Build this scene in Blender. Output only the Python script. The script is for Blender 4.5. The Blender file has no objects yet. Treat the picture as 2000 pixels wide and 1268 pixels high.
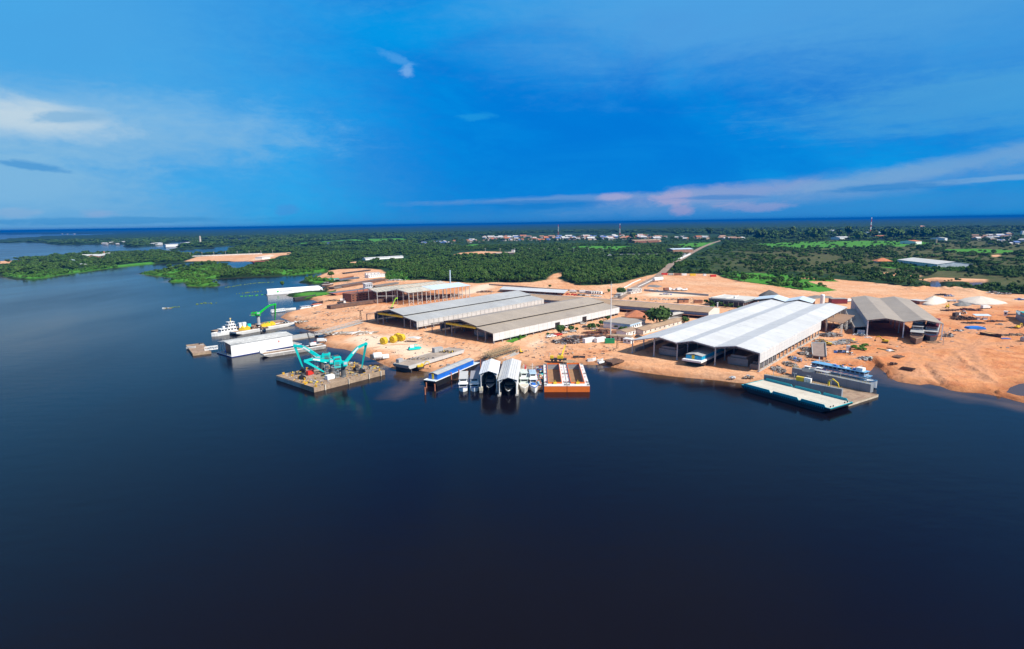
HAZE = 7e-5
HAZE_COL = (.001, .15, .52)
EXPO = .55
# photograph-survey direction, half-size (20 units = 1 degree), colour, amount, softness, raggedness, noise, tilt
CLOUDS = [
    (1240, 290, 420, 170, (0, 112, 212), .55, 1.5, .5, 1),
    (-60, 60, 430, 320, (82, 172, 230), .80, 1.4, .25, 1, -.25),
    (480, -60, 200, 80, (60, 160, 230), .4, 1.4, .4, 2),
    (1500, -20, 480, 110, (88, 166, 226), .75, 1.3, .28, 2),
    (2020, 20, 280, 130, (80, 163, 222), .5, 1.4, .3, 2),
    (1980, 190, 260, 40, (80, 165, 218), .55, 1.2, .5, 4),
    (60, 240, 330, 56, (108, 176, 228), .65, 1.4, .3, 3),
    (140, 272, 240, 30, (92, 168, 224), .7, 1.2, .5, 3),
    (-10, 226, 128, 24, (232, 234, 230), .88, 1.3, .35, 3, -.04),
    (134, 231, 44, 7, (75, 155, 212), .75, 1.1, .9, 3, .12),
    (20, 400, 290, 92, (112, 174, 220), .8, 1.1, .2, 3, -.25),
    (40, 236, 300, 46, (150, 196, 226), .5, 1.5, .35, 3),
    (0, 350, 150, 40, (140, 192, 226), .5, 1.5, .4, 3),
    (62, 325, 36, 5, (34, 138, 208), .6, 1.0, .9, 3, -.08),
    (190, 432, 200, 5, (40, 140, 205), .5, 1., .8, 4),
    (190, 418, 20, 5, (160, 175, 212), .35, 1.2, .6, 3),
    (30, 416, 24, 6, (150, 178, 214), .35, 1.2, .6, 3),
    (1400, 414, 560, 28, (62, 142, 208), .7, 1.3, .25, 3, .02),
    (1160, 386, 260, 6, (112, 158, 212), .65, 1.2, .5, 4, .02),
    (1540, 374, 300, 20, (110, 158, 212), .7, 1.2, .3, 3, .07),
    (1400, 378, 150, 13, (150, 165, 210), .55, 1.2, .5, 3, .05),
    (1200, 384, 26, 6, (180, 175, 212), .6, 1.1, .7, 3),
    (1305, 388, 30, 11, (184, 172, 208), .55, 1.1, .8, 3),
    (1470, 404, 50, 8, (160, 164, 208), .5, 1.1, .8, 3),
    (1330, 410, 20, 8, (180, 166, 204), .5, 1.1, .8, 3),
    (1880, 318, 200, 13, (122, 170, 214), .7, 1.2, .4, 3, .14),
    (1900, 353, 150, 3.5, (130, 176, 218), .6, 1.2, .5, 4, .04),
    (1700, 368, 90, 6, (20, 130, 205), .7, 1., .7, 4, .03),
    (1050, 400, 120, 7, (20, 125, 205), .6, 1., .7, 4),
    (1400, 386, 70, 4, (40, 130, 205), .6, 1., .7, 4),
    (775, 114, 22, 6, (90, 168, 234), .5, 1.2, .9, 3, -.3),
    (797, 140, 10, 8, (140, 188, 238), .55, 1.2, .9, 3),
    (928, 228, 30, 7, (40, 160, 225), .5, 1., .8, 3),
    (558, 410, 14, 8, (70, 150, 220), .6, 1., .8, 3),
]
import bpy, bmesh, math, random
import numpy as np
from mathutils import Vector, Matrix
rng = random.Random(7)
nrng = np.random.default_rng(7)
sc = bpy.context.scene
col = sc.collection
# ---------------------------------------------------------------- camera model
CH, FPX, ROLL = 80.0, 1130.0, 0.015
TH = math.atan(198 / FPX)
Fw = Vector((0, math.cos(TH), -math.sin(TH)))
U0 = Vector((0, math.sin(TH), math.cos(TH)))
R0 = Vector((1, 0, 0))
Rv = math.cos(ROLL) * R0 - math.sin(ROLL) * U0
Uv = math.sin(ROLL) * R0 + math.cos(ROLL) * U0
GZ = 1.6          # level of the yard above the river


def P(px, py, z=0.0):
    """site survey: point at height z seen at photograph pixel (px, py)"""
    D = Fw * FPX + Rv * (px - 1000) + Uv * (634 - py)
    t = (z - CH) / D.z
    return Vector((t * D.x, t * D.y, z))


def G(px, py):
    return P(px, py, GZ)


cam = bpy.data.cameras.new("camera")
cam.sensor_width = 36
cam.lens = 36 * FPX / 2000
cam.clip_start = 1
cam.clip_end = 300000
co = bpy.data.objects.new("camera", cam)
col.objects.link(co)
M3 = Matrix((Rv, Uv, -Fw)).transposed()
co.matrix_world = Matrix.Translation((0, 0, CH)) @ M3.to_4x4()
sc.camera = co
sc.view_settings.view_transform = 'Standard'
sc.view_settings.look = 'None'
sc.view_settings.exposure = EXPO
sc.view_settings.gamma = 1


# ---------------------------------------------------------------- node helper
class NT:
    def __init__(s, tree):
        s.t = tree
        s.n = tree.nodes
        s.l = tree.links

    def put(s, sock, v):
        if v is None:
            return
        if isinstance(v, bpy.types.NodeSocket):
            s.l.new(v, sock)
        else:
            if isinstance(v, (tuple, list)) and len(v) == 3 and sock.type == 'RGBA':
                v = (*v, 1)
            sock.default_value = v

    def math(s, op, a, b=None, c=None, clamp=False):
        n = s.n.new('ShaderNodeMath')
        n.operation = op
        n.use_clamp = clamp
        s.put(n.inputs[0], a)
        if b is not None:
            s.put(n.inputs[1], b)
        if c is not None:
            s.put(n.inputs[2], c)
        return n.outputs[0]

    def add(s, a, b): return s.math('ADD', a, b)
    def sub(s, a, b): return s.math('SUBTRACT', a, b)
    def mul(s, a, b): return s.math('MULTIPLY', a, b)

    def step(s, v, lo, hi):
        n = s.n.new('ShaderNodeMapRange')
        n.interpolation_type = 'SMOOTHSTEP'
        s.put(n.inputs[0], v)
        n.inputs[1].default_value = lo
        n.inputs[2].default_value = hi
        return n.outputs[0]

    def lin(s, v, lo, hi, a=0., b=1.):
        n = s.n.new('ShaderNodeMapRange')
        s.put(n.inputs[0], v)
        for i, x in enumerate((lo, hi, a, b)):
            n.inputs[i + 1].default_value = x
        return n.outputs[0]

    def noise(s, vec, scale, detail=4, rough=.55, dist=0.):
        n = s.n.new('ShaderNodeTexNoise')
        if vec is not None:
            s.put(n.inputs['Vector'], vec)
        n.inputs['Scale'].default_value = scale
        n.inputs['Detail'].default_value = detail
        n.inputs['Roughness'].default_value = rough
        n.inputs['Distortion'].default_value = dist
        return n.outputs[0]

    def mix(s, f, a, b, blend='MIX'):
        n = s.n.new('ShaderNodeMix')
        n.data_type = 'RGBA'
        n.blend_type = blend
        s.put(n.inputs[0], f)
        s.put(n.inputs[6], a)
        s.put(n.inputs[7], b)
        return n.outputs[2]

    def attr(s, name):
        n = s.n.new('ShaderNodeAttribute')
        n.attribute_name = name
        return n.outputs['Fac']

    def pos(s):
        return s.n.new('ShaderNodeNewGeometry').outputs['Position']

    def obj(s):
        return s.n.new('ShaderNodeTexCoord').outputs['Object']

    def scalev(s, v, sx, sy, sz):
        n = s.n.new('ShaderNodeVectorMath')
        n.operation = 'MULTIPLY'
        s.put(n.inputs[0], v)
        n.inputs[1].default_value = (sx, sy, sz)
        return n.outputs[0]

    def sep(s, v):
        n = s.n.new('ShaderNodeSeparateXYZ')
        s.put(n.inputs[0], v)
        return n.outputs

    def bump(s, h, strength, dist):
        n = s.n.new('ShaderNodeBump')
        n.inputs['Strength'].default_value = strength
        n.inputs['Distance'].default_value = dist
        s.put(n.inputs['Height'], h)
        return n.outputs[0]


def newmat(name):
    m = bpy.data.materials.new(name)
    m.use_nodes = True
    t = NT(m.node_tree)
    return m, t, t.n['Principled BSDF']


MC = {}


def mat(name, c, rough=.7, metal=0., var=.35, scale=.25, c2=None, amt=.5, stretch=(1, 1, 1), seam=None, bump=0.):
    """weathered paint or metal: base colour, tonal noise, optional second colour in patches, optional panel seams"""
    if name in MC:
        return MC[name]
    m, t, b = newmat(name)
    v = t.scalev(t.obj(), *stretch)
    n1 = t.noise(v, scale, 5, .6)
    cc = t.mix(t.lin(n1, .3, .7), tuple(x * (1 - var) for x in c), tuple(min(1, x * (1 + var * .35)) for x in c))
    if c2:
        n2 = t.noise(v, scale * 2.3, 6, .65, .4)
        cc = t.mix(t.mul(t.step(n2, .62 - amt * .25, .70 - amt * .15), min(1, amt + .35)), cc, c2)
    n3 = t.noise(t.obj(), scale * 9, 3, .6)
    cc = t.mix(t.lin(n3, .35, .75, 0, .22), cc, tuple(x * .45 for x in c))
    if seam:
        x, y, z = t.sep(t.obj())
        ax = {'x': x, 'y': y, 'z': z}
        for a, p, w in seam:
            fr = t.math('FRACT', t.mul(ax[a], 1 / p))
            d = t.math('LESS_THAN', fr, w / p)
            cc = t.mix(t.mul(d, .75), cc, tuple(q * .38 for q in c))
            cell = t.math('FLOOR', t.mul(ax[a], 1 / p))
            wn = t.n.new('ShaderNodeTexWhiteNoise')
            wn.noise_dimensions = '1D'
            t.put(wn.inputs['W'], cell)
            cc = t.mix(t.lin(wn.outputs[0], 0, 1, 0, .16), cc, tuple(q * .6 for q in c))
    t.put(b.inputs['Base Color'], cc)
    b.inputs['Roughness'].default_value = rough
    b.inputs['Metallic'].default_value = metal
    if bump:
        t.put(b.inputs['Normal'], t.bump(n3, .5, bump))
    MC[name] = m
    return m


# ---------------------------------------------------------------- mesh builder
class MB:
    def __init__(s):
        s.v = []
        s.f = []
        s.m = []
        s.cur = 0

    def mi(s, i):
        s.cur = i
        return s

    def face(s, pts):
        n = len(s.v)
        s.v += [tuple(p) for p in pts]
        s.f.append(tuple(range(n, n + len(pts))))
        s.m.append(s.cur)
        return s

    def hexa(s, p):
        n = len(s.v)
        s.v += [tuple(q) for q in p]
        for f in ((0, 3, 2, 1), (4, 5, 6, 7), (0, 1, 5, 4), (1, 2, 6, 5), (2, 3, 7, 6), (3, 0, 4, 7)):
            s.f.append(tuple(n + i for i in f))
            s.m.append(s.cur)
        return s

    def box(s, x0, x1, y0, y1, z0, z1):
        return s.hexa([(x0, y0, z0), (x1, y0, z0), (x1, y1, z0), (x0, y1, z0), (x0, y0, z1), (x1, y0, z1), (x1, y1, z1), (x0, y1, z1)])

    def prism(s, prof, a0, a1, axis='y'):
        """extrude a closed 2-D profile along an axis: axis y -> profile (x,z); axis x -> profile (y,z); axis z -> profile (x,y)"""
        mk = {'y': lambda p, a: (p[0], a, p[1]), 'x': lambda p, a: (a, p[0], p[1]), 'z': lambda p, a: (p[0], p[1], a)}[axis]
        n = len(s.v)
        k = len(prof)
        s.v += [mk(p, a0) for p in prof] + [mk(p, a1) for p in prof]
        ar = sum(prof[i][0] * prof[(i + 1) % k][1] - prof[(i + 1) % k][0] * prof[i][1] for i in range(k))
        flip = (ar > 0) ^ (axis == 'y') ^ (a1 < a0)
        fs = [tuple(range(n + k - 1, n - 1, -1)), tuple(range(n + k, n + 2 * k))]
        fs += [(n + i, n + (i + 1) % k, n + k + (i + 1) % k, n + k + i) for i in range(k)]
        if not flip:
            fs = [tuple(reversed(f)) for f in fs]
        s.f += fs
        s.m += [s.cur] * len(fs)
        return s

    def tube(s, p, q, r0, r1=None, n=8):
        r1 = r0 if r1 is None else r1
        p, q = Vector(p), Vector(q)
        d = (q - p).normalized()
        a = d.orthogonal().normalized()
        b = d.cross(a)
        k = len(s.v)
        for c, r in ((p, r0), (q, r1)):
            for i in range(n):
                t = 2 * math.pi * i / n
                s.v.append(tuple(c + a * (r * math.cos(t)) + b * (r * math.sin(t))))
        for i in range(n):
            j = (i + 1) % n
            s.f.append((k + i, k + j, k + n + j, k + n + i))
            s.m.append(s.cur)
        s.f += [tuple(range(k + n - 1, k - 1, -1)), tuple(range(k + n, k + 2 * n))]
        s.m += [s.cur] * 2
        return s

    def bar(s, p, q, w, h=None, up=(0, 0, 1), w2=None, h2=None):
        """rectangular bar from p to q"""
        h = h or w
        w2 = w if w2 is None else w2
        h2 = h if h2 is None else h2
        p, q = Vector(p), Vector(q)
        d = (q - p).normalized()
        u = Vector(up)
        if abs(d.dot(u)) > .97:
            u = Vector((0, 1, 0))
        a = d.cross(u).normalized()
        b = a.cross(d)
        L = []
        for c, ww, hh in ((p, w, h), (q, w2, h2)):
            L.append([c - a * ww / 2 - b * hh / 2, c + a * ww / 2 - b * hh / 2, c + a * ww / 2 + b * hh / 2, c - a * ww / 2 + b * hh / 2])
        return s.hexa(L[0] + L[1])

    def lathe(s, prof, n=12, c=(0, 0, 0), axis='z'):
        k = len(s.v)
        m = len(prof)
        for r, z in prof:
            for i in range(n):
                t = 2 * math.pi * i / n
                x, y = r * math.cos(t), r * math.sin(t)
                s.v.append({'z': (c[0] + x, c[1] + y, c[2] + z), 'y': (c[0] + x, c[1] + z, c[2] - y), 'x': (c[0] + z, c[1] + x, c[2] + y)}[axis])
        for j in range(m - 1):
            for i in range(n):
                a, b = k + j * n + i, k + j * n + (i + 1) % n
                s.f.append((a, b, b + n, a + n))
                s.m.append(s.cur)
        s.f += [tuple(range(k + n - 1, k - 1, -1)), tuple(range(k + (m - 1) * n, k + m * n))]
        s.m += [s.cur] * 2
        return s

    def loft(s, rings, caps=True):
        n = len(rings[0])
        k = len(s.v)
        for r in rings:
            s.v += [tuple(p) for p in r]
        for j in range(len(rings) - 1):
            for i in range(n):
                a, b = k + j * n + i, k + j * n + (i + 1) % n
                s.f.append((a, b, b + n, a + n))
                s.m.append(s.cur)
        if caps:
            s.f += [tuple(range(k + n - 1, k - 1, -1)), tuple(range(k + (len(rings) - 1) * n, k + len(rings) * n))]
            s.m += [s.cur] * 2
        return s

    def build(s, name, mats, parent=None, loc=None, rot=0, smooth=False):
        me = bpy.data.meshes.new(name)
        me.from_pydata(s.v, [], s.f)
        if not isinstance(mats, (list, tuple)):
            mats = [mats]
        for m in mats:
            me.materials.append(m)
        if len(mats) > 1:
            me.polygons.foreach_set('material_index', s.m)
        if smooth:
            me.polygons.foreach_set('use_smooth', [True] * len(me.polygons))
        me.update()
        o = bpy.data.objects.new(name, me)
        col.objects.link(o)
        if parent is not None:
            o.parent = parent
        if loc is not None:
            o.location = loc
            o.rotation_euler = (0, 0, rot)
        return o


def tag(o, label, cat, group=None):
    o['label'] = label
    o['category'] = cat
    if group:
        o['group'] = group
    return o


def thing(name, label, cat, loc, rot=0., group=None):
    o = bpy.data.objects.new(name, None)
    col.objects.link(o)
    o.location = loc
    o.rotation_euler = (0, 0, rot)
    return tag(o, label, cat, group)


def copy_tree(o, parent=None):
    c = o.copy()
    col.objects.link(c)
    if parent is not None:
        c.parent = parent
    for ch in list(o.children):
        copy_tree(ch, c)
    return c


def structure(o):
    o['kind'] = 'structure'
    return o


def fr(a, b, z=GZ):
    """frame of a thing: origin under pixel a, x axis towards pixel b; returns origin, angle, length"""
    A, B = P(*a, z), P(*b, z)
    return A, math.atan2(B.y - A.y, B.x - A.x), (B - A).xy.length


def loc(o, px, py, z):
    """pixel -> local coordinates of thing o, at world height z"""
    Q = P(px, py, z) - o.location
    c, s = math.cos(-o.rotation_euler.z), math.sin(-o.rotation_euler.z)
    return Vector((Q.x * c - Q.y * s, Q.x * s + Q.y * c, Q.z))
# ---------------------------------------------------------------- site plan (survey pixels -> world metres)
def W(pts, z=0.0):
    return np.array([tuple(P(x, y, z).xy) for x, y in pts])


SHORE = [(2300, 842), (2130, 822), (2000, 787), (1955, 775), (1915, 768), (1880, 766), (1855, 762), (1838, 755), (1815, 750), (1795, 752), (1770, 748), (1752, 745),
         (1738, 738), (1727, 726), (1716, 716), (1709, 713), (1703, 722), (1690, 733), (1655, 738), (1600, 738), (1540, 740), (1500, 748), (1470, 750), (1440, 748), (1400, 743), (1320, 736),
         (1250, 727), (1200, 718), (1170, 713), (1100, 712), (1062, 713), (1030, 716), (985, 712), (955, 704), (938, 702), (925, 706), (900, 716), (870, 724), (842, 727),
         (800, 722), (772, 722), (748, 712), (724, 700), (700, 690), (672, 682), (652, 680), (634, 676), (622, 668), (640, 656), (625, 649), (600, 645), (580, 638), (572, 630), (548, 620),
         (560, 611), (590, 604), (612, 600), (625, 592), (612, 586), (590, 584), (575, 581), (558, 577), (600, 571), (634, 568), (638, 562), (625, 555), (600, 554), (582, 552),
         (598, 546), (618, 541), (632, 535), (640, 532), (628, 532), (600, 535), (580, 537), (540, 540), (500, 541), (470, 542), (440, 544), (412, 545),
         (398, 547), (410, 551), (425, 554), (432, 557), (420, 560), (395, 560), (365, 559), (362, 556), (378, 553), (366, 551), (330, 552), (328, 550), (345, 546), (350, 543),
         (320, 541), (290, 537), (270, 535), (290, 533), (320, 529), (345, 525), (372, 520), (400, 517), (425, 516), (446, 519), (455, 523), (446, 529), (434, 531), (455, 531), (481, 528), (480, 523),
         (492, 519), (516, 516), (530, 511), (545, 510), (500, 512), (478, 510.5), (440, 511.5), (400, 512.5), (360, 513), (320, 515), (280, 518), (240, 522), (200, 526), (160, 532), (120, 537), (95, 542),
         (66, 546), (40, 546.5), (24, 546), (12, 541), (0, 539), (-60, 534), (-200, 530), (-200, 517), (0, 511), (48, 508), (90, 504), (128, 500), (180, 497), (266, 495), (310, 492), (352, 496), (368, 499),
         (400, 498), (430, 497), (446, 490), (462, 482), (440, 481), (400, 486), (360, 488), (330, 491), (345, 484), (352, 480), (380, 474), (360, 473), (340, 473), (320, 478), (300, 481), (262, 483),
         (240, 482), (244, 479), (246, 477), (200, 477.5), (136, 479), (100, 478), (85, 475), (60, 474), (0, 475), (-150, 477), (-150, 473), (0, 471), (40, 466), (80, 463), (120, 461.5), (160, 460.5), (200, 458.5), (236, 456.5),
         (150, 457.2), (0, 458.2), (-250, 461)]
LAND = np.vstack([W(SHORE), [[-90000, 60000], [-90000, 120000], [120000, 120000], [120000, 300]]])
PONDS = [W(p) for p in (
    [(1818, 548), (1832, 549), (1838, 556), (1836, 565), (1822, 566), (1816, 557)],
    [(1892, 552), (1910, 551), (1928, 553), (1920, 558), (1900, 560)],
    [(425, 468), (440, 466.5), (488, 467.5), (484, 471), (450, 471.5)],
    [(578, 480), (600, 476.5), (650, 471.5), (702, 470.5), (690, 473), (640, 478), (610, 480)],
    [(1198, 450), (1240, 449), (1236, 452.5), (1205, 453)],
    [(1964, 768), (1972, 757), (1990, 750), (2030, 744), (2100, 748), (2100, 790), (2030, 780), (1990, 774)],
    [(1432, 475), (1450, 474), (1464, 476), (1446, 478.5)])]
SAND = [W(p) for p in (
    # the yard
    [(2300, 900), (2000, 800), (1700, 800), (1400, 780), (1000, 780), (760, 760), (560, 680), (540, 620), (590, 590), (640, 573), (640, 556), (662, 553), (690, 551), (675, 549), (668, 548.5), (655, 549), (645, 546), (614, 545), (612, 540), (628, 533),
     (660, 528), (710, 526), (745, 528.5), (752, 534), (748, 542), (765, 546), (800, 550), (830, 549), (900, 554), (935, 556), (960, 554), (1000, 555), (1040, 554), (1068, 549), (1078, 538), (1096, 534), (1100, 540), (1090, 546), (1108, 553),
     (1130, 560), (1170, 560), (1215, 556), (1240, 547), (1290, 535), (1330, 536), (1400, 538), (1412, 545), (1450, 553), (1500, 559), (1560, 568), (1600, 573), (1627, 571), (1603, 563), (1568, 553), (1543, 543),
     (1620, 547), (1700, 554), (1760, 561), (1800, 565), (1880, 569), (1960, 576), (2100, 584), (2300, 600)],
    [(360, 512), (385, 503), (440, 500), (500, 497), (535, 496), (568, 494), (570, 498), (545, 501), (536, 506), (500, 511), (440, 511)],
    [(885, 499), (900, 495), (940, 492), (1000, 494), (1008, 496), (985, 499), (930, 501)],
    [(0, 511), (0, 517), (30, 515), (48, 510)],
    [(1710, 536), (1740, 534), (1775, 537), (1800, 541), (1797, 544), (1740, 541)],
    [(1790, 549), (1830, 544), (1870, 546), (1930, 548), (1925, 552), (1880, 552), (1820, 552)],
    [(1780, 444.5), (1800, 441), (1815, 444.5), (1800, 445.5)],
    [(628, 492), (650, 491), (680, 490), (678, 492.5), (640, 494)],
    [(1175, 512), (1200, 507), (1220, 507), (1222, 510), (1190, 514)],
    [(1935, 500), (1952, 499), (1955, 503), (1938, 504)],
    [(700, 512), (716, 514), (716, 516), (676, 515)],
    [(1240, 474), (1290, 470), (1292, 473), (1245, 476)])]
GRASS = [W(p) for p in (
    [(1404, 540), (1470, 536), (1540, 541), (1575, 551), (1608, 562), (1634, 570), (1600, 574), (1555, 568), (1498, 559), (1445, 551)],
    [(1100, 488), (1130, 482), (1236, 482), (1240, 489), (1170, 492)],
    [(560, 478), (640, 472), (700, 468), (800, 466), (830, 469), (780, 475), (700, 477)],
    [(905, 481), (935, 478), (932, 485), (910, 485)],
    [(1720, 526), (1725, 512), (1780, 505), (1830, 520), (1890, 528), (1880, 533), (1800, 532)],
    [(1480, 478), (1560, 474), (1700, 472), (1790, 473), (1840, 478), (1780, 483), (1640, 486), (1560, 489), (1490, 484)],
    [(1550, 552), (1600, 552), (1640, 553), (1630, 549), (1560, 547)],
    [(752, 548), (760, 533), (790, 536), (806, 545), (790, 551)],
    [(560, 584), (575, 579), (600, 575), (640, 573), (660, 568), (650, 577), (600, 585)],
    [(596, 548), (618, 545), (652, 548), (648, 554), (610, 555)],
    [(1280, 516), (1310, 508), (1330, 508), (1310, 517), (1290, 520)],
    [(985, 672), (1010, 660), (1033, 657), (1030, 662), (1000, 675)],
    [(0, 540), (60, 547), (140, 537), (220, 524), (300, 518), (300, 513), (150, 528), (60, 535)],
    [(270, 536), (330, 530), (400, 520), (440, 520), (430, 545), (395, 548), (430, 560), (360, 560), (330, 552), (345, 545)],
    [(480, 540), (500, 530), (640, 528), (640, 534), (580, 538)],
    [(1830, 490), (1900, 487), (1990, 492), (1960, 497), (1860, 496)],
    [(1300, 482), (1350, 476), (1400, 474), (1390, 480), (1340, 486)])]
PALE = [W(p) for p in (
    [(1252, 579), (1280, 573), (1330, 575), (1380, 578), (1375, 583), (1310, 585), (1270, 583)],
    [(660, 665), (700, 655), (770, 655), (830, 668), (880, 690), (860, 705), (790, 710), (740, 695), (690, 680)],
    [(1024, 680), (1050, 668), (1062, 672), (1040, 688)],
    [(500, 503), (530, 497), (540, 500), (520, 508), (490, 510)],
    [(880, 585), (920, 560), (960, 556), (975, 563), (940, 575)])]
RED = [W(p) for p in (
    [(1480, 720), (1560, 680), (1640, 650), (1900, 600), (2300, 590), (2300, 900), (1500, 800)],
    [(1012, 715), (1070, 690), (1180, 685), (1210, 690), (1190, 715), (1060, 715)],
    [(690, 600), (760, 575), (860, 560), (940, 560), (920, 590), (820, 600)])]
SHRUB = [W([(1330, 534), (1345, 505), (1420, 478), (1600, 470), (2300, 470), (2300, 585), (2000, 577), (1800, 562), (1600, 545)])]
NOTREE = [W(p) for p in ([(556, 590), (560, 566), (585, 545), (612, 541), (632, 536), (660, 545), (660, 575), (640, 590)], [(610, 548), (640, 532), (760, 526), (800, 555), (640, 560)], [(800, 479), (880, 464), (1100, 456), (1300, 456), (1480, 460), (1480, 470), (1300, 482), (1100, 480), (900, 484)],
        [(1740, 532), (1750, 508), (1830, 512), (1900, 522), (1890, 536)], [(700, 515), (712, 505), (800, 500), (800, 512)], [(1890, 482), (1895, 458), (2050, 456), (2050, 482)], [(875, 504), (885, 491), (1010, 490), (1020, 500)], [(355, 516), (380, 500), (540, 494), (575, 495), (545, 514)],
        [(1300, 500), (1310, 488), (1360, 488), (1350, 500)], [(1175, 503), (1340, 502), (1340, 498), (1175, 499)])]
CLEAR = [W(p) for p in ([(820, 472), (900, 462), (1080, 457), (1250, 458), (1420, 462), (1440, 470), (1300, 480), (1160, 478), (900, 478)],
                        [(1320, 487), (1290, 500), (1320, 500), (1420, 472), (1480, 466), (1400, 470)],
                        [(1895, 478), (1910, 462), (2100, 462), (2100, 478)],
                        [(725, 512), (725, 503), (800, 503), (800, 512)], [(1340, 487), (1300, 494), (1310, 498), (1360, 492)])]
MURK = [W(p) for p in ([(752, 722), (800, 726), (850, 728), (835, 742), (818, 754), (800, 768), (775, 780), (764, 778), (776, 760), (780, 742)],        [(850, 742), (900, 722), (935, 712), (938, 730), (900, 745)], [(1706, 722), (1735, 740), (1850, 764), (2000, 790), (2200, 833), (2200, 846), (2000, 803), (1850, 773), (1750, 753), (1704, 738)], [(1150, 714), (1230, 724), (1340, 738), (1470, 752), (1340, 745), (1200, 732)])]
ROAD_LINE = [(1203, 584), (1226, 571), (1255, 556), (1285, 541), (1300, 527), (1312, 515), (1330, 507), (1350, 494.5), (1372, 483), (1390, 475.5), (1410, 469.5)]


def sdist(xy, poly):
    """signed distance to a polygon, positive inside"""
    x, y = xy[:, 0], xy[:, 1]
    d2 = np.full(len(x), 1e18)
    ins = np.zeros(len(x), bool)
    n = len(poly)
    for i in range(n):
        ax, ay = poly[i]
        bx, by = poly[(i + 1) % n]
        ex, ey = bx - ax, by - ay
        t = np.clip(((x - ax) * ex + (y - ay) * ey) / max(1e-9, ex * ex + ey * ey), 0, 1)
        d2 = np.minimum(d2, (x - ax - t * ex) ** 2 + (y - ay - t * ey) ** 2)
        c = (ay > y) != (by > y)
        if ey != 0:
            ins ^= c & (x < ex * (y - ay) / ey + ax)
    d = np.sqrt(d2)
    return np.where(ins, d, -d)


def union(xy, polys):
    r = np.full(len(xy), -1e9)
    for p in polys:
        r = np.maximum(r, sdist(xy, p))
    return r


def vnoise(xy, s, seed=0):
    """cheap smooth value noise in 0..1"""
    q = xy / s
    i = np.floor(q).astype(np.int64)
    f = q - i
    f = f * f * (3 - 2 * f)

    def h(a, b):
        n = (a * 374761393 + b * 668265263 + seed * 974634777) & 0x7fffffff
        n = ((n ^ (n >> 13)) * 1274126177) & 0x7fffffff
        return ((n ^ (n >> 16)) & 0xffff) / 65535.
    a, b = i[:, 0], i[:, 1]
    return (h(a, b) * (1 - f[:, 0]) + h(a + 1, b) * f[:, 0]) * (1 - f[:, 1]) + (h(a, b + 1) * (1 - f[:, 0]) + h(a + 1, b + 1) * f[:, 0]) * f[:, 1]


def fields(xy):
    r = {}
    land = sdist(xy, LAND)
    for p in PONDS:
        land = np.minimum(land, -sdist(xy, p))
    r['land'] = land
    r['sand'] = union(xy, SAND)
    r['grass'] = union(xy, GRASS)
    r['sand'] = np.where(r['grass'] > 0, np.minimum(r['sand'], -r['grass'] * .9 - 5), r['sand'])
    r['pale'] = union(xy, PALE)
    r['red'] = union(xy, RED)
    r['shrub'] = union(xy, SHRUB)
    return r


def polar(rows, az0, az1, n):
    az = np.radians(np.linspace(az0, az1, n))
    d = np.array(rows)
    X = d[:, None] * np.sin(az)[None, :]
    Y = d[:, None] * np.cos(az)[None, :]
    xy = np.stack([X.ravel(), Y.ravel()], 1)
    m = len(d)
    i = np.arange(m - 1)[:, None] * n + np.arange(n - 1)[None, :]
    q = np.stack([i, i + 1, i + n + 1, i + n], 2).reshape(-1, 4)
    return xy, q


def gridmesh(name, xy, z, q, attrs, m, smooth=True):
    me = bpy.data.meshes.new(name)
    me.vertices.add(len(xy))
    me.vertices.foreach_set('co', np.column_stack([xy, z]).astype(np.float32).ravel())
    me.loops.add(q.size)
    me.loops.foreach_set('vertex_index', q.astype(np.int32).ravel())
    me.polygons.add(len(q))
    me.polygons.foreach_set('loop_start', np.arange(0, q.size, 4, dtype=np.int32))
    me.polygons.foreach_set('loop_total', np.full(len(q), 4, np.int32))
    me.polygons.foreach_set('use_smooth', np.full(len(q), smooth))
    for k, v in attrs.items():
        a = me.attributes.new(k, 'FLOAT', 'POINT')
        a.data.foreach_set('value', v.astype(np.float32))
    me.materials.append(m)
    me.update()
    me.validate()
    o = bpy.data.objects.new(name, me)
    col.objects.link(o)
    return structure(o)


# ground material -------------------------------------------------
gm, t, b = newmat('earth_and_grass')
p = t.pos()
nb = t.noise(p, .02, 5, .6)
nm = t.noise(p, .11, 5, .65)
nf = t.noise(p, .6, 4, .6)
nn = t.sub(t.add(t.mul(nb, .6), t.mul(nm, .4)), .5)
tr = t.noise(t.scalev(p, .05, .012, 1), 1.6, 5, .6, 1.2)
tr2 = t.noise(t.scalev(p, .02, .16, 1), 1.3, 5, .62, 1.6)
sandc = t.mix(t.step(nb, .35, .68), (.63, .31, .155), (.69, .42, .255))
sandc = t.mix(t.mul(t.step(tr, .48, .64), .55), sandc, (.54, .24, .11))
spk = t.noise(p, 1.7, 3, .7)
sandc = t.mix(t.mul(t.step(spk, .60, .72), .25), sandc, (.30, .15, .085))
trk = t.n.new('ShaderNodeTexWave')
t.put(trk.inputs['Vector'], t.scalev(p, .35, .55, 1))
trk.inputs['Scale'].default_value = .16
trk.inputs['Distortion'].default_value = 14
trk.inputs['Detail'].default_value = 3
trk.inputs['Detail Scale'].default_value = .25
sandc = t.mix(t.mul(t.mul(t.step(trk.outputs['Fac'], .80, .93), t.step(nm, .42, .56)), .45), sandc, (.38, .18, .095))
sandc = t.mix(t.mul(t.step(tr2, .55, .68), .5), sandc, (.74, .50, .33))
sandc = t.mix(t.mul(t.step(t.add(t.mul(t.attr('red'), .02), nn), -.1, .35), .72), sandc, t.mix(t.step(nm, .4, .62), (.58, .225, .08), (.47, .14, .042)))
sandc = t.mix(t.mul(t.step(t.add(t.mul(t.attr('pale'), .06), t.mul(nn, 2.4)), -.2, .7), .8), sandc, (.78, .62, .47))
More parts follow.
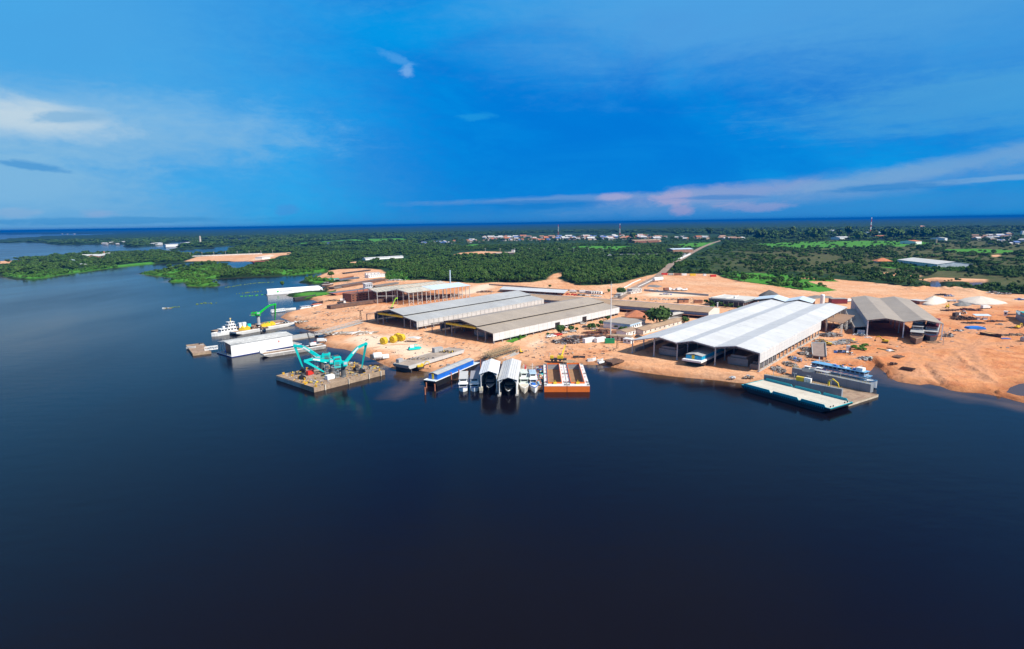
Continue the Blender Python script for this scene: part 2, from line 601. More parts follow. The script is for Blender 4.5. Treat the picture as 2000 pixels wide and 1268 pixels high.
sandc = t.mix(t.mul(t.step(nf, .58, .72), .3), sandc, (.36, .16, .08))
sandc = t.mix(t.mul(t.step(t.noise(p, .05, 6, .7, .5), .60, .68), .35), sandc, (.40, .27, .19))
sandc = t.mix(t.mul(t.mul(t.attr('lane'), t.step(nm, .3, .6)), .4), sandc, (.74, .46, .29))
sandc = t.mix(t.mul(t.mul(t.attr('rut'), t.step(nm, .34, .62)), .6), sandc, (.36, .165, .085))
veg = t.mix(t.step(nb, .38, .62), (.010, .036, .008), (.026, .060, .014))
veg = t.mix(t.mul(t.step(t.add(t.mul(t.attr('shrub'), .004), t.mul(nn, 2.2)), .0, .55), .8), veg, t.mix(t.step(nm, .4, .65), (.115, .105, .042), (.060, .078, .022)))
grs = t.mix(t.step(nm, .38, .62), (.045, .22, .014), (.085, .23, .026))
veg = t.mix(t.step(t.add(t.mul(t.attr('grass'), .07), t.mul(nn, 2.)), -.25, .35), veg, grs)
c = t.mix(t.step(t.add(t.mul(t.attr('sand'), .1), t.mul(nn, 2.2)), -.3, .3), veg, sandc)
wet = t.step(t.add(t.attr('land'), t.mul(nn, 6)), 9.5, .3)
c = t.mix(t.mul(wet, .88), c, t.mix(.5, c, (.16, .085, .04), 'MULTIPLY'))
t.put(b.inputs['Base Color'], c)
b.inputs['Roughness'].default_value = .95
b.inputs['Specular IOR Level'].default_value = .15
t.put(b.inputs['Normal'], t.bump(t.add(t.add(t.mul(nf, .7), nm), t.add(tr2, t.mul(spk, .3))), .7, 1.2))

TRACKS = [[(2100, 613), (1900, 605), (1780, 601), (1700, 599)], [(1560, 722), (1600, 692), (1640, 662), (1680, 663)], [(1640, 702), (1720, 691), (1800, 681), (1900, 672), (2060, 668)], [(1765, 742), (1790, 710), (1800, 681), (1850, 661), (1900, 641), (1990, 630)],
          [(1700, 662), (1740, 673), (1800, 691), (1850, 728)], [(680, 688), (760, 674), (840, 670), (930, 688), (985, 694), (1060, 681), (1160, 651)], [(640, 600), (720, 611), (700, 640), (780, 660), (850, 668)], [(1030, 691), (1120, 691), (1230, 695), (1300, 716), (1400, 731), (1480, 738)],
          [(1000, 692), (1060, 704), (1150, 706), (1230, 700)], [(830, 602), (900, 580), (1000, 558), (1080, 552)], [(1262, 556), (1350, 549), (1450, 563), (1600, 586)], [(1290, 545), (1400, 558), (1700, 592)], [(600, 622), (660, 628), (700, 622)], [(1520, 738), (1560, 705), (1620, 680), (1690, 672), (1790, 664)],
          [(1830, 640), (1870, 660), (1900, 700), (1920, 740)], [(1960, 640), (1880, 690), (1800, 735)], [(1700, 640), (1860, 625), (1950, 650)], [(660, 640), (610, 632), (590, 618), (650, 604)], [(1250, 700), (1350, 722), (1460, 735)]]


def tracks(xy):
    lane = np.zeros(len(xy))
    rut = np.zeros(len(xy))
    r_ = np.random.default_rng(2)
    near = (xy[:, 1] < 900) & (xy[:, 1] > 230)
    q = xy[near]
    wob = (vnoise(q, 16, 31) - .5) * 5
    for ln in TRACKS:
        for rep in range(3):
            pts_ = W(ln, GZ) + r_.normal(0, 2.6, (len(ln), 2)) * (rep > 0)
            d = np.full(len(q), 1e9)
            for a_, b_ in zip(pts_, pts_[1:]):
                e = b_ - a_
                tt = np.clip(((q - a_) @ e) / (e @ e), 0, 1)
                d = np.minimum(d, np.hypot(*(q - a_ - tt[:, None] * e).T))
            d = np.abs(d + wob * .4)
            rut[near] = np.maximum(rut[near], np.exp(-((d - 1.1) / .75) ** 2))
            lane[near] = np.maximum(lane[near], np.exp(-(d / 4.5) ** 2))
    return lane, rut


dy = np.concatenate([np.arange(395, 60, -.85), np.arange(60, 3, -.6), np.arange(3, 1.2, -.15)])
gxy, gq = polar(CH * FPX / dy, -56, 56, 900)
FG = fields(gxy)
FG['lane'], FG['rut'] = tracks(gxy)
ld = FG['land']
gz = np.where(ld < 0, np.maximum(-2.5, ld * .22), GZ * np.clip(ld / 7., 0, 1) ** .8)
far = np.hypot(gxy[:, 0], gxy[:, 1])
# erosion gullies and spoil banks on the raw right-hand shore
for line, amp, wd in (([(1712, 700), (1722, 712), (1731, 722), (1738, 734), (1752, 744)], 1.5, 2.6), ([(1805, 712), (1822, 732), (1835, 745), (1850, 758)], -1.0, 1.8), ([(1868, 690), (1890, 712), (1930, 736), (1960, 752)], .7, 1.6),
                      ([(1640, 700), (1665, 706), (1690, 712), (1702, 718)], .8, 6), ([(1735, 728), (1742, 738), (1760, 746), (1795, 750), (1830, 754)], .9, 1.6), ([(1855, 760), (1890, 763), (1940, 768), (1960, 760), (1985, 752)], .7, 1.5),
                      ([(1780, 566), (1830, 563), (1880, 567), (1900, 570)], 2.6, 9)):
    q = W(line, GZ)
    for i in range(len(q) - 1):
        e = q[i + 1] - q[i]
        tt = np.clip(((gxy - q[i]) @ e) / (e @ e), 0, 1)
        d2 = ((gxy - q[i] - tt[:, None] * e) ** 2).sum(1)
        bumpv = amp * np.exp(-d2 / (wd * wd)) * (.55 + .9 * vnoise(gxy, 3.3, 5))
        gz = np.where(ld > .5, np.where(np.abs(bumpv) > np.abs(gz - GZ), GZ * np.clip(ld / 7., 0, 1) ** .8 + bumpv, gz), gz)
rg = np.clip((FG['red'] + 4) / 15, 0, 1) * (ld > 1.5) * (FG['sand'] > 0)
gz += rg * ((vnoise(gxy, 2.6, 8) - .5) * .40 + (vnoise(gxy @ np.array([[.8, -.6], [.6, .8]]) * np.array([1, .22]), 2.2, 9) - .5) * .55 + (vnoise(gxy, 9, 10) - .5) * .5)
gz += (1 - rg) * (FG['sand'] > 2) * (ld > 4) * ((vnoise(gxy, 3, 8) - .5) * .16 + (vnoise(gxy, 8, 10) - .5) * .22)
ROADWAY = W([(x_ - 9, y_ - 1) for x_, y_ in ROAD_LINE] + [(x_ + 12, y_ + 2) for x_, y_ in ROAD_LINE[::-1]], GZ)
wild = np.clip((-FG['sand'] - 4) / 20, 0, 1) * (ld > 2) * np.clip(-sdist(gxy, ROADWAY) / 12, 0, 1)
gz += wild * (vnoise(gxy, 40, 1) * 1.2 + vnoise(gxy, 11, 2) * .7)
fb = np.clip((far - 3500) / 2500, 0, 1) * wild * (ld > 20)
gz += fb * (vnoise(gxy, 60, 3) * 7 + vnoise(gxy, 260, 4) * 9)
ground = gridmesh('ground', gxy, gz, gq, FG, gm)

# water -----------------------------------------------------------
wm, t, b = newmat('river_water')
p = t.pos()
big = t.noise(t.scalev(p, 1, .35, 1), .006, 4, .6)
w1 = t.noise(t.scalev(p, .55, 1.4, 1), .55, 3, .55, .3)
w2 = t.noise(t.scalev(p, 1, 2.2, 1), .09, 3, .5)
sh = t.add(t.attr('land'), t.mul(t.sub(t.noise(p, .05, 4, .6), .5), 26))
murk = t.step(sh, -16, 6)
wc = t.mix(murk, (.0042, .0033, .0056), (.085, .048, .026))
t.put(b.inputs['Base Color'], wc)
b.inputs['IOR'].default_value = 1.19
b.inputs['Specular Tint'].default_value = (.50, .76, 1, 1)
t.put(b.inputs['Roughness'], t.lin(big, .3, .7, .09, .24))
t.put(b.inputs['Normal'], t.bump(t.add(t.mul(t.mul(w1, t.lin(big, .35, .65, .15, .8)), .6), w2), .17, .5))
dy = np.concatenate([np.geomspace(16000, 420, 40), np.arange(400, 60, -1.6), np.arange(60, 2.2, -.8), [1.8, 1.5, 1.2]])
wxy, wq = polar(CH * FPX / dy, -62, 62, 620)
wl = np.maximum(sdist(wxy, LAND), union(wxy, MURK) * 1.2 - 6)
water = gridmesh('river_water', wxy, np.zeros(len(wxy)), wq, {'land': np.clip(wl, -200, 60)}, wm)

# road ------------------------------------------------------------
rm = mat('road_dirt_asphalt', (.30, .22, .17), .9, var=.3, scale=.05, c2=(.45, .28, .18), amt=.4)


def ribbon(name, pts, w, z, m, off=0., h=0., parent=None):
    q = [P(x, y, GZ) for x, y in pts]
    mb = MB()
    rings = []
    for i, c in enumerate(q):
        d = (q[min(i + 1, len(q) - 1)] - q[max(i - 1, 0)]).normalized()
        n = Vector((-d.y, d.x, 0))
        c = c + n * off
        rings.append([c - n * w / 2 + Vector((0, 0, z - GZ)), c + n * w / 2 + Vector((0, 0, z - GZ)), c + n * w / 2 + Vector((0, 0, z + h - GZ)), c - n * w / 2 + Vector((0, 0, z + h - GZ))])
    mb.loft(rings)
    return mb.build(name, m, parent)


structure(ribbon('road', ROAD_LINE, 12, GZ + .4, rm, h=.05))
# ---------------------------------------------------------------- sky, sun, haze
SUN_EL, SUN_AZ = math.radians(43), math.radians(122)      # azimuth clockwise from +Y
w = bpy.data.worlds.new("World")
sc.world = w
w.use_nodes = True
t = NT(w.node_tree)
bg = t.n['Background']
sky = t.n.new('ShaderNodeTexSky')
sky.sky_type = 'NISHITA'
sky.sun_disc = False
sky.sun_elevation = SUN_EL
sky.sun_rotation = SUN_AZ
sky.air_density = 1.0
sky.dust_density = .3
sky.ozone_density = 4
hs = t.n.new('ShaderNodeHueSaturation')
hs.inputs['Saturation'].default_value = 1.45
t.put(hs.inputs['Color'], sky.outputs[0])
g = t.n.new('ShaderNodeTexCoord').outputs['Generated']
x, y, z = t.sep(g)
az = t.mul(t.math('ARCTAN2', x, y), 57.2958)               # degrees right of +Y
el = t.mul(t.math('ARCSINE', z), 57.2958)
# a deep azure sky colour, varied by noise, replaces most of the sky model; lighter cloud patches lie in front of it
K = .1 * 2 ** EXPO


def lin(*rgb):
    return tuple((v / 12.92 if v <= .04045 else ((v + .055) / 1.055) ** 2.4) / K for v in (c_ / 255 for c_ in rgb))


def AE(px, py):
    D = (Fw * FPX + Rv * (px - 1000) + Uv * (634 - py)).normalized()
    return math.degrees(math.atan2(D.x, D.y)), math.degrees(math.asin(D.z))


clear = t.mix(1., hs.outputs[0], (.08, .85, 1.0), 'MULTIPLY')
n1 = t.noise(t.scalev(g, 1, 1, 2.2), 2.4, 7, .58, .6)
n2 = t.noise(t.scalev(g, 1, 1, 5), 4.0, 8, .62, .8)
n3 = t.noise(t.scalev(g, 1, 1, 3.2), 12.0, 8, .64, .5)
n4 = t.noise(t.scalev(g, 1, 1, 9), 7.0, 8, .62, .6)
n5 = t.noise(t.scalev(g, 1, 1, 2.6), 42.0, 5, .62, .4)
NN = {1: n1, 2: n2, 3: n3, 4: n4}
deck = t.mix(t.step(n1, .35, .68), lin(0, 124, 216), lin(0, 152, 232))
deck = t.mix(t.mul(t.step(n2, .5, .72), .3), deck, lin(20, 156, 232))
c = t.mix(.88, clear, deck)


def patch(px, py, wpx, hpx, colr, amt, soft=1., nz=.5, nn=1, tilt=0., curve=0.):
    """soft-edged cloud patch round a direction in the sky, ragged by noise; tilt = rise in degrees per degree of azimuth"""
    global c
    a0, e0 = AE(px, py)
    wa, we = wpx * .05, hpx * .05
    da = t.sub(az, a0)
    de = t.sub(t.sub(el, e0), t.mul(da, tilt))
    dx = t.mul(da, 1 / wa)
    dy_ = t.mul(de, 1 / we)
    d = t.math('SQRT', t.add(t.mul(dx, dx), t.mul(dy_, dy_)))
    d = t.add(d, t.mul(t.sub(NN[nn], .5), nz * 4.2))
    d = t.add(d, t.mul(t.sub(n5, .5), nz * 1.6))
    m_ = t.step(d, 1 + soft * .5, 1 - soft * .5)
    c = t.mix(t.mul(m_, amt), c, colr)


for args in CLOUDS:
    patch(*args[:4], lin(*args[4]), *args[5:])
# pale grey added overhead, out of view, so shadow fill is less blue
over = t.step(t.add(el, t.mul(t.sub(n1, .5), 26)), 24, 40)
c = t.mix(t.mul(over, .85), c, lin(158, 166, 178))
t.put(bg.inputs['Color'], c)
bg.inputs['Strength'].default_value = .1
sl = bpy.data.lights.new('sun', 'SUN')
sl.energy = 4.8
sl.angle = math.radians(.5)
sl.color = (1, .94, .84)
so = bpy.data.objects.new('sun', sl)
col.objects.link(so)
so.rotation_euler = (math.radians(90) - SUN_EL, 0, -SUN_AZ + math.pi)
d = Vector((math.sin(SUN_AZ) * math.cos(SUN_EL), math.cos(SUN_AZ) * math.cos(SUN_EL), math.sin(SUN_EL)))
so.rotation_euler = d.to_track_quat('Z', 'Y').to_euler()
if HAZE:
    hm = bpy.data.materials.new('air')
    hm.use_nodes = True
    hm.node_tree.nodes.clear()
    ht = NT(hm.node_tree)
    vo = ht.n.new('ShaderNodeVolumePrincipled')
    vo.inputs['Color'].default_value = (*HAZE_COL, 1)
    vo.inputs['Density'].default_value = HAZE
    vo.inputs['Anisotropy'].default_value = 0.
    out = ht.n.new('ShaderNodeOutputMaterial')
    ht.l.new(vo.outputs[0], out.inputs['Volume'])
    hb = MB().box(-110000, 110000, -400, 100000, -4.0, 104).build('haze', hm)
    hb['kind'] = 'stuff'
    hb['label'] = 'thin blue haze in the air over the river and forest'
# ---------------------------------------------------------------- trees
def leafmat(name, a, b_, c_):
    m, t, b = newmat(name)
    g = t.n.new('ShaderNodeNewGeometry')
    oi = t.n.new('ShaderNodeObjectInfo')
    r = g.outputs['Random Per Island']
    cc = t.mix(r, a, b_)
    cc = t.mix(t.mul(oi.outputs['Random'], .75), cc, c_)
    n = t.noise(t.pos(), .012, 3, .6)
    cc = t.mix(t.lin(n, .35, .65, 0, .5), cc, tuple(x * .55 for x in a))
    t.put(b.inputs['Base Color'], cc)
    b.inputs['Roughness'].default_value = .7
    b.inputs['Specular IOR Level'].default_value = .2
    MC[name] = m
    return m


LEAF = leafmat('forest_leaves', (.020, .074, .010), (.080, .175, .020), (.075, .115, .020))
LEAF2 = leafmat('yard_tree_leaves', (.030, .085, .018), (.085, .16, .03), (.05, .10, .02))
LEAF3 = leafmat('marsh_leaves', (.045, .15, .012), (.105, .235, .024), (.085, .17, .024))
BARK = mat('bark', (.12, .09, .065), .9, scale=2)


def crown(seed, R=3.4, H=3.0, lobes=8, per=30, leaf=1.0, base=2.6):
    """leaf sprays spread over several lobes"""
    r = random.Random(seed)
    mb = MB()
    for k in range(lobes):
        a = r.uniform(0, 6.28)
        d = R * .62 * math.sqrt(r.random())
        c = Vector((d * math.cos(a), d * math.sin(a), base + H * r.uniform(.25, .8)))
        lr = R * r.uniform(.38, .62)
        for j in range(per):
            n = Vector((r.gauss(0, 1), r.gauss(0, 1), r.gauss(.35, .9))).normalized()
            q = c + Vector((n.x * lr, n.y * lr, n.z * lr * .8)) * r.uniform(.65, 1.08)
            nn = (n + Vector((r.gauss(0, .5), r.gauss(0, .5), r.gauss(.25, .4)))).normalized()
            u = nn.orthogonal().normalized()
            u = (Matrix.Rotation(r.uniform(0, 6.28), 3, nn) @ u)
            v = nn.cross(u)
            s1, s2 = leaf * r.uniform(.5, 1.1), leaf * r.uniform(.35, .8)
            mb.face([q + u * s1, q + v * s2 + nn * .12 * leaf, q - u * s1 * r.uniform(.7, 1), q - v * s2 - nn * .1 * leaf])
    return mb


def trunkmb(seed, base=2.6, H=3.0, R=3.4, r0=.28):
    r = random.Random(seed)
    mb = MB()
    mb.tube((0, 0, -.6), (.1, .05, base), r0, r0 * .65, 6)
    for k in range(4):
        a = k * 1.57 + r.uniform(-.4, .4)
        mb.tube((.1, .05, base * .85), (R * .5 * math.cos(a), R * .5 * math.sin(a), base + H * .5), r0 * .5, r0 * .2, 5)
    return mb


PROTO = []
for k, (R, H, lb, bs) in enumerate(((3.6, 3.2, 9, 3.0), (3.0, 4.2, 8, 3.6), (4.3, 3.0, 10, 3.4), (2.6, 2.4, 7, 1.8))):
    o = thing('tree', 'dense green tree at the near edge of the forest behind the yard', 'tree', (0, 0, 0), 0, 'forest edge trees')
    trunkmb(k, bs, H, R).build('trunk', BARK, o)
    cr = crown(k + 10, R, H, lb, 30, 1.15, bs).build('crown', LEAF, o)
    PROTO.append((o, cr))


def bandpts(d0, d1, dens):
    n = int(math.radians(94) / 2 * (d1 * d1 - d0 * d0) * dens)
    r = np.sqrt(nrng.uniform(d0 * d0, d1 * d1, n))
    a = np.radians(nrng.uniform(-47, 47, n))
    return np.stack([r * np.sin(a), r * np.cos(a)], 1)


pts, scl, hzs = [], [], []
for d0, d1, dens, s0, s1 in ((480, 1150, 1 / 24., .50, 1.15), (1150, 2300, 1 / 75., .95, 1.9), (2300, 5200, 1 / 700., 2.6, 5.0)):
    q = bandpts(d0, d1, dens)
    f = fields(q)
    road = union(q, [W([(x_ - 5, y_ - 1) for x_, y_ in ROAD_LINE] + [(x_ + 9 - .03 * (580 - y_), y_ + 1.5 + .09 * (580 - y_)) for x_, y_ in ROAD_LINE[::-1]], GZ)])
    clr = union(q, CLEAR)
    den = np.ones(len(q))
    n1 = vnoise(q, 55, 11) * .6 + vnoise(q, 18, 12) * .4
    den = np.where(f['shrub'] > 0, np.clip((n1 - .47) * 5, .03, .75), np.clip((n1 - .22) * 6, .12, 1.))
    if d0 > 1000:
        den = np.where(f['shrub'] <= 0, np.clip((n1 - .33) * 5, .05, 1.), den)
    den = np.where(f['grass'] > 0, .05, den)
    den = np.where(clr > 0, den * .25, den)
    nt = union(q, NOTREE)
    den = np.where(nt > 0, .02, den)
    ok = (f['land'] > 3) & (f['sand'] < -3) & (road < 0) & (nrng.random(len(q)) < den)
    s = nrng.uniform(s0, s1, len(q)) * np.where(f['shrub'] > 0, .85, 1.) * np.where(f['land'] < 14, .62, 1.)
    pts.append(q[ok])
    hzs.append(np.full(ok.sum(), 1. if d0 < 1000 else .62 if d0 < 2000 else .42))
    scl.append(s[ok])
# low bushes: marsh islands, banks, the green strip behind the yard
q = bandpts(330, 1500, 1 / 14.)
f = fields(q)
n1 = vnoise(q, 14, 21)
mk = (f['land'] > .6) & (f['grass'] > -2) & (f['sand'] < 5) & (n1 > np.where(sdist(q, GRASS[0]) > -5, .66, .45)) & (nrng.random(len(q)) < .85)
mk &= ~((f['sand'] > 0) & (f['grass'] < 3))
mk &= sdist(q, W([(550, 592), (556, 562), (670, 560), (670, 592)])) < 0
bush = q[mk]
bs_ = nrng.uniform(.22, .5, len(bush)) * np.where(bush[:, 1] > 600, 1.35, 1.)
pts = np.vstack(pts)
scl = np.concatenate(scl)
hzs = np.concatenate(hzs)
TREE_PTS = (pts, scl)
dist = np.hypot(pts[:, 0], pts[:, 1])
pxw = scl / dist
inview = (np.abs(np.degrees(np.arctan2(pts[:, 0], pts[:, 1]))) < 41.5) & (pts[:, 0] > -150)
order = np.argsort(-np.where(inview, pxw, 0) - np.where(inview & (dist < 800), .001, 0))[:300]
first = [True] * 4
zrot = nrng.uniform(0, 6.28, len(pts))
for k, i in enumerate(order):
    j = int(nrng.integers(0, 4))
    if first[j]:
        o = PROTO[j][0]
        first[j] = False
    else:
        o = copy_tree(PROTO[j][0])
    o.location = (pts[i, 0], pts[i, 1], GZ + .3)
    s = float(scl[i])
    o.scale = (s, s, s * nrng.uniform(.85, 1.2))
    o.rotation_euler = (0, 0, zrot[i])
rest = np.setdiff1d(np.arange(len(pts)), order)


def gn_scatter(name, xy, sc_, hz_, z, protos, material, label):
    me = bpy.data.meshes.new(name)
    n = len(xy)
    me.vertices.add(n)
    me.vertices.foreach_set('co', np.column_stack([xy, np.full(n, z)]).astype(np.float32).ravel())
    a = me.attributes.new('size', 'FLOAT_VECTOR', 'POINT')
    a.data.foreach_set('vector', np.column_stack([sc_, sc_, sc_ * hz_ * np.random.default_rng(5).uniform(.75, 1.3, n)]).astype(np.float32).ravel())
    o = bpy.data.objects.new(name, me)
    col.objects.link(o)
    me.materials.append(material)
    ng = bpy.data.node_groups.new(name, 'GeometryNodeTree')
    ng.interface.new_socket('Geometry', in_out='INPUT', socket_type='NodeSocketGeometry')
    ng.interface.new_socket('Geometry', in_out='OUTPUT', socket_type='NodeSocketGeometry')
    N, L = ng.nodes, ng.links
    gi, go = N.new('NodeGroupInput'), N.new('NodeGroupOutput')
    g2 = N.new('GeometryNodeGeometryToInstance')
    for c_ in protos:
        oi = N.new('GeometryNodeObjectInfo')
        oi.inputs['Object'].default_value = c_
        L.new(oi.outputs['Geometry'], g2.inputs[0])
    iop = N.new('GeometryNodeInstanceOnPoints')
    L.new(gi.outputs[0], iop.inputs['Points'])
    L.new(g2.outputs[0], iop.inputs['Instance'])
    iop.inputs['Pick Instance'].default_value = True
    ri = N.new('FunctionNodeRandomValue')
    ri.data_type = 'INT'
    ri.inputs[4].default_value = 0
    ri.inputs[5].default_value = len(protos) - 1
    L.new([s_ for s_ in ri.outputs if s_.type == 'INT'][0], iop.inputs['Instance Index'])
    rr = N.new('FunctionNodeRandomValue')
    rr.data_type = 'FLOAT_VECTOR'
    rr.inputs[0].default_value = (-.05, -.05, 0)
    rr.inputs[1].default_value = (.05, .05, 6.28)
    rr.inputs['Seed'].default_value = 3
    L.new(rr.outputs[0], iop.inputs['Rotation'])
    at = N.new('GeometryNodeInputNamedAttribute')
    at.data_type = 'FLOAT_VECTOR'
    at.inputs['Name'].default_value = 'size'
    L.new(at.outputs[0], iop.inputs['Scale'])
    sm = N.new('GeometryNodeSetMaterial')
    sm.inputs['Material'].default_value = material
    L.new(iop.outputs[0], sm.inputs[0])
    L.new(sm.outputs[0], go.inputs[0])
    md = o.modifiers.new('scatter', 'NODES')
    md.node_group = ng
    o['kind'] = 'stuff'
    o['label'] = label
    return o


gn_scatter('forest', pts[rest], scl[rest], hzs[rest], GZ + .2, [c_ for _, c_ in PROTO], LEAF, 'dark green rainforest stretching from behind the yard to the horizon')
gn_scatter('undergrowth', bush, bs_, np.ones(len(bush)), GZ - .5, [c_ for _, c_ in PROTO], LEAF3, 'bright green low bushes on marsh banks and waste ground')
# ---------------------------------------------------------------- materials for built things
ROOFW = mat('white_sheet_roof', (.62, .625, .62), .55, var=.13, scale=.07, c2=(.45, .44, .42), amt=.22, seam=[('y', 33., .35), ('y', 6.1, .12)])
ROOFG = mat('grey_sheet_roof', (.41, .415, .41), .55, var=.14, scale=.05, c2=(.33, .32, .31), amt=.2, seam=[('y', 6., .06)])
ROOFT = mat('taupe_sheet_roof', (.375, .315, .25), .6, var=.12, scale=.05, c2=(.27, .22, .18), amt=.2, seam=[('y', 6., .12)])
ROOFB = mat('brown_sheet_roof', (.44, .30, .19), .8, var=.25, scale=.08, c2=(.28, .18, .12), amt=.35, seam=[('x', 12., .3), ('x', 2., .06)])
ROOFBL = mat('pale_blue_sheet_roof', (.60, .70, .78), .45, var=.1, scale=.1, seam=[('y', 5., .1)])
WALLS = mat('framed_white_wall', (.55, .54, .52), .55, var=.15, scale=.2, c2=(.36, .30, .25), amt=.2, seam=[('y', 5.2, .7), ('z', 3.0, .2)])
WALLW = mat('white_sheet_wall', (.66, .66, .65), .55, var=.10, scale=.2, c2=(.58, .56, .52), amt=.12, seam=[('y', 5., .28), ('z', 2.3, .08)])
WALLG = mat('blue_grey_sheet_wall', (.30, .36, .42), .6, var=.2, scale=.1, c2=(.22, .25, .28), amt=.3, seam=[('x', 6., .15)])
WHITE = mat('white_paint', (.80, .80, .78), .5, var=.12, scale=.3, c2=(.6, .56, .5), amt=.15)
CONC = mat('concrete', (.44, .41, .37), .9, var=.3, scale=.2, c2=(.30, .27, .24), amt=.4)
STEEL = mat('grey_steel', (.34, .34, .34), .6, .2, var=.3, scale=.4, c2=(.28, .17, .11), amt=.25)
LSTEEL = mat('pale_galvanised_steel', (.55, .55, .53), .5, .2, var=.2, scale=.5)
DARK = mat('dark_steel', (.045, .045, .05), .6, var=.4, scale=.4, c2=(.10, .07, .05), amt=.3)
RUST = mat('rusty_steel', (.16, .085, .055), .85, var=.45, scale=.25, c2=(.085, .055, .045), amt=.5)
RUST2 = mat('red_brown_steel', (.27, .11, .065), .8, var=.35, scale=.2, c2=(.17, .07, .045), amt=.5)
YEL = mat('yellow_paint', (.80, .55, .02), .5, var=.2, scale=.5, c2=(.55, .33, .05), amt=.2)
BLACK = mat('black_paint', (.012, .012, .014), .45, var=.3, scale=.4)
GLASS = mat('dark_glass', (.02, .03, .04), .12, var=.2, scale=.5)
DECKB = mat('worn_brown_deck', (.36, .25, .17), .85, var=.4, scale=.15, c2=(.22, .13, .085), amt=.5)
BLUE = mat('bright_blue_paint', (.02, .17, .62), .5, var=.2, scale=.3)
NAVY = mat('navy_hull_paint', (.015, .04, .22), .5, var=.3, scale=.3)
RED = mat('red_paint', (.62, .035, .02), .5, var=.2, scale=.4)
WOOD = mat('weathered_timber', (.36, .26, .17), .9, var=.4, scale=.5)
GREY = mat('grey_paint', (.42, .42, .42), .7, var=.25, scale=.25, c2=(.30, .27, .25), amt=.35)
TEAL = mat('turquoise_paint', (.0, .56, .53), .4, var=.12, scale=.5)
TILE = mat('terracotta_tiles', (.46, .16, .075), .85, var=.3, scale=.4)
TYRE = mat('tyre_rubber', (.02, .02, .02), .9)


def slopes(mb, prof, y0, y1, th=.22):
    for (xa, za), (xb, zb) in zip(prof, prof[1:]):
        mb.hexa([(xa, y0, za - th), (xb, y0, zb - th), (xb, y1, zb - th), (xa, y1, za - th), (xa, y0, za), (xb, y0, zb), (xb, y1, zb), (xa, y1, za)])


def zprof(prof, x):
    for (xa, za), (xb, zb) in zip(prof, prof[1:]):
        if xa <= x <= xb:
            return za + (zb - za) * (x - xa) / (xb - xa)
    return prof[-1][1]


def col_h(o, x, y, z0, z1, w=.55, m=None, name='column'):
    mb = MB()
    mb.bar((x, y, z0), (x, y, z1), w)
    mb.box(x - w * .9, x + w * .9, y - w * .9, y + w * .9, z0, z0 + .5)
    return mb.build(name, m or LSTEEL, o)


def truss(mb, prof, y, depth=1.3, w=.18, step=2.5):
    x = prof[0][0]
    pts = []
    while x < prof[-1][0]:
        pts.append((x, zprof(prof, x)))
        x += step
    pts.append(prof[-1])
    for a, b in zip(pts, pts[1:]):
        mb.bar((a[0], y, a[1] - .35), (b[0], y, b[1] - .35), w)
        mb.bar((a[0], y, a[1] - depth), (b[0], y, b[1] - depth), w)
        mb.bar((a[0], y, a[1] - .35), (b[0], y, b[1] - depth), w * .7)


# --- the big white three-bay hall
S1 = thing('boat_hall', 'huge white three-bay roofed building hall open at the riverside, right of centre', 'shed', G(1483, 727), math.radians(-41))
PR1 = [(-75.4, 7.9), (-56.3, 12.2), (-45.6, 10.3), (-36.1, 12.5), (-23.6, 10.7), (-12.2, 12.7), (.3, 10.45)]
mb = MB()
slopes(mb, PR1, -1.5, 120)
slopes(mb, [(-69, 8.9)] + PR1[1:-1] + [(.3, 10.4)], 120, 201)
mb.build('roof', ROOFW, S1)
mb = MB()
for xx in (-45.6, -23.6):
    mb.box(xx - .5, xx + .5, -1.6, 200, zprof(PR1, xx) - .9, zprof(PR1, xx) - .3)
for i, (xx, zz) in enumerate(PR1):
    if i < len(PR1) - 1:
        mb.bar((xx, -1.62, zz - .2), (PR1[i + 1][0], -1.62, PR1[i + 1][1] - .2), .16, .5)
mb.build('gutter', LSTEEL, S1)
mb = MB()
mb.hexa([(.25, -1.5, 5.0), (.42, -1.5, 5.0), (.42, 121, 4.6), (.25, 121, 4.6), (.25, -1.5, 10.2), (.42, -1.5, 10.2), (.42, 121, 10.2), (.25, 121, 10.2)])
mb.build('side_wall', WALLW, S1)
for y in (0, 48, 96, 150, 200):
    mb = MB()
    truss(mb, [(-73, 8.1)] + PR1[1:], y)
    mb.build('roof_truss', STEEL, S1)
for xx in (-74.3, -45.6, -23.6, -.4):
    for y in ((0, 14, 28, 42, 70, 98, 126) if xx < -1 else (0, 7, 14, 21, 28, 35, 42, 49, 56, 63, 70, 77, 84, 91, 98, 105, 112, 119, 140, 160, 180, 199)):
        col_h(S1, xx, y, 0, zprof(PR1, xx) - .6, .6)
col_h(S1, -60, 0, 0, 10.7, .6)
mb = MB()
for y in range(0, 119, 7):
    mb.box(-.35, .1, y + .4, y + 6.6, 0, 1.1)
mb.build('plinth_wall', CONC, S1)
mb = MB()
mb.box(-74.9, -74.6, 4, 118, 0, 2.2)
mb.build('kerb_wall', CONC, S1)

# --- the two long grey halls with yellow overhead cranes
PRG = [(-64.5, 6.8), (-49, 9.4)]
PRU = [(-49.6, 10.1), (-32, 13.1), (-15.4, 10.2)]
PRL = [(-15.9, 9.25), (.3, 6.9)]


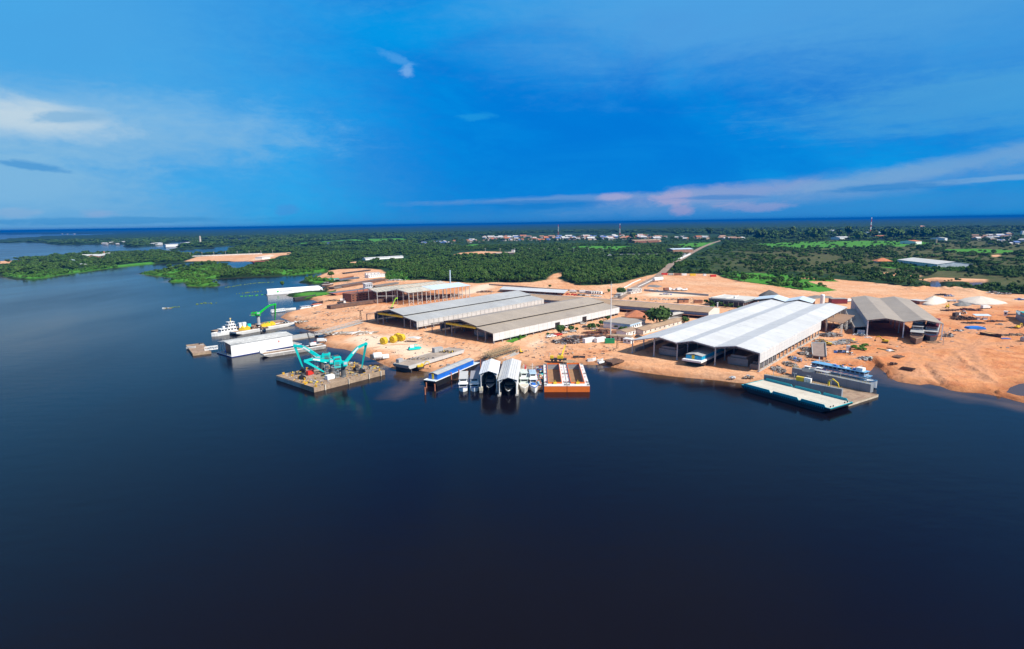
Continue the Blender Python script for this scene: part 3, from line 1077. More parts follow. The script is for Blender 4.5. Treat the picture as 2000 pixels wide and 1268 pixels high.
def grey_hall(px, ang, L, roofm, label, bottom, doors=(), wallm=None):
    o = thing('fabrication_hall', label, 'shed', G(*px), math.radians(ang), 'long fabrication halls')
    mb = MB()
    slopes(mb, PRG, -1.2, L)
    slopes(mb, PRU, -1.2, L)
    slopes(mb, PRL, -1.2, L)
    mb.build('roof', roofm, o)
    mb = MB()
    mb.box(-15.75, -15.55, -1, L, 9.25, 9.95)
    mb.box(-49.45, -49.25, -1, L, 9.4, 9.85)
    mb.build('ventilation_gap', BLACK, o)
    mb = MB()
    mb.hexa([(.2, -1, bottom), (.36, -1, bottom), (.36, L, bottom + .2), (.2, L, bottom + .2), (.2, -1, 6.75), (.36, -1, 6.75), (.36, L, 6.75), (.2, L, 6.75)])
    mb.build('side_wall', wallm or WALLW, o)
    mb = MB().box(-64.7, -64.5, 8, L, 1.2, 6.6)
    mb.build('far_side_wall', WALLG, o)
    mb = MB()
    mb.box(-63, -1, L - .3, L, 0, 6.7)
    mb.build('end_wall', WALLG, o)
    for y in (0, 30, 60, 90, 120):
        mb = MB()
        truss(mb, [(-64, 6.9), (-49.5, 9.5)], y)
        truss(mb, PRU, y)
        truss(mb, [(-15.5, 9.2), (0, 7.1)], y)
        mb.build('roof_truss', STEEL, o)
    for xx in (-64.2, -49, -42, -15.6, -8, -.2):
        zz = 6.4 if xx < -60 else 9.2 if xx < -40 else 8.8 if xx < -10 else 7.6 if xx < -5 else 6.4
        for y in ((0, 9, 18, 36, 60) if xx < -1 else range(0, int(L), 8)):
            if xx in (-42, -8) and y:
                continue
            col_h(o, xx, y, 0, zz, .5, STEEL)
    for y in doors:
        d = MB().box(.37, .55, y, y + 5.4, bottom - .6, 5.2)
        d.build('door', BLACK, o)
    return o


S3 = grey_hall((965, 671), -43.1, 151, ROOFT, 'long hall with taupe roof and white side wall, nearer of the two grey halls', 1.7, (64, 98))
S2 = grey_hall((816, 645), -40.9, 155, ROOFG, 'long hall with blue grey roof behind the taupe roofed hall', 2.2, (), WALLS)
for S, L in ((S3, 'yellow overhead crane girder under the front edge of the taupe roof'), (S2, 'yellow overhead crane girder under the front edge of the blue grey roof')):
    c_, s_ = math.cos(S.rotation_euler.z), math.sin(S.rotation_euler.z)
    o = thing('overhead_crane', L, 'overhead crane', S.location + Vector((0, 0, 0)), S.rotation_euler.z, 'yellow overhead cranes')
    mb = MB()
    mb.box(-47.5, -16.3, -.9, -.1, 8.0, 9.1)
    mb.box(-47.5, -16.3, 1.4, 2.2, 8.0, 9.1)
    mb.build('girder', YEL, o)
    mb = MB()
    mb.box(-34, -31, -.4, 1.8, 9.1, 9.7)
    mb.tube((-32.5, .7, 8.2), (-32.5, .7, 5.5), .12)
    mb.build('hoist_trolley', STEEL, o)
    for xx in (-47.9, -16.2):
        MB().box(xx - .4, xx + .4, -1.4, 2.8, 7.6, 8.0).build('end_carriage', DARK, o)

# --- open steel frame hall
S4 = thing('steel_frame_hall', 'unfinished open steel frame hall, half of its roof only purlins, behind the grey halls', 'shed', G(800, 596.5), math.radians(-43.4))
lb = loc(S4, 721, 597, GZ)
PA = [(-71, 12.3), (-50.7, 14.9), (-34.7, 12.1)]
PB_ = [(-34.3, 12.1), (-19.2, 14.9), (.6, 12.6)]
ya = lb.y
mb = MB()
slopes(mb, PB_, 30, 82, .15)
mb.build('roof', ROOFBL, S4)
OPEN = mat('translucent_purlin_sheet', (.62, .62, .54), .6, var=.2, scale=.15, c2=(.42, .42, .36), amt=.4, seam=[('y', 5.2, .5)])
mb = MB()
for prof, y0, y1 in ((PA, -14, 82), (PB_, -1, 29.8)):
    for (xa, za), (xb, zb) in zip(prof, prof[1:]):
        n = int(math.hypot(xb - xa, zb - za) / 1.25)
        for k in range(n + 1):
            xx, zz = xa + (xb - xa) * k / n, za + (zb - za) * k / n
            mb.box(xx - .42, xx + .42, y0, y1, zz - .18, zz)
mb.build('purlins', OPEN, S4)
mb = MB()
for prof, ys in ((PA, np.arange(-14, 83, 6)), (PB_, np.arange(-1, 83, 6))):
    for y in ys:
        for (xa, za), (xb, zb) in zip(prof, prof[1:]):
            mb.bar((xa, y, za - .5), (xb, y, zb - .5), .3, .6)
mb.build('rafters', LSTEEL, S4)
for y in np.arange(-.5, 83, 5.4):
    col_h(S4, 0, y, 0, 12.2, .55)
for y in np.arange(-14, 83, 10.8):
    col_h(S4, -34.5, y, 0, 11.8, .5)
for y in np.arange(-14, 50, 7.2):
    col_h(S4, -70.5, y, 0, 12, .5)
for xx in (-50.7, -19.2, -9.5, -27):
    col_h(S4, xx, -13.5 if xx < -40 else -.5, 0, zprof(PA if xx < -40 else PB_, xx) - .9, .4)
mb = MB()
for k, y in enumerate(np.arange(-.5, 77, 10.8)):
    mb.bar((.1, y, .3), (.1, y + 5.4, 4.5), .18)
    mb.bar((.1, y + 5.4, .3), (.1, y, 4.5), .18)
    mb.bar((.1, y, 4.6), (.1, y + 5.4, 4.6), .2)
mb.bar((-34.5, -14, 8), (-20, -1, 8), .5)
mb.build('bracing', LSTEEL, S4)
tag(MB().tube((0, 0, 0), (0, 0, 19), 1.0, .9, 14).lathe([(1.15, 0), (1.15, .5)], 14, (0, 0, 18.6)).build('chimney', mat('pale_blue_steel', (.42, .60, .74), .5), None, G(879.5, 556.5)), 'tall slim pale blue steel chimney in front of the forest', 'chimney')

# --- long brown-roofed cross building behind
A5, B5 = Vector((93.9 - 88, 508.5 + 66, GZ)), Vector((158.5, 460.2, GZ))
a5 = math.atan2(B5.y - A5.y, B5.x - A5.x)
L5 = (B5 - A5).xy.length
S5 = thing('store_building', 'very long low store building with brown gable roof behind the grey halls', 'shed', A5, a5)
mb = MB()
for (ya_, za), (yb, zb) in zip([(-1, 5.3), (14, 7.8)], [(14, 7.8), (29, 5.3)]):
    mb.hexa([(0, ya_, za - .2), (L5, ya_, za - .2), (L5, yb, zb - .2), (0, yb, zb - .2), (0, ya_, za), (L5, ya_, za), (L5, yb, zb), (0, yb, zb)])
mb.build('roof', ROOFB, S5)
MB().box(0, L5, 13.6, 14.4, 7.8, 8.05).build('ridge_cap', WHITE, S5)
MB().box(0, L5, -.2, 0, 2.6, 5.2).build('front_wall', WALLG, S5)
MB().box(0, L5, -3.5, -.2, 2.2, 2.5).build('lean_to_roof', RUST2, S5)
MB().box(0, L5, 5, 5.3, 0, 2.6).build('inner_wall', DARK, S5)
MB().prism([(-.2, 0), (28.2, 0), (28.2, 5.1), (14, 7.5), (-.2, 5.1)], L5 - .3, L5 - .05, 'x').build('gable_wall', mat('cream_render', (.66, .63, .58), .8, var=.2, scale=.3), S5)
for k in range(16):
    col_h(S5, L5 - 4 - k * 11, -3.2, 0, 2.2, .35, STEEL)

# --- white carport with posts
o = thing('carport', 'long white flat roofed carport behind the brown roofed store', 'carport', G(986, 572))
a_, b__ = loc(o, 1102, 572.5, GZ + 3.4), loc(o, 1110, 566.4, GZ + 3.8)
e_, f_ = loc(o, 975, 565, GZ + 3.4), loc(o, 983, 559.5, GZ + 3.8)
mb = MB()
mb.hexa([e_ - Vector((0, 0, .25)), a_ - Vector((0, 0, .25)), b__ - Vector((0, 0, .25)), f_ - Vector((0, 0, .25)), e_, a_, b__, f_])
mb.build('roof', ROOFW, o)
for k in range(13):
    q = e_.lerp(a_, (k + .3) / 13)
    col_h(o, q.x, q.y + .8, 0, 3.1, .25, STEEL, 'post')

# --- twin grey hall on the right
S7 = thing('repair_hall', 'twin-gabled taupe roofed hall over two riverboats on the right', 'shed', G(1693, 655.5), math.radians(-25.9))
PR7 = [(-.7, 10.7), (9.9, 12.6), (20.3, 10.8), (30.6, 12.8), (41.6, 10.7)]
mb = MB()
slopes(mb, PR7, -.8, 127)
mb.build('roof', ROOFT, S7)
MB().box(-.2, 0, 0, 126, 0, 10.4).build('side_wall', mat('blue_grey_side_sheet', (.36, .41, .46), .6, var=.15, scale=.1, seam=[('y', 6., .2), ('z', 5, .2)]), S7)
for y in (0, 32, 64, 96, 125):
    mb = MB()
    truss(mb, PR7, y, 1.1)
    mb.build('roof_truss', STEEL, S7)
for xx, zz in ((0, 10.3), (20.3, 10.3), (41.2, 10.3)):
    for y in (0, 18, 36, 54, 72, 90, 108, 126):
        col_h(S7, xx, y, 0, zz, .6 if xx else .7, WHITE if y == 0 else LSTEEL)
mb = MB()
mb.hexa([(-7.5, 3, 4.6), (-.2, 3, 5.6), (-.2, 92, 5.6), (-7.5, 92, 4.6), (-7.5, 3, 4.8), (-.2, 3, 5.8), (-.2, 92, 5.8), (-7.5, 92, 4.8)])
mb.build('lean_to_roof', ROOFT, S7)
MB().box(-7.4, -7.2, 3.2, 90, 0, 4.5).build('lean_to_wall', WALLG, S7)
MB().box(-5.5, -1.2, 1.2, 3.1, 0, 3.2).build('site_office', mat('pale_office_panels', (.55, .62, .68), .6), S7)
MB().box(.2, 41, 126.2, 126.5, 0, 10).build('end_wall', RUST, S7)
MB().box(.3, 20, 60, 60.2, 0, 8).build('partition', RUST, S7)

# --- roofs behind the white hall
o = thing('annex_shed', 'pale blue double gable roofed shed just behind the white hall', 'shed', G(1590, 600), math.radians(-33))
pr = [(-46, 7.2), (-30, 9.6), (-20, 6.9), (-9, 9.6), (1.5, 6.9)]
ey = loc(o, 1587, 592, GZ + 7)
sx, sy = ey.x - 1.5, ey.y
mb = MB()
slopes(mb, [(a + sx, b) for a, b in pr], sy, sy + 26)
mb.build('roof', ROOFBL, o)
mb = MB()
for (a, b), (c, d_) in zip(pr, pr[1:]):
    mb.hexa([(a + sx, sy + .3, b - 1.7), (c + sx, sy + .3, d_ - 1.7), (c + sx, sy + .5, d_ - 1.7), (a + sx, sy + .5, b - 1.7), (a + sx, sy + .3, b - .25), (c + sx, sy + .3, d_ - .25), (c + sx, sy + .5, d_ - .25), (a + sx, sy + .5, b - .25)])
mb.build('fascia', mat('dark_green_fascia', (.01, .035, .03), .5), o)
for k in range(5):
    col_h(o, sx - 45.5 + k * 11.6, sy + 1, 0, 6.6, .5, RUST2)
MB().box(sx - 46, sx + 1, sy + 25, sy + 25.4, 0, 6.5).build('back_wall', RUST2, o)
tag(MB().lathe([(1.9, 0), (1.9, 8.6), (1.5, 9.3), (.3, 9.8)], 16).build('silo', WHITE, None, G(1605.5, 595)), 'white upright cylindrical silo behind the white hall', 'silo')

o = thing('canopy', 'brown flat roofed canopy on white lattice posts between the white hall and the repair hall', 'canopy', G(1640, 648))
zc = GZ + 7.6
q = [loc(o, *p_, zc) for p_ in ((1585, 620.5), (1646, 631.5), (1669, 616), (1606.5, 609))]
mb = MB()
mb.hexa([p_ - Vector((0, 0, .25)) for p_ in q] + q)
mb.build('roof', mat('dark_brown_sheet_roof', (.33, .20, .12), .8, var=.25, scale=.08, c2=(.24, .13, .08), amt=.3, seam=[('x', 14., .3)]), o)
for i, j, f in ((0, 1, .05), (0, 1, .5), (0, 1, .97), (1, 2, .33), (1, 2, .66), (1, 2, .98), (3, 2, .3), (3, 2, .6)):
    p_ = q[i].lerp(q[j], f)
    mb = MB()
    for dx, dy_ in ((-.5, -.5), (.5, -.5), (.5, .5), (-.5, .5)):
        mb.bar((p_.x + dx, p_.y + dy_, 0), (p_.x + dx, p_.y + dy_, 7.3), .14)
    for k in range(5):
        z0 = k * 1.45
        mb.bar((p_.x - .5, p_.y - .5, z0), (p_.x + .5, p_.y - .5, z0 + 1.45), .1)
        mb.bar((p_.x + .5, p_.y + .5, z0), (p_.x - .5, p_.y + .5, z0 + 1.45), .1)
        mb.bar((p_.x + .5, p_.y - .5, z0), (p_.x + .5, p_.y + .5, z0 + 1.45), .1)
    mb.build('post', LSTEEL, o)


def boxhouse(name, label, cat, a, b, depth, h, wallm, roofm, over=.4, pitch=0., hip=False, wins=0, group=None, doors=0, z=GZ, kind='flat'):
    """small building: front from pixel a to pixel b, depth in metres"""
    A, an, L = fr(a, b, z)
    o = thing(name, label, cat, A, an, group)
    MB().box(0, L, 0, depth, -.3, h).build('wall', wallm, o)
    mb = MB()
    if hip:
        x0, x1, y0, y1 = -over, L + over, -over, depth + over
        m = min(L, depth) / 2
        r1, r2 = ((m, depth / 2), (L - m, depth / 2)) if L >= depth else ((L / 2, m), (L / 2, depth - m))
        if abs(r1[0] - r2[0]) + abs(r1[1] - r2[1]) < .3:
            r2 = (r1[0] + .3, r1[1])
        zb, zt = h, h + pitch
        c4 = [(x0, y0, zb), (x1, y0, zb), (x1, y1, zb), (x0, y1, zb)]
        p1, p2 = (*r1, zt), (*r2, zt)
        if L >= depth:
            for f in ((c4[0], c4[1], p2, p1), (c4[1], c4[2], p2), (c4[2], c4[3], p1, p2), (c4[3], c4[0], p1)):
                mb.face(f)
        else:
            for f in ((c4[0], c4[1], p1), (c4[1], c4[2], p2, p1), (c4[2], c4[3], p2), (c4[3], c4[0], p1, p2)):
                mb.face(f)
        mb.face(c4[::-1])
    elif pitch:
        for (ya_, za), (yb, zb) in (((-over, h), (depth / 2, h + pitch)), ((depth / 2, h + pitch), (depth + over, h))):
            mb.hexa([(-over, ya_, za), (L + over, ya_, za), (L + over, yb, zb), (-over, yb, zb), (-over, ya_, za + .2), (L + over, ya_, za + .2), (L + over, yb, zb + .2), (-over, yb, zb + .2)])
    else:
        mb.box(-over, L + over, -over, depth + over, h, h + .3)
    mb.build('roof', roofm, o)
    if pitch and not hip:
        mb = MB()
        for xx in (.02, L - .22):
            mb.prism([(0, h), (depth, h), (depth / 2, h + pitch)], xx, xx + .2, 'x')
        mb.build('gable', wallm, o)
    for k in range(wins):
        cx = L * (k + .5) / wins
        MB().box(cx - .6, cx + .6, -.06, .0, h * .38, h * .75).build('window', GLASS, o)
    for k in range(doors):
        cx = L * (k + 1) / (doors + 1) + 1
        MB().box(cx - .5, cx + .5, -.07, .0, 0, 2.1).build('door', RUST, o)
    return o
# ---------------------------------------------------------------- floating things
def at(o, x, y, z=0.):
    c, s = math.cos(o.rotation_euler.z), math.sin(o.rotation_euler.z)
    return Vector((o.location.x + x * c - y * s, o.location.y + x * s + y * c, o.location.z + z))


def ray_at(px, py, Y):
    D = Fw * FPX + Rv * (px - 1000) + Uv * (634 - py)
    t = Y / D.y
    return Vector((t * D.x, Y, CH + t * D.z))


def barge(name, label, cat, a, b, z, w, hullm, deckm, rimm=None, rake=(3, 3), base=0., group=None, bottom=-.5, rail=.18):
    A, an, L = fr(a, b, z)
    o = thing(name, label, cat, (A.x, A.y, base), an, group)
    if not isinstance(w, (int, float)):
        w = loc(o, w[0], w[1], z).y
    h = z - base
    MB().prism([(rake[0], bottom), (L - rake[1], bottom), (L - .05, h - .75), (L, h - .1), (0, h - .1), (.05, h - .75)], 0, w, 'y').build('hull', hullm, o)
    MB().box(.25, L - .25, .25, w - .25, h - .1, h).build('deck', deckm, o)
    mb = MB()
    for x0, x1, y0, y1 in ((0, L, 0, .25), (0, L, w - .25, w), (0, .25, .25, w - .25), (L - .25, L, .25, w - .25)):
        mb.box(x0, x1, y0, y1, h - .1, h + rail)
    mb.build('gunwale', rimm or hullm, o)
    return o, L, w, h


def scrap(label, px, py, w, d, h, mats, n=60, z=GZ, name='scrap_pile', cat='scrap pile', group=None, lng=None, seed=0, rot=None, at_=None):
    """one heap of loose bars, plates and pieces"""
    r = random.Random(int(px * 31 + py * 7 + seed))
    mb = MB()
    for k in range(n):
        a, q = r.uniform(0, 6.28), math.sqrt(r.random())
        x, y = w / 2 * q * math.cos(a), d / 2 * q * math.sin(a)
        zz = h * 1.5 * (1 - q * .8) * r.random()
        ln = (lng or max(w, d) * .35) * r.uniform(.4, 1.1)
        an = (rot if rot is not None else 0) + r.gauss(0, .35 if rot is not None else 1.6)
        u = Vector((math.cos(an), math.sin(an), r.uniform(-.12, .12))) * ln / 2
        c = Vector((x, y, zz + .15))
        mb.mi(r.randrange(len(mats)))
        if r.random() < .6:
            mb.bar(c - u, c + u, r.uniform(.18, .6), r.uniform(.15, .5))
        else:
            s = r.uniform(.5, 1.9)
            mb.bar(c - u * .3, c + u * .3, s, r.uniform(.08, s * .8))
    p_ = at_ if at_ is not None else P(px, py, z)
    return tag(mb.build(name, mats, None, p_), label, cat, group)


def container(label, p_, rot, dims, m, name='container', cat='container', group=None):
    l_, w_, h_ = dims
    o = thing(name, label, cat, p_, rot, group)
    mb = MB()
    mb.box(0, l_, 0, w_, .1, h_)
    n = int(l_ / .8)
    for k in range(n):
        mb.box(k * l_ / n + .1, (k + .5) * l_ / n, -.06, 0, .25, h_ - .2)
    mb.build('body', m, o)
    MB().box(l_, l_ + .07, .15, w_ - .15, .25, h_ - .15).build('door', m, o)
    MB().box(-.08, l_ + .08, -.08, w_ + .08, h_, h_ + .1).build('roof', m, o)
    return o


# --- turquoise cranes on their pontoon
MARKS = mat('pontoon_timber_fender', (.40, .29, .20), .9, var=.4, scale=.4, c2=(.24, .15, .10), amt=.45, seam=[('z', .8, .12)])
PON, L, w_, h_ = barge('crane_pontoon', 'square timber-sided pontoon carrying three turquoise cranes', 'pontoon', (613, 757.7), (751.6, 723.7), 2.4, (544, 733), MARKS, DECKB, WOOD, (0, 0))
MB().prism([(-.12, 12.5), (-.05, 12.5), (-.05, 37), (-.12, 37)], .2, 2.2, 'z').build('side_plating', CONC, PON)
mb = MB()
for x in (6, 19.5, 32, 39.5):
    mb.tube((x, -.35, -1.5), (x, -.35, 2.7), .3, n=8)
mb.build('fender_pile', mat('pale_timber', (.66, .58, .48), .9), PON)


dark_ped = mat('dark_grey_pedestal', (.10, .105, .11), .6, var=.3, scale=.4)


def hyd_crane(label, base, dz, ztop, elbow, eY, tip, tz, m, m2, r=1.2, group=None, lattice=True, house=(6.2, 4.0, 3.7), grab=None, thick=1.55, name='material_crane', tipdy=0., bz=1.5):
    B0 = P(*base, dz)
    o = thing(name, label, 'crane', B0, 0, group)
    H = ztop - dz
    E_ = ray_at(*elbow, B0.y + eY) - B0
    T = (P(tip[0], tip[1], tz) if tipdy == 0 else ray_at(tip[0], tip[1], B0.y + tipdy)) - B0
    an = math.atan2(E_.y, E_.x)
    R_ = Matrix.Rotation(an, 4, 'Z')
    MB().lathe([(r * 1.25, 0), (r * 1.25, .4), (r, .8), (r, H - .7), (r * 1.3, H - .4), (r * 1.3, H)], 18).build('pedestal', m2, o)

    def rb(mb, *bx):
        x0, x1, y0, y1, z0, z1 = bx
        mb.hexa([R_ @ Vector(q) for q in ((x0, y0, z0), (x1, y0, z0), (x1, y1, z0), (x0, y1, z0), (x0, y0, z1), (x1, y0, z1), (x1, y1, z1), (x0, y1, z1))])
        return mb
    hl, hw, hh = house
    mb = MB()
    rb(mb, -hl * .72, hl * .28, -hw / 2, hw / 2, H, H + .5)
    rb(mb, -hl * .72, -.4, -hw / 2, hw / 2, H + .5, H + hh)
    rb(mb, -hl * .66, -.8, -hw / 2 + .3, hw / 2 - .3, H + hh, H + hh + .35)
    rb(mb, -.4, hl * .2, -.55, .55, H + .5, H + hh * .75)
    mb.build('machinery_house', m, o)
    mb = MB()
    for k in range(4):
        rb(mb, -hl * .72 - .06, -hl * .72, -hw / 2 + .3, hw / 2 - .3, H + .8 + k * .55, H + 1.05 + k * .55)
    for k in range(3):
        for sg in (-1, 1):
            ya_, yb_ = sorted((sg * hw / 2, sg * (hw / 2 + .05)))
            rb(mb, -hl * .66, -hl * .30, ya_, yb_, H + 1.0 + k * .75, H + 1.35 + k * .75)
    rb(mb, -hl * .6, -hl * .2, -hw * .3, hw * .3, H + hh + .36, H + hh + .7)
    mb.build('grille', dark_ped if lattice else DARK, o)
    mb = MB()
    for yy in (-hw / 2 - .1, hw / 2 + .1):
        for zz in (H + .5, H + 1.5):
            rb(mb, -hl * .9, hl * .3, yy - .06, yy + .06, zz, zz + .1)
    rb(mb, -hl * .95, -hl * .73, -hw / 2, hw / 2, H + .3, H + .5)
    mb.build('service_platform', LSTEEL, o)
    side = -1 if (R_ @ Vector((0, -1, 0))).y < 0 else 1
    y0, y1 = sorted((side * hw * .5, side * (hw * .5 + 1.5)))
    cab = rb(MB(), -.2, 2.0, y0, y1, H + .9, H + 3.2).build('cabin', m, o)
    mb = MB()
    rb(mb, 2.0, 2.06, y0 + .15, y1 - .15, H + 1.6, H + 3.0)
    yy = y1 if side > 0 else y0 - .06
    rb(mb, .2, 1.8, yy, yy + .06, H + 1.7, H + 3.0)
    mb.build('cabin_window', mat('pale_window_glass', (.55, .62, .66), .2), cab)
    S0 = R_ @ Vector((1.0, 0, H + bz))
    d = E_ - S0
    up = Vector((0, 0, 1))
    side_v = d.cross(up).normalized()
    nrm = side_v.cross(d).normalized()
    n_ = 7
    arc = [S0 + d * (k / n_) + nrm * d.length * .10 * (math.sin(math.pi * min(1, (k / n_) * .62 + .0)) if k < n_ else 0) * (1 if k < n_ - 1 else .55) for k in range(n_ + 1)]
    arc[-1] = E_
    K1, K2 = arc[3], arc[5]
    wd = [thick * (1.15 - .06 * k) for k in range(n_ + 1)]
    mb = MB()
    for k in range(n_):
        mb.bar(arc[k], arc[k + 1], thick * .72, wd[k], nrm, thick * .70, wd[k + 1])
    mb.tube(E_ - side_v * thick * .45, E_ + side_v * thick * .45, thick * .5, n=12)
    mb.build('boom', m, o)
    if lattice:
        mb = MB()
        for sg in (-1, 1):
            off = side_v * sg * thick * .375
            mb.bar(arc[3] + off, arc[4] + off, .06, thick * .5, nrm)
            mb.bar(arc[4] + off, arc[5] + off, .06, thick * .5, nrm)
        mb.build('boom_plate', WHITE, o)
    MB().bar(E_, T, thick * .68, thick * .9, nrm, thick * .35, thick * .38).build('stick', m, o)
    mb = MB()
    mb.tube(R_ @ Vector((1.6, .9, H + .7)), K1 + side_v * .1 - nrm * thick * .4, .22, n=7)
    mb.tube(K2 + nrm * thick * .65, E_ + (T - E_) * .12 + nrm * .9, .17, n=7)
    mb.build('hydraulic_cylinder', LSTEEL, o)
    if lattice:
        mb = MB()
        for dx in (-.9, .9):
            for dy_ in (-.9, .9):
                mb.bar((-r - 1.6 + dx, -.8 + dy_, 0), (-r - 1.6 + dx, -.8 + dy_, H), .12)
        for k in range(int(H / .9)):
            z0 = k * .9
            mb.box(-r - 2.5, -r - .7, -1.7, .1, z0, z0 + .06) if k % 2 == 0 else None
            s_ = 1 if k % 2 else -1
            mb.bar((-r - 1.6 - .9 * s_, -1.7, z0), (-r - 1.6 + .9 * s_, -1.7, z0 + .9), .12)
            mb.bar((-r - 2.5, -.8 - .9 * s_, z0), (-r - 2.5, -.8 + .9 * s_, z0 + .9), .1)
            mb.box(-r - 2.5, -r - .7, -1.74, -1.7, z0 + .85, z0 + .95)
        mb.build('stair_tower', LSTEEL, o)
    if grab:
        g0 = T + Vector((0, 0, -.1))
        mb = MB()
        mb.bar(T, g0 + Vector((0, 0, -.6)), .4)
        for sgn in (-1, 1):
            mb.prism([(0, 0), (sgn * 1.5, -.4), (sgn * 1.7, -1.7), (sgn * .15, -2.1)], -.9, .9, 'y')
        me = mb
        me.v = [tuple(Vector(v) + (Vector((0, 0, 0)) if i < 8 else g0 + Vector((0, 0, -.4)))) for i, v in enumerate(me.v)]
        me.build('grab', BLACK, o)
    return o


hyd_crane('turquoise crane with boom swung high left over a black grab, rearmost on pontoon', (630, 722), 2.4, 7.6, (575.5, 675.5), -2, (592, 719), 3.2, TEAL, dark_ped, group='turquoise pontoon cranes')
hyd_crane('turquoise crane with low folded boom, middle one on the pontoon', (650, 728), 2.4, 7.2, (596, 705.5), -7, (633, 726.5), 3.4, TEAL, dark_ped, group='turquoise pontoon cranes', bz=1.0)
hyd_crane('turquoise crane with boom raised to the right, nearest on the pontoon', (671, 736), 2.4, 7.9, (715, 671.5), 5, (706.5, 719), 5.0, TEAL, dark_ped, group='turquoise pontoon cranes', grab=True)
container('white deck box with two lids near the pontoon front edge', P(640, 743, 2.4), PON.rotation_euler.z, (4.2, 2.6, 2.2), WHITE)
container('red container on the pontoon beside a black grab', P(602, 734, 2.4), PON.rotation_euler.z + .1, (3.6, 1.8, 2.3), RED)
for i, (px, py, lab) in enumerate(((591, 727, 'black clamshell grab lying on the pontoon left of the red container'), (590.5, 740.5, 'black clamshell grab lying in front of the red container'), (705, 729, 'large black clamshell grab on the pontoon below the raised boom'), (696, 724, 'small black clamshell grab left of the large grab'))):
    o = thing('clamshell_grab', lab, 'grab', P(px, py, 2.4), i * .8, 'black grabs on the crane pontoon')
    for s_ in (-1, 1):
        MB().prism([(0, 2.0), (s_ * 1.1, 1.7), (s_ * 1.7, .5), (s_ * .9, .05), (s_ * .05, .1)], -1., 1., 'y').build('jaw', BLACK, o)
    MB().tube((0, -.5, 2.0), (0, .5, 2.0), .35).box(-.4, .4, -.4, .4, 2.0, 2.9).build('head', DARK, o)
mixm = [YEL, DARK, WOOD, LSTEEL, STEEL]
YEL2 = mat('yellow_lantern_paint', (.75, .42, .02), .6)
for k, (px, py) in enumerate(((571, 735), (553.5, 731), (595, 742), (617, 756), (596, 751), (692, 716), (690, 720), (723, 717), (741, 724), (584, 738), (600, 721))):
    o = thing('mooring_bollard', 'small orange yellow mooring bollard on the crane pontoon deck', 'bollard', P(px, py, 2.42), k, 'bollards on the crane pontoon')
    MB().box(-.6, .6, -.45, .45, 0, .16).build('base_plate', YEL2, o)
    MB().lathe([(.28, .16), (.28, .75), (.42, .8), (.42, .95)], 10, (-.32, 0, 0)).lathe([(.28, .16), (.28, .75), (.42, .8), (.42, .95)], 10, (.32, 0, 0)).build('post', YEL2, o)
for k, (px, py, a_) in enumerate(((640, 735, 'between the pedestals'), (690, 712, 'behind the nearest turquoise crane'), (612, 748, 'at the pontoon corner nearest the river'), (577, 730, 'at the left corner of the crane pontoon'), (730, 719, 'at the right end of the crane pontoon'), (660, 722, 'under the turquoise machinery houses'), (688, 731, 'along the front edge of the crane pontoon'))):
    scrap('loose gear and timbers ' + a_, px, py, 7, 5, .8, mixm, 34, 2.42, 'loose_gear', 'gear heap', lng=1.4)

# --- blue covered barge and its mooring piles
BB, L, w_, h_ = barge('covered_barge', 'long black hulled barge with bright blue hatch coaming and grey covers', 'barge', (850.5, 745.5), (937, 708.5), 2.9, (825.5, 743), BLACK, mat('pale_blue_white_deck', (.62, .72, .80), .6), WHITE, (1.5, 9))
MB().box(3.2, L - 5, 1.0, w_ - 1.0, h_, h_ + 2.6).build('hatch_coaming', BLUE, BB)
mb = MB()
for k in range(36):
    x = 3.6 + k * (L - 9) / 36
    mb.box(x, x + .18, .82, 1.0, h_ + .05, h_ + 2.5)
mb.build('stanchion', BLUE, BB)
yc = w_ / 2
for x0, x1 in ((3.0, 12), (12.15, 21), (21.15, L * .6), (L * .6 + .15, L - 4.8)):
    mb = MB()
    for ya_, za, yb, zb in ((.8, 2.6, yc, 3.3), (yc, 3.3, w_ - .8, 2.6)):
        mb.hexa([(x0, ya_, h_ + za), (x1, ya_, h_ + za), (x1, yb, h_ + zb), (x0, yb, h_ + zb), (x0, ya_, h_ + za + .2), (x1, ya_, h_ + za + .2), (x1, yb, h_ + zb + .2), (x0, yb, h_ + zb + .2)])
    mb.build('hatch_cover', mat('grey_hatch_covers', (.42, .43, .43), .6, var=.12, scale=.3, seam=[('x', 3., .12)]), BB)
MB().box(2.9, 3.15, w_ * .42, w_ * .58, h_ + .2, h_ + 2.8).build('ladder', YEL, BB)
for k, (px, y1, y0) in enumerate(((830.5, 757, 771), (832.8, 748, 758), (849.5, 750.5, 764), (881.5, 728, 743), (896.5, 722, 741), (912, 724, 733), (938.5, 703, 718))):
    zt = 1.5
    B_ = P(px, y0, 0)
    lo = [z for z in np.arange(.5, 12, .1) if (lambda q: 634 - FPX * q.dot(Uv) / q.dot(Fw))(Vector((B_.x, B_.y, z - CH))) > y1]
    zt = (lo[-1] if lo else 2.5)
    tag(MB().tube((0, 0, -2.5), (0, 0, zt), .34, .3, 10).tube((0, 0, zt), (0, 0, zt + .12), .36, .36, 10).build('mooring_pile', mat('rusty_pile_paint', (.42, .15, .08), .8, var=.35, scale=.8), None, B_), 'rusty red steel mooring pile standing in the water by the blue barge', 'mooring pile', 'mooring piles by the blue barge')


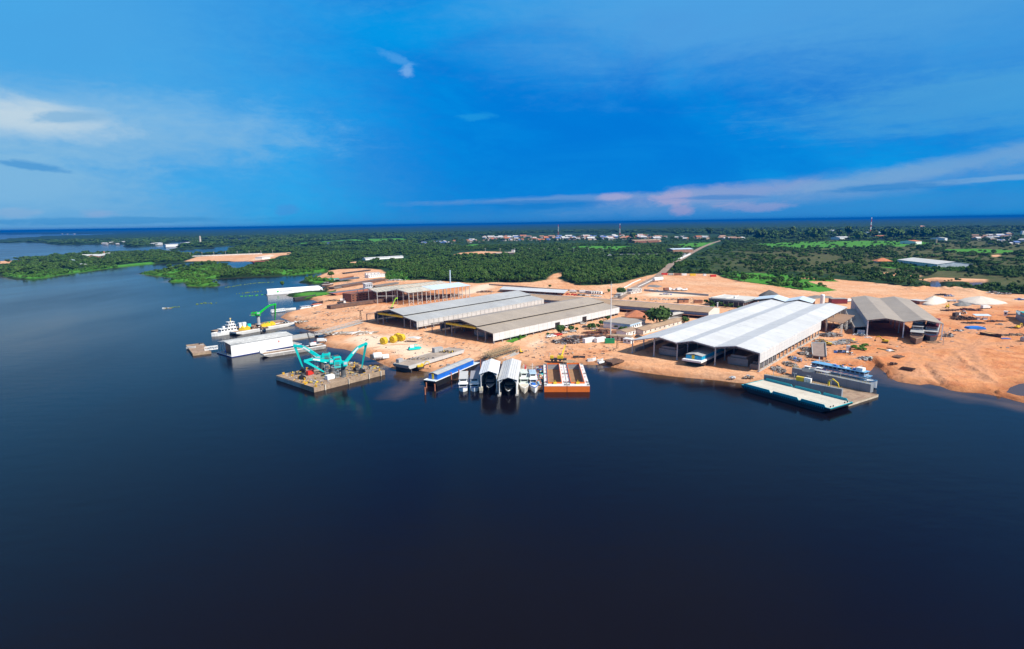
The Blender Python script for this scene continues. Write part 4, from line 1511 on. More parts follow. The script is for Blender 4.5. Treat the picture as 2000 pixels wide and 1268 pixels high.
# --- boats
def vessel(label, a, b, B, hh, hullm, deckm, tiers, z=0., name='riverboat', cat='boat', group=None, trim=None, bow=.22, sheer=.8, ab=None, rot0=None):
    """a->b: stern to bow pixels at waterline (centre line); tiers: (x0,x1 fraction, inset, height, wall mat or None for open, roof mat, windows)"""
    if ab is None:
        A, an, L = fr(a, b, z)
    else:
        A, an, L = ab
    o = thing(name, label, cat, A, an, group)
    rings = []
    for f, wf, zf in ((0, .86, .1), (.04, .95, 0), (.3, 1, 0), (.62, 1, .05), (1 - bow, .92, .2), (1 - bow * .5, .62, .5), (1 - bow * .12, .2, .85), (1, .03, 1.)):
        x = f * L
        y = B / 2 * wf
        zt = hh + sheer * zf
        rings.append([(x, -y, zt), (x, -y * .86, -.6 + .5 * (zf > .4) * zf), (x, y * .86, -.6 + .5 * (zf > .4) * zf), (x, y, zt)])
    MB().loft(rings).build('hull', hullm, o)
    mb = MB()
    for r0, r1 in zip(rings, rings[1:]):
        for i in (0, 3):
            p0, p1 = Vector(r0[i]), Vector(r1[i])
            mb.bar(p0 + Vector((0, 0, .12)), p1 + Vector((0, 0, .12)), .14, .34)
    mb.build('gunwale', trim or hullm, o)
    zz = hh + .12
    MB().box(L * .03, L * (1 - bow), -B * .44, B * .44, hh, zz).build('deck', deckm, o)
    for (f0, f1, ins, h, wallm, roofm, wins) in tiers:
        x0, x1, y = f0 * L, f1 * L, B / 2 - ins
        if wallm is not None:
            cab = MB().box(x0, x1, -y, y, zz, zz + h).build('cabin', wallm, o)
            if wins:
                mb = MB()
                for k in range(wins):
                    u0 = x0 + (x1 - x0) * (k + .2) / wins
                    u1 = x0 + (x1 - x0) * (k + .8) / wins
                    for s_ in (-1, 1):
                        ya_, yb = sorted((s_ * y, s_ * (y + .05)))
                        mb.box(u0, u1, ya_, yb, zz + h * .45, zz + h * .85)
                mb.box(x1, x1 + .05, -y * .8, y * .8, zz + h * .45, zz + h * .85)
                mb.box(x0 - .05, x0, -y * .8, y * .8, zz + h * .4, zz + h * .85)
                mb.build('window', GLASS, cab)
        else:
            mb = MB()
            n = max(3, int((x1 - x0) / 2.6))
            for k in range(n + 1):
                u = x0 + .2 + (x1 - x0 - .4) * k / n
                for s_ in (-1, 1):
                    mb.bar((u, s_ * (y - .1), zz), (u, s_ * (y - .1), zz + h), .13)
            for s_ in (-1, 1):
                for f in (.25, .42):
                    mb.bar((x0, s_ * (y - .1), zz + h * f), (x1, s_ * (y - .1), zz + h * f), .07)
            mb.build('railing', trim or WHITE, o)
        zz += h
        MB().box(x0 - .45, x1 + .45, -y - .35, y + .35, zz, zz + .16).build('roof', roofm, o)
        zz += .16
    return o, L, zz


GRYR = mat('light_grey_canvas', (.50, .50, .49), .7, var=.12, scale=.6)
GRYSH = mat('shaded_grey_canvas', (.27, .27, .30), .7, var=.15, scale=.6)  # the boathouse's shadow on this roof is put into the darker grey
BTRIM = mat('blue_trim_paint', (.05, .10, .38), .5)
vessel('white houseboat with light grey roof, left of the pair beside the boathouses', (907, 745), (904.8, 765.5), 4.7, 1.3, WHITE, GREY, [(.06, .93, .35, 2.0, WHITE, WHITE, 5), (.06, .80, .5, 1.9, WHITE, GRYR, 4)], name='houseboat', group='white houseboats', trim=BTRIM, bow=.1)
vessel('white houseboat with shaded grey roof, moored against the left boathouse', (928.5, 744), (926.8, 765.5), 4.7, 1.3, WHITE, GREY, [(.06, .93, .35, 2.0, WHITE, WHITE, 5), (.06, .80, .5, 1.9, WHITE, GRYSH, 4)], name='houseboat', group='white houseboats', trim=BTRIM, bow=.1)


def boathouse(label, fl, fr_, apex, back, m, z_eave_px):
    A, an, L = fr(fl, fr_, 0)
    o = thing('floating_boathouse', label, 'boathouse', A, an, 'floating boathouses')
    hz = lambda px, top: next(z for z in np.arange(1, 14, .05) if (lambda q: 634 - FPX * q.dot(Uv) / q.dot(Fw))(Vector((P(*px, 0).x, P(*px, 0).y, z - CH))) <= top)
    he = hz(fl, z_eave_px)
    ha = he + 1.35
    bk = loc(o, *back, ha)
    D, sk = bk.y, bk.x - L / 2
    k = sk / D
    S = lambda x, y, z: (x + k * y, y, z)
    mb = MB()
    n = 4
    for x0, z0, x1, z1 in ((-.7, he - .25, L / 2, ha), (L / 2, ha, L + .7, he - .25)):
        mb.hexa([S(x0, -.8, z0 - .15), S(x1, -.8, z1 - .15), S(x1, D, z1 - .15), S(x0, D, z0 - .15), S(x0, -.8, z0), S(x1, -.8, z1), S(x1, D, z1), S(x0, D, z0)])
    mb.build('roof', m, o)
    mb = MB()
    for f in (.25, .5, .75):
        for x0, x1 in ((0, L / 2), (L / 2, L)):
            x = x0 + (x1 - x0) * f
            z = he + (ha - he) * (1 - abs(x - L / 2) / (L / 2))
            mb.bar(S(x, -.7, z + .06), S(x, D - .1, z + .06), .14, .10)
    mb.build('roof_seam', GREY, o)
    for x0, nm in ((0, 'side_wall'), (L, 'side_wall')):
        MB().hexa([S(x0 - .12, 0, .9), S(x0 + .12, 0, .9), S(x0 + .12, D, .9), S(x0 - .12, D, .9), S(x0 - .12, 0, he - .2), S(x0 + .12, 0, he - .2), S(x0 + .12, D, he - .2), S(x0 - .12, D, he - .2)]).build(nm, WHITE, o)
        MB().hexa([S(x0 - .7, -.4, -.4), S(x0 + .7, -.4, -.4), S(x0 + .7, D, -.4), S(x0 - .7, D, -.4), S(x0 - .7, -.4, .8), S(x0 + .7, -.4, .8), S(x0 + .7, D, .8), S(x0 - .7, D, .8)]).build('float', CONC, o)
    MB().hexa([S(0, D - .3, .5), S(L, D - .3, .5), S(L, D - .1, .5), S(0, D - .1, .5), S(0, D - .3, he), S(L, D - .3, he), S(L, D - .1, he), S(0, D - .1, he)]).build('back_wall', GREY, o)
    mb = MB()
    for x0 in (.15, L - .15):
        mb.bar((x0, -.2, .8), (x0, -.2, he - .2), .3)
    mb.bar((.2, -.2, he - 1.6), (L * .2, -.2, he - .1), .2)
    mb.bar((L - .2, -.2, he - 1.6), (L * .8, -.2, he - .1), .2)
    mb.bar((0, -.6, he - .1), (L / 2, -.6, ha - .2), .16, .3)
    mb.bar((L / 2, -.6, ha - .2), (L, -.6, he - .1), .16, .3)
    mb.build('portal_frame', WHITE, o)
    return o, L, D, k


BH1, L1, D1, k1 = boathouse('floating boathouse with pure white gable roof, left of the two', (939.5, 767), (971, 766.5), None, (960, 700.5), mat('white_membrane', (.84, .85, .86), .5, var=.05), 729)
BH2, L2, D2, k2 = boathouse('floating boathouse with light grey ribbed gable roof, right of the two', (975, 774), (1009.5, 773), None, (1000.5, 699.8), mat('grey_white_membrane', (.60, .60, .59), .5, var=.1, c2=(.45, .45, .45), amt=.1), 742)
SILV = mat('silver_grey_gelcoat', (.40, .42, .46), .25, var=.08)
BLKG = mat('black_gelcoat', (.012, .013, .016), .2)
for BHo, LL, kk, lab, dk in ((BH1, L1, k1, 'black hulled motor yacht with silver foredeck inside the white boathouse', SILV), (BH2, L2, k2, 'black hulled motor yacht with beige foredeck inside the grey boathouse', mat('beige_teak_deck', (.42, .36, .30), .6))):
    p0 = at(BHo, LL / 2 + kk * 24, 24)
    p1 = at(BHo, LL / 2, -.6)
    v, Lb, zt = vessel(lab, None, None, 5.0, 1.8, BLKG, dk, [(.12, .66, .7, 1.5, BLKG, dk, 5), (.1, .5, 1.1, 1.4, BLKG, BLKG, 3)], ab=(Vector((p0.x, p0.y, 0)), math.atan2(p1.y - p0.y, p1.x - p0.x), (p1 - p0).length), name='motor_yacht', group='motor yachts', trim=WHITE, bow=.42, sheer=.7)
    MB().prism([(Lb * .60, -1.9), (Lb * .84, -1.5), (Lb * .95, -.3), (Lb * .95, .3), (Lb * .84, 1.5), (Lb * .60, 1.9)], 1.95, 2.25, 'z').build('foredeck', dk, v)
container('cream electrical box on the left boathouse float', at(BH1, -.8, -.5, .8), BH1.rotation_euler.z, (1.6, 1.6, 1.8), mat('cream_paint', (.72, .66, .5), .6), 'service_box', 'service box')

GRNW = mat('pale_green_white_paint', (.62, .68, .62), .5, var=.15, scale=.4)
v, Lb, zt = vessel('white and pale green tug with cream bow and red funnel right of the boathouses', (1023, 738), (1024.5, 769), 5.2, 1.9, mat('cream_hull_paint', (.66, .6, .5), .6), GRNW, [(.14, .6, .7, 2.0, GRNW, GRNW, 3), (.2, .48, 1.2, 1.9, WHITE, GRNW, 2)], name='tugboat', cat='tugboat', trim=WHITE, bow=.3)
MB().lathe([(.5, 0), (.5, 1.9), (.6, 2.0)], 10, (Lb * .2, .8, zt)).build('funnel', RED, v)
MB().tube((Lb * .3, 0, zt), (Lb * .3, 0, zt + 3.2), .1).tube((Lb * .3, -1, zt + 2.3), (Lb * .3, 1, zt + 2.3), .06).build('mast', WHITE, v)
v, Lb, zt = vessel('small white tug with bright blue deck gear, nearest the orange barges', (1038, 740), (1045, 768), 4.8, 1.9, WHITE, mat('pale_blue_deck', (.45, .6, .75), .6), [(.14, .62, .7, 2.0, WHITE, WHITE, 3), (.2, .5, 1.0, 1.9, WHITE, mat('pale_blue_deck', (.45, .6, .75)), 2)], name='tugboat', cat='tugboat', trim=BLUE, bow=.3)
MB().tube((Lb * .3, 0, zt), (Lb * .3, 0, zt + 4), .1).tube((Lb * .3, -1, zt + 3), (Lb * .3, 1, zt + 3), .06).build('mast', WHITE, v)
MB().box(Lb * .66, Lb * .76, -.8, .8, 2, 2.9).box(Lb * .64, Lb * .68, -1.4, -.5, 2, 2.6).build('deck_gear', BLUE, v)

# scrap platform between tugs and orange barges
SP, L, w_, h_ = barge('scrap_pontoon', 'low earth covered pontoon heaped with scrap between the tugs and the orange barges', 'pontoon', (1020, 757), (1060.5, 756), 1.3, (1020, 716), DECKB, mat('rubble_deck', (.42, .27, .18), .95, var=.5, scale=.5), DECKB, (0, 0))
for k, (px, py, ww, d_, lab) in enumerate(((1053, 724, 6, 9, 'heap of coloured scrap at the back of the scrap pontoon'), (1054, 738, 6, 8, 'heap of coloured scrap in the middle of the scrap pontoon'), (1048, 752, 5, 5, 'heap of tyres and scrap at the front of the scrap pontoon'))):
    scrap(lab, px, py, ww, d_, 1.6, [GREY, TEAL, YEL, RED, DARK, WOOD, BLUE, LSTEEL, WHITE], 90, 1.35, lng=1.2, seed=k)
container('dark skip full of rubbish on the scrap pontoon behind the pale green tug', P(1020, 729, 1.3), 0, (3.6, 4, 1.2), DARK, 'rubbish_skip', 'skip')

# --- orange hopper barges
ORG = mat('orange_hull_paint', (.80, .17, .02), .5, var=.08, scale=.4)
WDECK = mat('white_barge_deck', (.70, .70, .68), .6, var=.12, scale=.4, c2=(.5, .42, .36), amt=.15)
HOLDF = mat('brown_hold_floor', (.36, .20, .10), .9, var=.35, scale=.35, seam=[('y', 3.2, .35)])
A0, an0, LL = fr((1063, 754.2), (1152, 754), 3.0)
bw = LL / 2 - .12
for k, lab in enumerate(('orange and white open hopper barge, left of the moored pair', 'orange and white open hopper barge, right of the moored pair')):
    o = thing('hopper_barge', lab, 'barge', at_ if False else Vector((A0.x + math.cos(an0) * k * (bw + .24), A0.y + math.sin(an0) * k * (bw + .24), 0)), an0, 'orange hopper barges')
    D = 44
    y0, y1, x0, x1, h, fl = 4.2, D - 1.0, 2.0, bw - 2.2, 3.0, .2
    mb = MB()
    mb.box(0, bw, 0, y0 - .01, -.5, h - .12)
    mb.box(0, bw, y1 + .01, D, -.5, h - .12)
    mb.box(0, x0 - .01, y0 - .01, y1 + .01, -.5, h - .12)
    mb.box(x1 + .01, bw, y0 - .01, y1 + .01, -.5, h - .12)
    mb.build('hull', ORG, o)
    mb = MB()
    for r in ((0, bw, 0, y0), (0, bw, y1, D), (0, x0, y0, y1), (x1, bw, y0, y1)):
        mb.box(*r, h - .12, h)
    mb.build('deck', WDECK, o)
    MB().box(x0, x1, y0, y1, -.5, fl).build('hold_floor', HOLDF, o)
    mb = MB()
    for r in ((x0, x0 + .08, y0, y1), (x1 - .08, x1, y0, y1), (x0 + .08, x1 - .08, y1 - .08, y1)):
        mb.box(*r, fl, h - .13)
    mb.build('hold_lining', mat('grey_hold_plate', (.33, .34, .36), .7, var=.2, scale=.2, c2=(.3, .2, .14), amt=.2, seam=[('y', 5, .2), ('z', 1.1, .12)]), o)
    mb = MB()
    for r in ((x0 - .12, x0 + .12, y0, y1), (x1 - .12, x1 + .12, y0, y1), (x0, x1, y0 - .15, y0 + .15), (x0, x1, y1 - .1, y1 + .1)):
        mb.box(*r, h + .01, h + .75)
    mb.build('hatch_coaming', ORG, o)
    mb = MB()
    for j in range(5):
        yy = 8 + j * 7
        for xx in (x0 * .5, (x1 + bw) / 2):
            mb.lathe([(.28, 0), (.28, .3)], 8, (xx, yy + (j % 2), h))
    mb.build('deck_hatch', RED, o)
    mb = MB()
    for xx in (.7, bw - .7):
        for yy in (1.2, 5.5, 22, D - 2):
            mb.lathe([(.2, 0), (.2, .6), (.3, .65)], 8, (xx - .3, yy, h)).lathe([(.2, 0), (.2, .6), (.3, .65)], 8, (xx + .3, yy, h))
    mb.build('bollard', DARK, o)
    mb = MB()
    mb.box((x0 + x1) / 2 - .8, (x0 + x1) / 2 + .8, y0 - .9, y0 - .2, h, h + 1.0)
    mb.bar(((x0 + x1) / 2, y0 - .5, h + 1), ((x0 + x1) / 2, y0 - .5, h + 2), .25)
    mb.build('winch', YEL, o)

# --- teal ramp barge and floating dock
TB, L, w_, h_ = barge('deck_barge', 'long flat cargo barge with cream deck and teal bulwarks in front of the dock', 'barge', (1448, 752), (1622, 799), 2.5, (1662, 785), mat('near_black_hull', (.012, .022, .03), .5), mat('cream_worn_deck', (.60, .55, .46), .8, var=.15, scale=.12, c2=(.40, .27, .16), amt=.12, seam=[('y', 5.2, .14)]), mat('teal_paint', (.0, .36, .42), .5, var=.15, scale=.4), (5, 5))
TEALD = MC['teal_paint']
for xa, xb in ((1.0, .36 * L), (.375 * L, .675 * L), (.69 * L, .955 * L)):
    for y in (-.1, w_ - .15):
        MB().prism([(xa, h_), (xb, h_), (xb - .8, h_ + 1.15), (xa + .6, h_ + 1.15)], y, y + .25, 'y').build('bulwark', TEALD, TB)
mb = MB()
for k in range(44):
    x = 1 + k * (L * .955 - 1) / 44
    mb.box(x, x + .16, -.26, -.1, h_ - .9, h_ + .1)
mb.build('bulwark_stay', TEALD, TB)
mb = MB()
for yy in (2, 4, w_ - 4, w_ - 2):
    mb.lathe([(.22, 0), (.22, .6)], 8, (L - 1.2, yy, h_))
mb.build('bollard', BLACK, TB)

DK, L, w_, h_ = barge('floating_dock', 'floating dry dock with two grey wing walls between the deck barge and the mud bank', 'floating dock', (1480, 745), (1658, 789.6), 1.0, (1702, 768), mat('cream_dock_side', (.58, .48, .36), .8), DECKB, WOOD, (0, 0))
DGREY = mat('dock_wall_grey', (.26, .285, .31), .6, var=.2, scale=.15, c2=(.22, .19, .17), amt=.2, seam=[('x', 6, .12)])
for (pa, pb, top, th, nm) in (((1491.4, 746), (1643, 776), 732, 1.6, 'near wing_wall'), ((1546, 733), (1699.5, 767.5), 718.5, 2.6, 'far')):
    a_, b_ = loc(DK, *pa, 1.0), loc(DK, *pb, 1.0)
    A_ = P(*pa, 1.0)
    zt = next(z for z in np.arange(1, 14, .05) if (lambda q: 634 - FPX * q.dot(Uv) / q.dot(Fw))(Vector((A_.x, A_.y, z - CH))) <= top)
    d_ = (b_ - a_).normalized()
    n_ = Vector((-d_.y, d_.x, 0)) * th
    wl_ = MB().hexa([(a_.x, a_.y, 1.0), (b_.x, b_.y, 1.0), (b_.x + n_.x, b_.y + n_.y, 1.0), (a_.x + n_.x, a_.y + n_.y, 1.0), (a_.x, a_.y, zt), (b_.x, b_.y, zt), (b_.x + n_.x, b_.y + n_.y, zt), (a_.x + n_.x, a_.y + n_.y, zt)]).build('wing_wall', DGREY, DK)
    mb = MB()
    for k in range(30):
        q0 = a_ + (b_ - a_) * (k / 30) + n_ * .06
        q1 = a_ + (b_ - a_) * ((k + 1) / 30) + n_ * .06
        mb.bar((q0.x, q0.y, zt), (q0.x, q0.y, zt + 1.0), .06)
        mb.bar((q0.x, q0.y, zt + 1.0), (q1.x, q1.y, zt + 1.0), .06)
        mb.bar((q0.x, q0.y, zt + .5), (q1.x, q1.y, zt + .5), .05)
    mb.build('railing', YEL, wl_)
    for f in ((.12, .4, .58, .86) if th < 2 else (.02, .38, .62, .93)):
        q0 = a_ + (b_ - a_) * f + n_ * .5
        mb = MB().tube((q0.x, q0.y, zt), (q0.x, q0.y, zt + 3.2), .12, .09)
        mb.bar((q0.x - 1.0, q0.y, zt + 3.2), (q0.x + 1.0, q0.y, zt + 3.2), .22)
        mb.build('lamp_post', LSTEEL, wl_)
    if th < 2:
        q0 = a_ + (b_ - a_) * .43 + n_ * .1
        an_ = math.atan2(d_.y, d_.x)
        for kk, (m_, ln) in enumerate(((YEL, 3.2), (WHITE, 3.0))):
            pp = at(DK, q0.x + d_.x * kk * 3.6, q0.y + d_.y * kk * 3.6, zt)
            container(('yellow' if kk == 0 else 'white') + ' flat roofed cabin on the nearer dock wall', pp, DK.rotation_euler.z + an_, (ln, 1.5, 2.0), m_, 'deck_cabin', 'cabin')
        q0 = a_ + (b_ - a_) * .80 + n_ * 2.5
        pp = at(DK, q0.x, q0.y, h_)
        o = thing('deck_crane', 'small yellow folding deck crane on the dock floor', 'crane', pp, DK.rotation_euler.z)
        MB().tube((0, 0, 0), (0, 0, 5.0), .45).build('pedestal', YEL, o)
        MB().bar((0, 0, 5.0), (1.8, 0, 6.6), .55).bar((1.8, 0, 6.6), (4.2, 0, 5.2), .45).build('boom', YEL, o)
        MB().bar((4.2, 0, 5.2), (5.0, 0, 2.6), .35).build('stick', YEL, o)

SKYB = mat('light_blue_boat_paint', (.15, .37, .60), .5, var=.15, scale=.5)
MAROON = mat('maroon_panels', (.20, .02, .03), .6)
v, Lb, zt = vessel('three deck light blue and white passenger riverboat resting behind the far dock wall', (1586, 731), (1712, 757.5), 5.6, 2.6, WHITE, GREY, [(.04, .88, .5, 1.9, None, SKYB, 0), (.02, .84, .6, 1.9, mat('pale_boat_panels', (.28, .34, .42), .6, c2=(.22, .05, .05), amt=.2), SKYB, 12)], z=.5, group=None, trim=SKYB, bow=.14, cat='riverboat')
MB().box(Lb * .70, Lb * .80, -1.5, 1.5, zt, zt + 1.5).build('wheelhouse', WHITE, v)
MB().tube((Lb * .1, 0, zt - 1), (Lb * .1, 0, zt + 3), .15).build('mast', WHITE, v)
mb = MB()
r_ = random.Random(4)
for k in range(18):
    x = Lb * r_.uniform(.3, .7)
    y = r_.uniform(-1.6, 1.6)
    mb.mi(k % 3).box(x, x + r_.uniform(.4, 1.4), y, y + .7, zt, zt + r_.uniform(.3, .9))
mb.build('roof_cargo', [BLUE, WHITE, WOOD], v)
for k, (px, py, ln, m_, lab) in enumerate(((1568, 722, 6, GRNW, 'small green boat on the far dock wall end'), (1580, 719, 6, WHITE, 'small white speedboat beyond the dock end'), (1592, 725, 5, NAVY, 'small dark blue boat beside the passenger riverboat'))):
    A_ = P(px, py, 5.2 if k != 1 else GZ)
    vessel(lab, None, None, 2.2, .9, m_, GREY, [(.2, .55, .4, 1.0, m_, WHITE, 2)], ab=(A_, -.9, ln), name='small_boat', bow=.4, z=A_.z)
o = thing('canopy', 'small grey sun canopy over the dock wall beside the riverboat', 'canopy', P(1605, 733, 5.4), DK.rotation_euler.z)
MB().box(-3.5, 3.5, -1.5, 1.5, 2.0, 2.15).build('roof', GREY, o)
for x in (-3.2, 3.2):
    for y in (-1.3, 1.3):
        MB().tube((x, y, 0), (x, y, 2.0), .08).build('post', LSTEEL, o)

# --- white floating warehouse and neighbours
WH, L, w_, h_ = barge('floating_warehouse', 'white floating warehouse with dark glazed end on a blue hull', 'floating warehouse', (452, 697), (590, 672), .6, 21, NAVY, CONC, WHITE, (1.5, 0))
WHZ = h_
MB().prism([(1.6, WHZ), (1.6, WHZ + 7.0), (10, WHZ + 8.2), (19.4, WHZ + 7.0), (19.4, WHZ)], 8, 42, 'x').build('wall', WHITE, WH)
MB().box(.9, 8, 1.6, 1.85, WHZ, WHZ + 7.0).build('front_wall', WHITE, WH)
MB().box(1.4, 8, 1.86, 10.4, WHZ + .05, WHZ + 7.4).build('glazed_end', mat('dark_glazed_wall', (.05, .065, .07), .3, var=.3, scale=.5, seam=[('y', 1.2, .12), ('z', 1.8, .14)]), WH)
mb = MB()
for ya_, za, yb, zb in ((1.2, 7.0, 10, 8.25), (10, 8.25, 20, 7.0)):
    mb.hexa([(.6, ya_, WHZ + za), (42.5, ya_, WHZ + za), (42.5, yb, WHZ + zb), (.6, yb, WHZ + zb), (.6, ya_, WHZ + za + .2), (42.5, ya_, WHZ + za + .2), (42.5, yb, WHZ + zb + .2), (.6, yb, WHZ + zb + .2)])
mb.build('roof', mat('blotched_grey_roof', (.50, .50, .48), .7, var=.15, scale=.15, c2=(.70, .70, .68), amt=.45, seam=[('x', 5, .12)]), WH)
for y in (12.5, 16, 19.2):
    MB().bar((1.2, y, WHZ), (1.2, y, WHZ + 7.1), .25).build('post', LSTEEL, WH)
MB().box(3, 4.6, 13, 15.6, WHZ, WHZ + 2.2).build('awning', BLUE, WH)
MB().box(32, 32.7, 1.52, 1.6, WHZ + 3.6, WHZ + 4.8).build('door', RED, WH)
mb = MB()
for k in range(9):
    mb.bar((-.0 + .2, 1 + k * 2.2, WHZ), (.2, 1 + k * 2.2, WHZ + 1.1), .08)
mb.bar((.2, 1, WHZ + 1.1), (.2, 18.6, WHZ + 1.1), .08)
mb.build('railing', WHITE, WH)

DB, L, w_, h_ = barge('work_barge', 'brown decked work barge with white edge in front of the floating warehouse', 'barge', (515, 693.5), (637, 675), 1.9, 7.5, mat('grey_stained_hull', (.30, .28, .26), .8, var=.3, scale=.3, c2=(.5, .48, .45), amt=.3), DECKB, WHITE, (5, 1), rail=.35)
container('small white site cabin on the work barge', P(508.5, 690.5, 1.9), DB.rotation_euler.z, (3.6, 2.0, 1.7), WHITE, 'site_cabin', 'cabin')
GB, L, w_, h_ = barge('concrete_pontoon', 'bare grey concrete pontoon behind the floating warehouse', 'pontoon', (556, 665), (622, 655), .8, 14, CONC, mat('pale_concrete_deck', (.42, .42, .40), .9, var=.2, scale=.2), CONC, (0, 0))
o = thing('crawler_crane', 'white crawler crane with black lattice boom on the work barge', 'crawler crane', P(611, 677, 1.9), .7)
for y in (-1.3, 1.3):
    MB().prism([(-2.2, .45), (-1.9, 0), (1.9, 0), (2.2, .45), (1.9, .9), (-1.9, .9)], y - .35, y + .35, 'y').build('crawler_track', DARK, o)
MB().box(-2.0, 2.0, -1.3, 1.3, 1.0, 2.7).build('machinery_house', WHITE, o)
MB().box(1.2, 2.3, .3, 1.3, 1.0, 3.0).build('cabin', RED, o)
mb = MB()
q0, q1 = Vector((-1.2, 0, 1.6)), Vector((-3.2, -.6, 9.8))
for dx, dy_ in ((-.4, -.4), (.4, -.4), (.4, .4), (-.4, .4)):
    mb.bar(q0 + Vector((dx, dy_, 0)), q1 + Vector((dx * .4, dy_ * .4, 0)), .14)
for k in range(9):
    s_ = 1 if k % 2 else -1
    c0, c1 = q0.lerp(q1, k / 9), q0.lerp(q1, (k + 1) / 9)
    mb.bar(c0 + Vector((-.4 * s_, -.4, 0)), c1 + Vector((.4 * s_, -.4, 0)), .1)
mb.bar(q1, Vector((1.8, 0, 2.7)), .07)
mb.build('lattice_boom', DARK, o)


def truss_bridge(label, a, b, z0, z1, w, h, m, name='gangway', cat='gangway', panels=None, group=None, deckm=None):
    A, B = P(*a, z0), P(*b, z1)
    an = math.atan2(B.y - A.y, B.x - A.x)
    L = (B - A).xy.length
    dz = z1 - z0
    o = thing(name, label, cat, A, an, group)
    n = panels or max(4, int(L / h * .8))
    for y in (-w / 2, w / 2):
        mb = MB()
        for k in range(n):
            x0, x1 = L * k / n, L * (k + 1) / n
            za, zb = dz * k / n, dz * (k + 1) / n
            mb.bar((x0, y, za), (x1, y, zb), .3)
            mb.bar((x0, y, za + h), (x1, y, zb + h), .3)
            mb.bar((x0, y, za), (x0, y, za + h), .15)
            mb.bar((x0, y, za + (h if k % 2 else 0)), (x1, y, zb + (0 if k % 2 else h)), .14)
        mb.bar((L, y, dz), (L, y, dz + h), .15)
        mb.build('side_truss', m, o)
    MB().bar((0, 0, .1), (L, 0, dz + .1), w - .3, .15).build('walkway', deckm or m, o)
    return o


GALV = mat('galvanised_lattice', (.45, .44, .42), .7, var=.25, scale=.5, c2=(.3, .27, .24), amt=.2)
truss_bridge('short white lattice gangway from the timber pontoon to the floating warehouse', (400, 684), (425.5, 681), 1.2, 1.4, 2.4, 1.9, WHITE)
truss_bridge('long grey lattice gangway lying from the concrete pontoon up the beach', (618, 655), (706, 630), 1.4, 2.4, 3.4, 2.2, GALV, deckm=GALV)
TP, L, w_, h_ = barge('timber_pontoon', 'low worn timber pontoon at the outer left end of the gangway', 'pontoon', (376.5, 692), (412.5, 687.5), 1.1, (330, 678.5), WOOD, DECKB, WOOD, (0, 0), rail=.3)
vessel('small aluminium skiff lying on the timber pontoon', None, None, 1.6, .6, LSTEEL, GREY, [], ab=(P(364, 680, 1.15), .15, 6), name='skiff', bow=.4, sheer=.3)
vessel('small white launch moored behind the timber pontoon', (388, 674.5), (397.5, 676.5), 1.9, .8, WHITE, DARK, [(.3, .6, .3, .8, WHITE, DARK, 2)], name='launch', bow=.4, sheer=.3)

v, Lb, zt = vessel('white pusher tug with tall wheelhouse at the green crane barge', (462, 650), (413, 657.5), 6.2, 2.0, WHITE, WHITE, [(.04, .66, .5, 2.4, WHITE, WHITE, 5), (.06, .36, .9, 2.2, WHITE, WHITE, 3), (.1, .32, 1.2, 2.0, WHITE, WHITE, 2)], name='pusher_tug', cat='tugboat', bow=.18, sheer=.3)
MB().tube((Lb * .2, 0, zt), (Lb * .2, 0, zt + 2.0), .3, .2).lathe([(.6, 0), (.6, .8)], 8, (Lb * .2, 0, zt + 1.9)).build('mast', mat('pale_yellow_paint', (.8, .62, .25), .5), v)
MB().box(Lb * .46, Lb * .54, -.9, .9, 4.6, 6.4).build('funnel', WHITE, v)
CB0, L, w_, h_ = barge('deck_barge', 'brown decked barge moored beyond the green crane barge', 'barge', (422, 648), (556, 626.5), 1.5, 8, mat('red_brown_hull', (.30, .12, .08), .8), DECKB, WOOD, (2, 2))
CB, L, w_, h_ = barge('crane_barge', 'white edged barge carrying the green crane and yellow buckets', 'barge', (461.5, 650.5), (575, 630.5), 2.0, 9.0, mat('pale_grey_hull', (.55, .54, .52), .6, var=.15, scale=.3), DECKB, WHITE, (7, 9), rail=.5)
GRN = mat('bright_green_paint', (.01, .60, .05), .45, var=.1)
hyd_crane('bright green crane on a grey pedestal, boom bent over the crane barge', (505.5, 634), 2.0, 9.3, (537.5, 594.5), 2, (537, 626), 3.4, GRN, mat('banded_grey_pedestal', (.42, .43, .44), .6, var=.2, scale=.6), r=1.3, lattice=False, house=(6.5, 3.2, 2.8), thick=1.5, bz=1.8)
for k, (px, py, lab) in enumerate(((474, 645, 'yellow grab bucket at the tug end of the crane barge'), (483, 644, 'yellow grab bucket right behind the end one'), (516, 638, 'yellow grab bucket left in the group by the green stick'), (523.5, 637, 'yellow grab bucket in the middle of the group by the green stick'), (532, 635, 'yellow grab bucket right in the group by the green stick'))):
    o = thing('grab_bucket', lab, 'grab bucket', P(px, py, 2.05), .3 * k, 'yellow grab buckets')
    MB().prism([(-2, .3), (2, .3), (2.2, 1.6), (.6, 2.4), (0, 3.2), (-.6, 2.4), (-2.2, 1.6)], -1.2, 1.2, 'y').build('shell', YEL, o)
    MB().box(-2.2, 2.2, -1.35, 1.35, 0, .3).build('base', YEL, o)
for k, (px, py, d_, m_, lab) in enumerate(((468, 642, (3.2, 2.2, 4.2), WHITE, 'white tank container near the wheelhouse of the tug'), (475, 641.5, (3.0, 2.2, 4.4), WHITE, 'white deck house on the crane barge'), (485, 641, (2.6, 2.2, 3.0), TEAL, 'small turquoise container on the crane barge'))):
    container(lab, P(px, py, 2.05), CB.rotation_euler.z, d_, m_)
scrap('dark brown cargo heap on the crane barge deck', 503, 641.5, 16, 5, 1.0, [RUST, DECKB, DARK], 90, 2.05, 'cargo_heap', 'cargo heap', lng=3)
scrap('heap of green netting under the green crane stick', 527, 633, 7, 3, 1.4, [GRN, GRN, DARK], 40, 2.05, 'net_heap', 'net heap', lng=2)
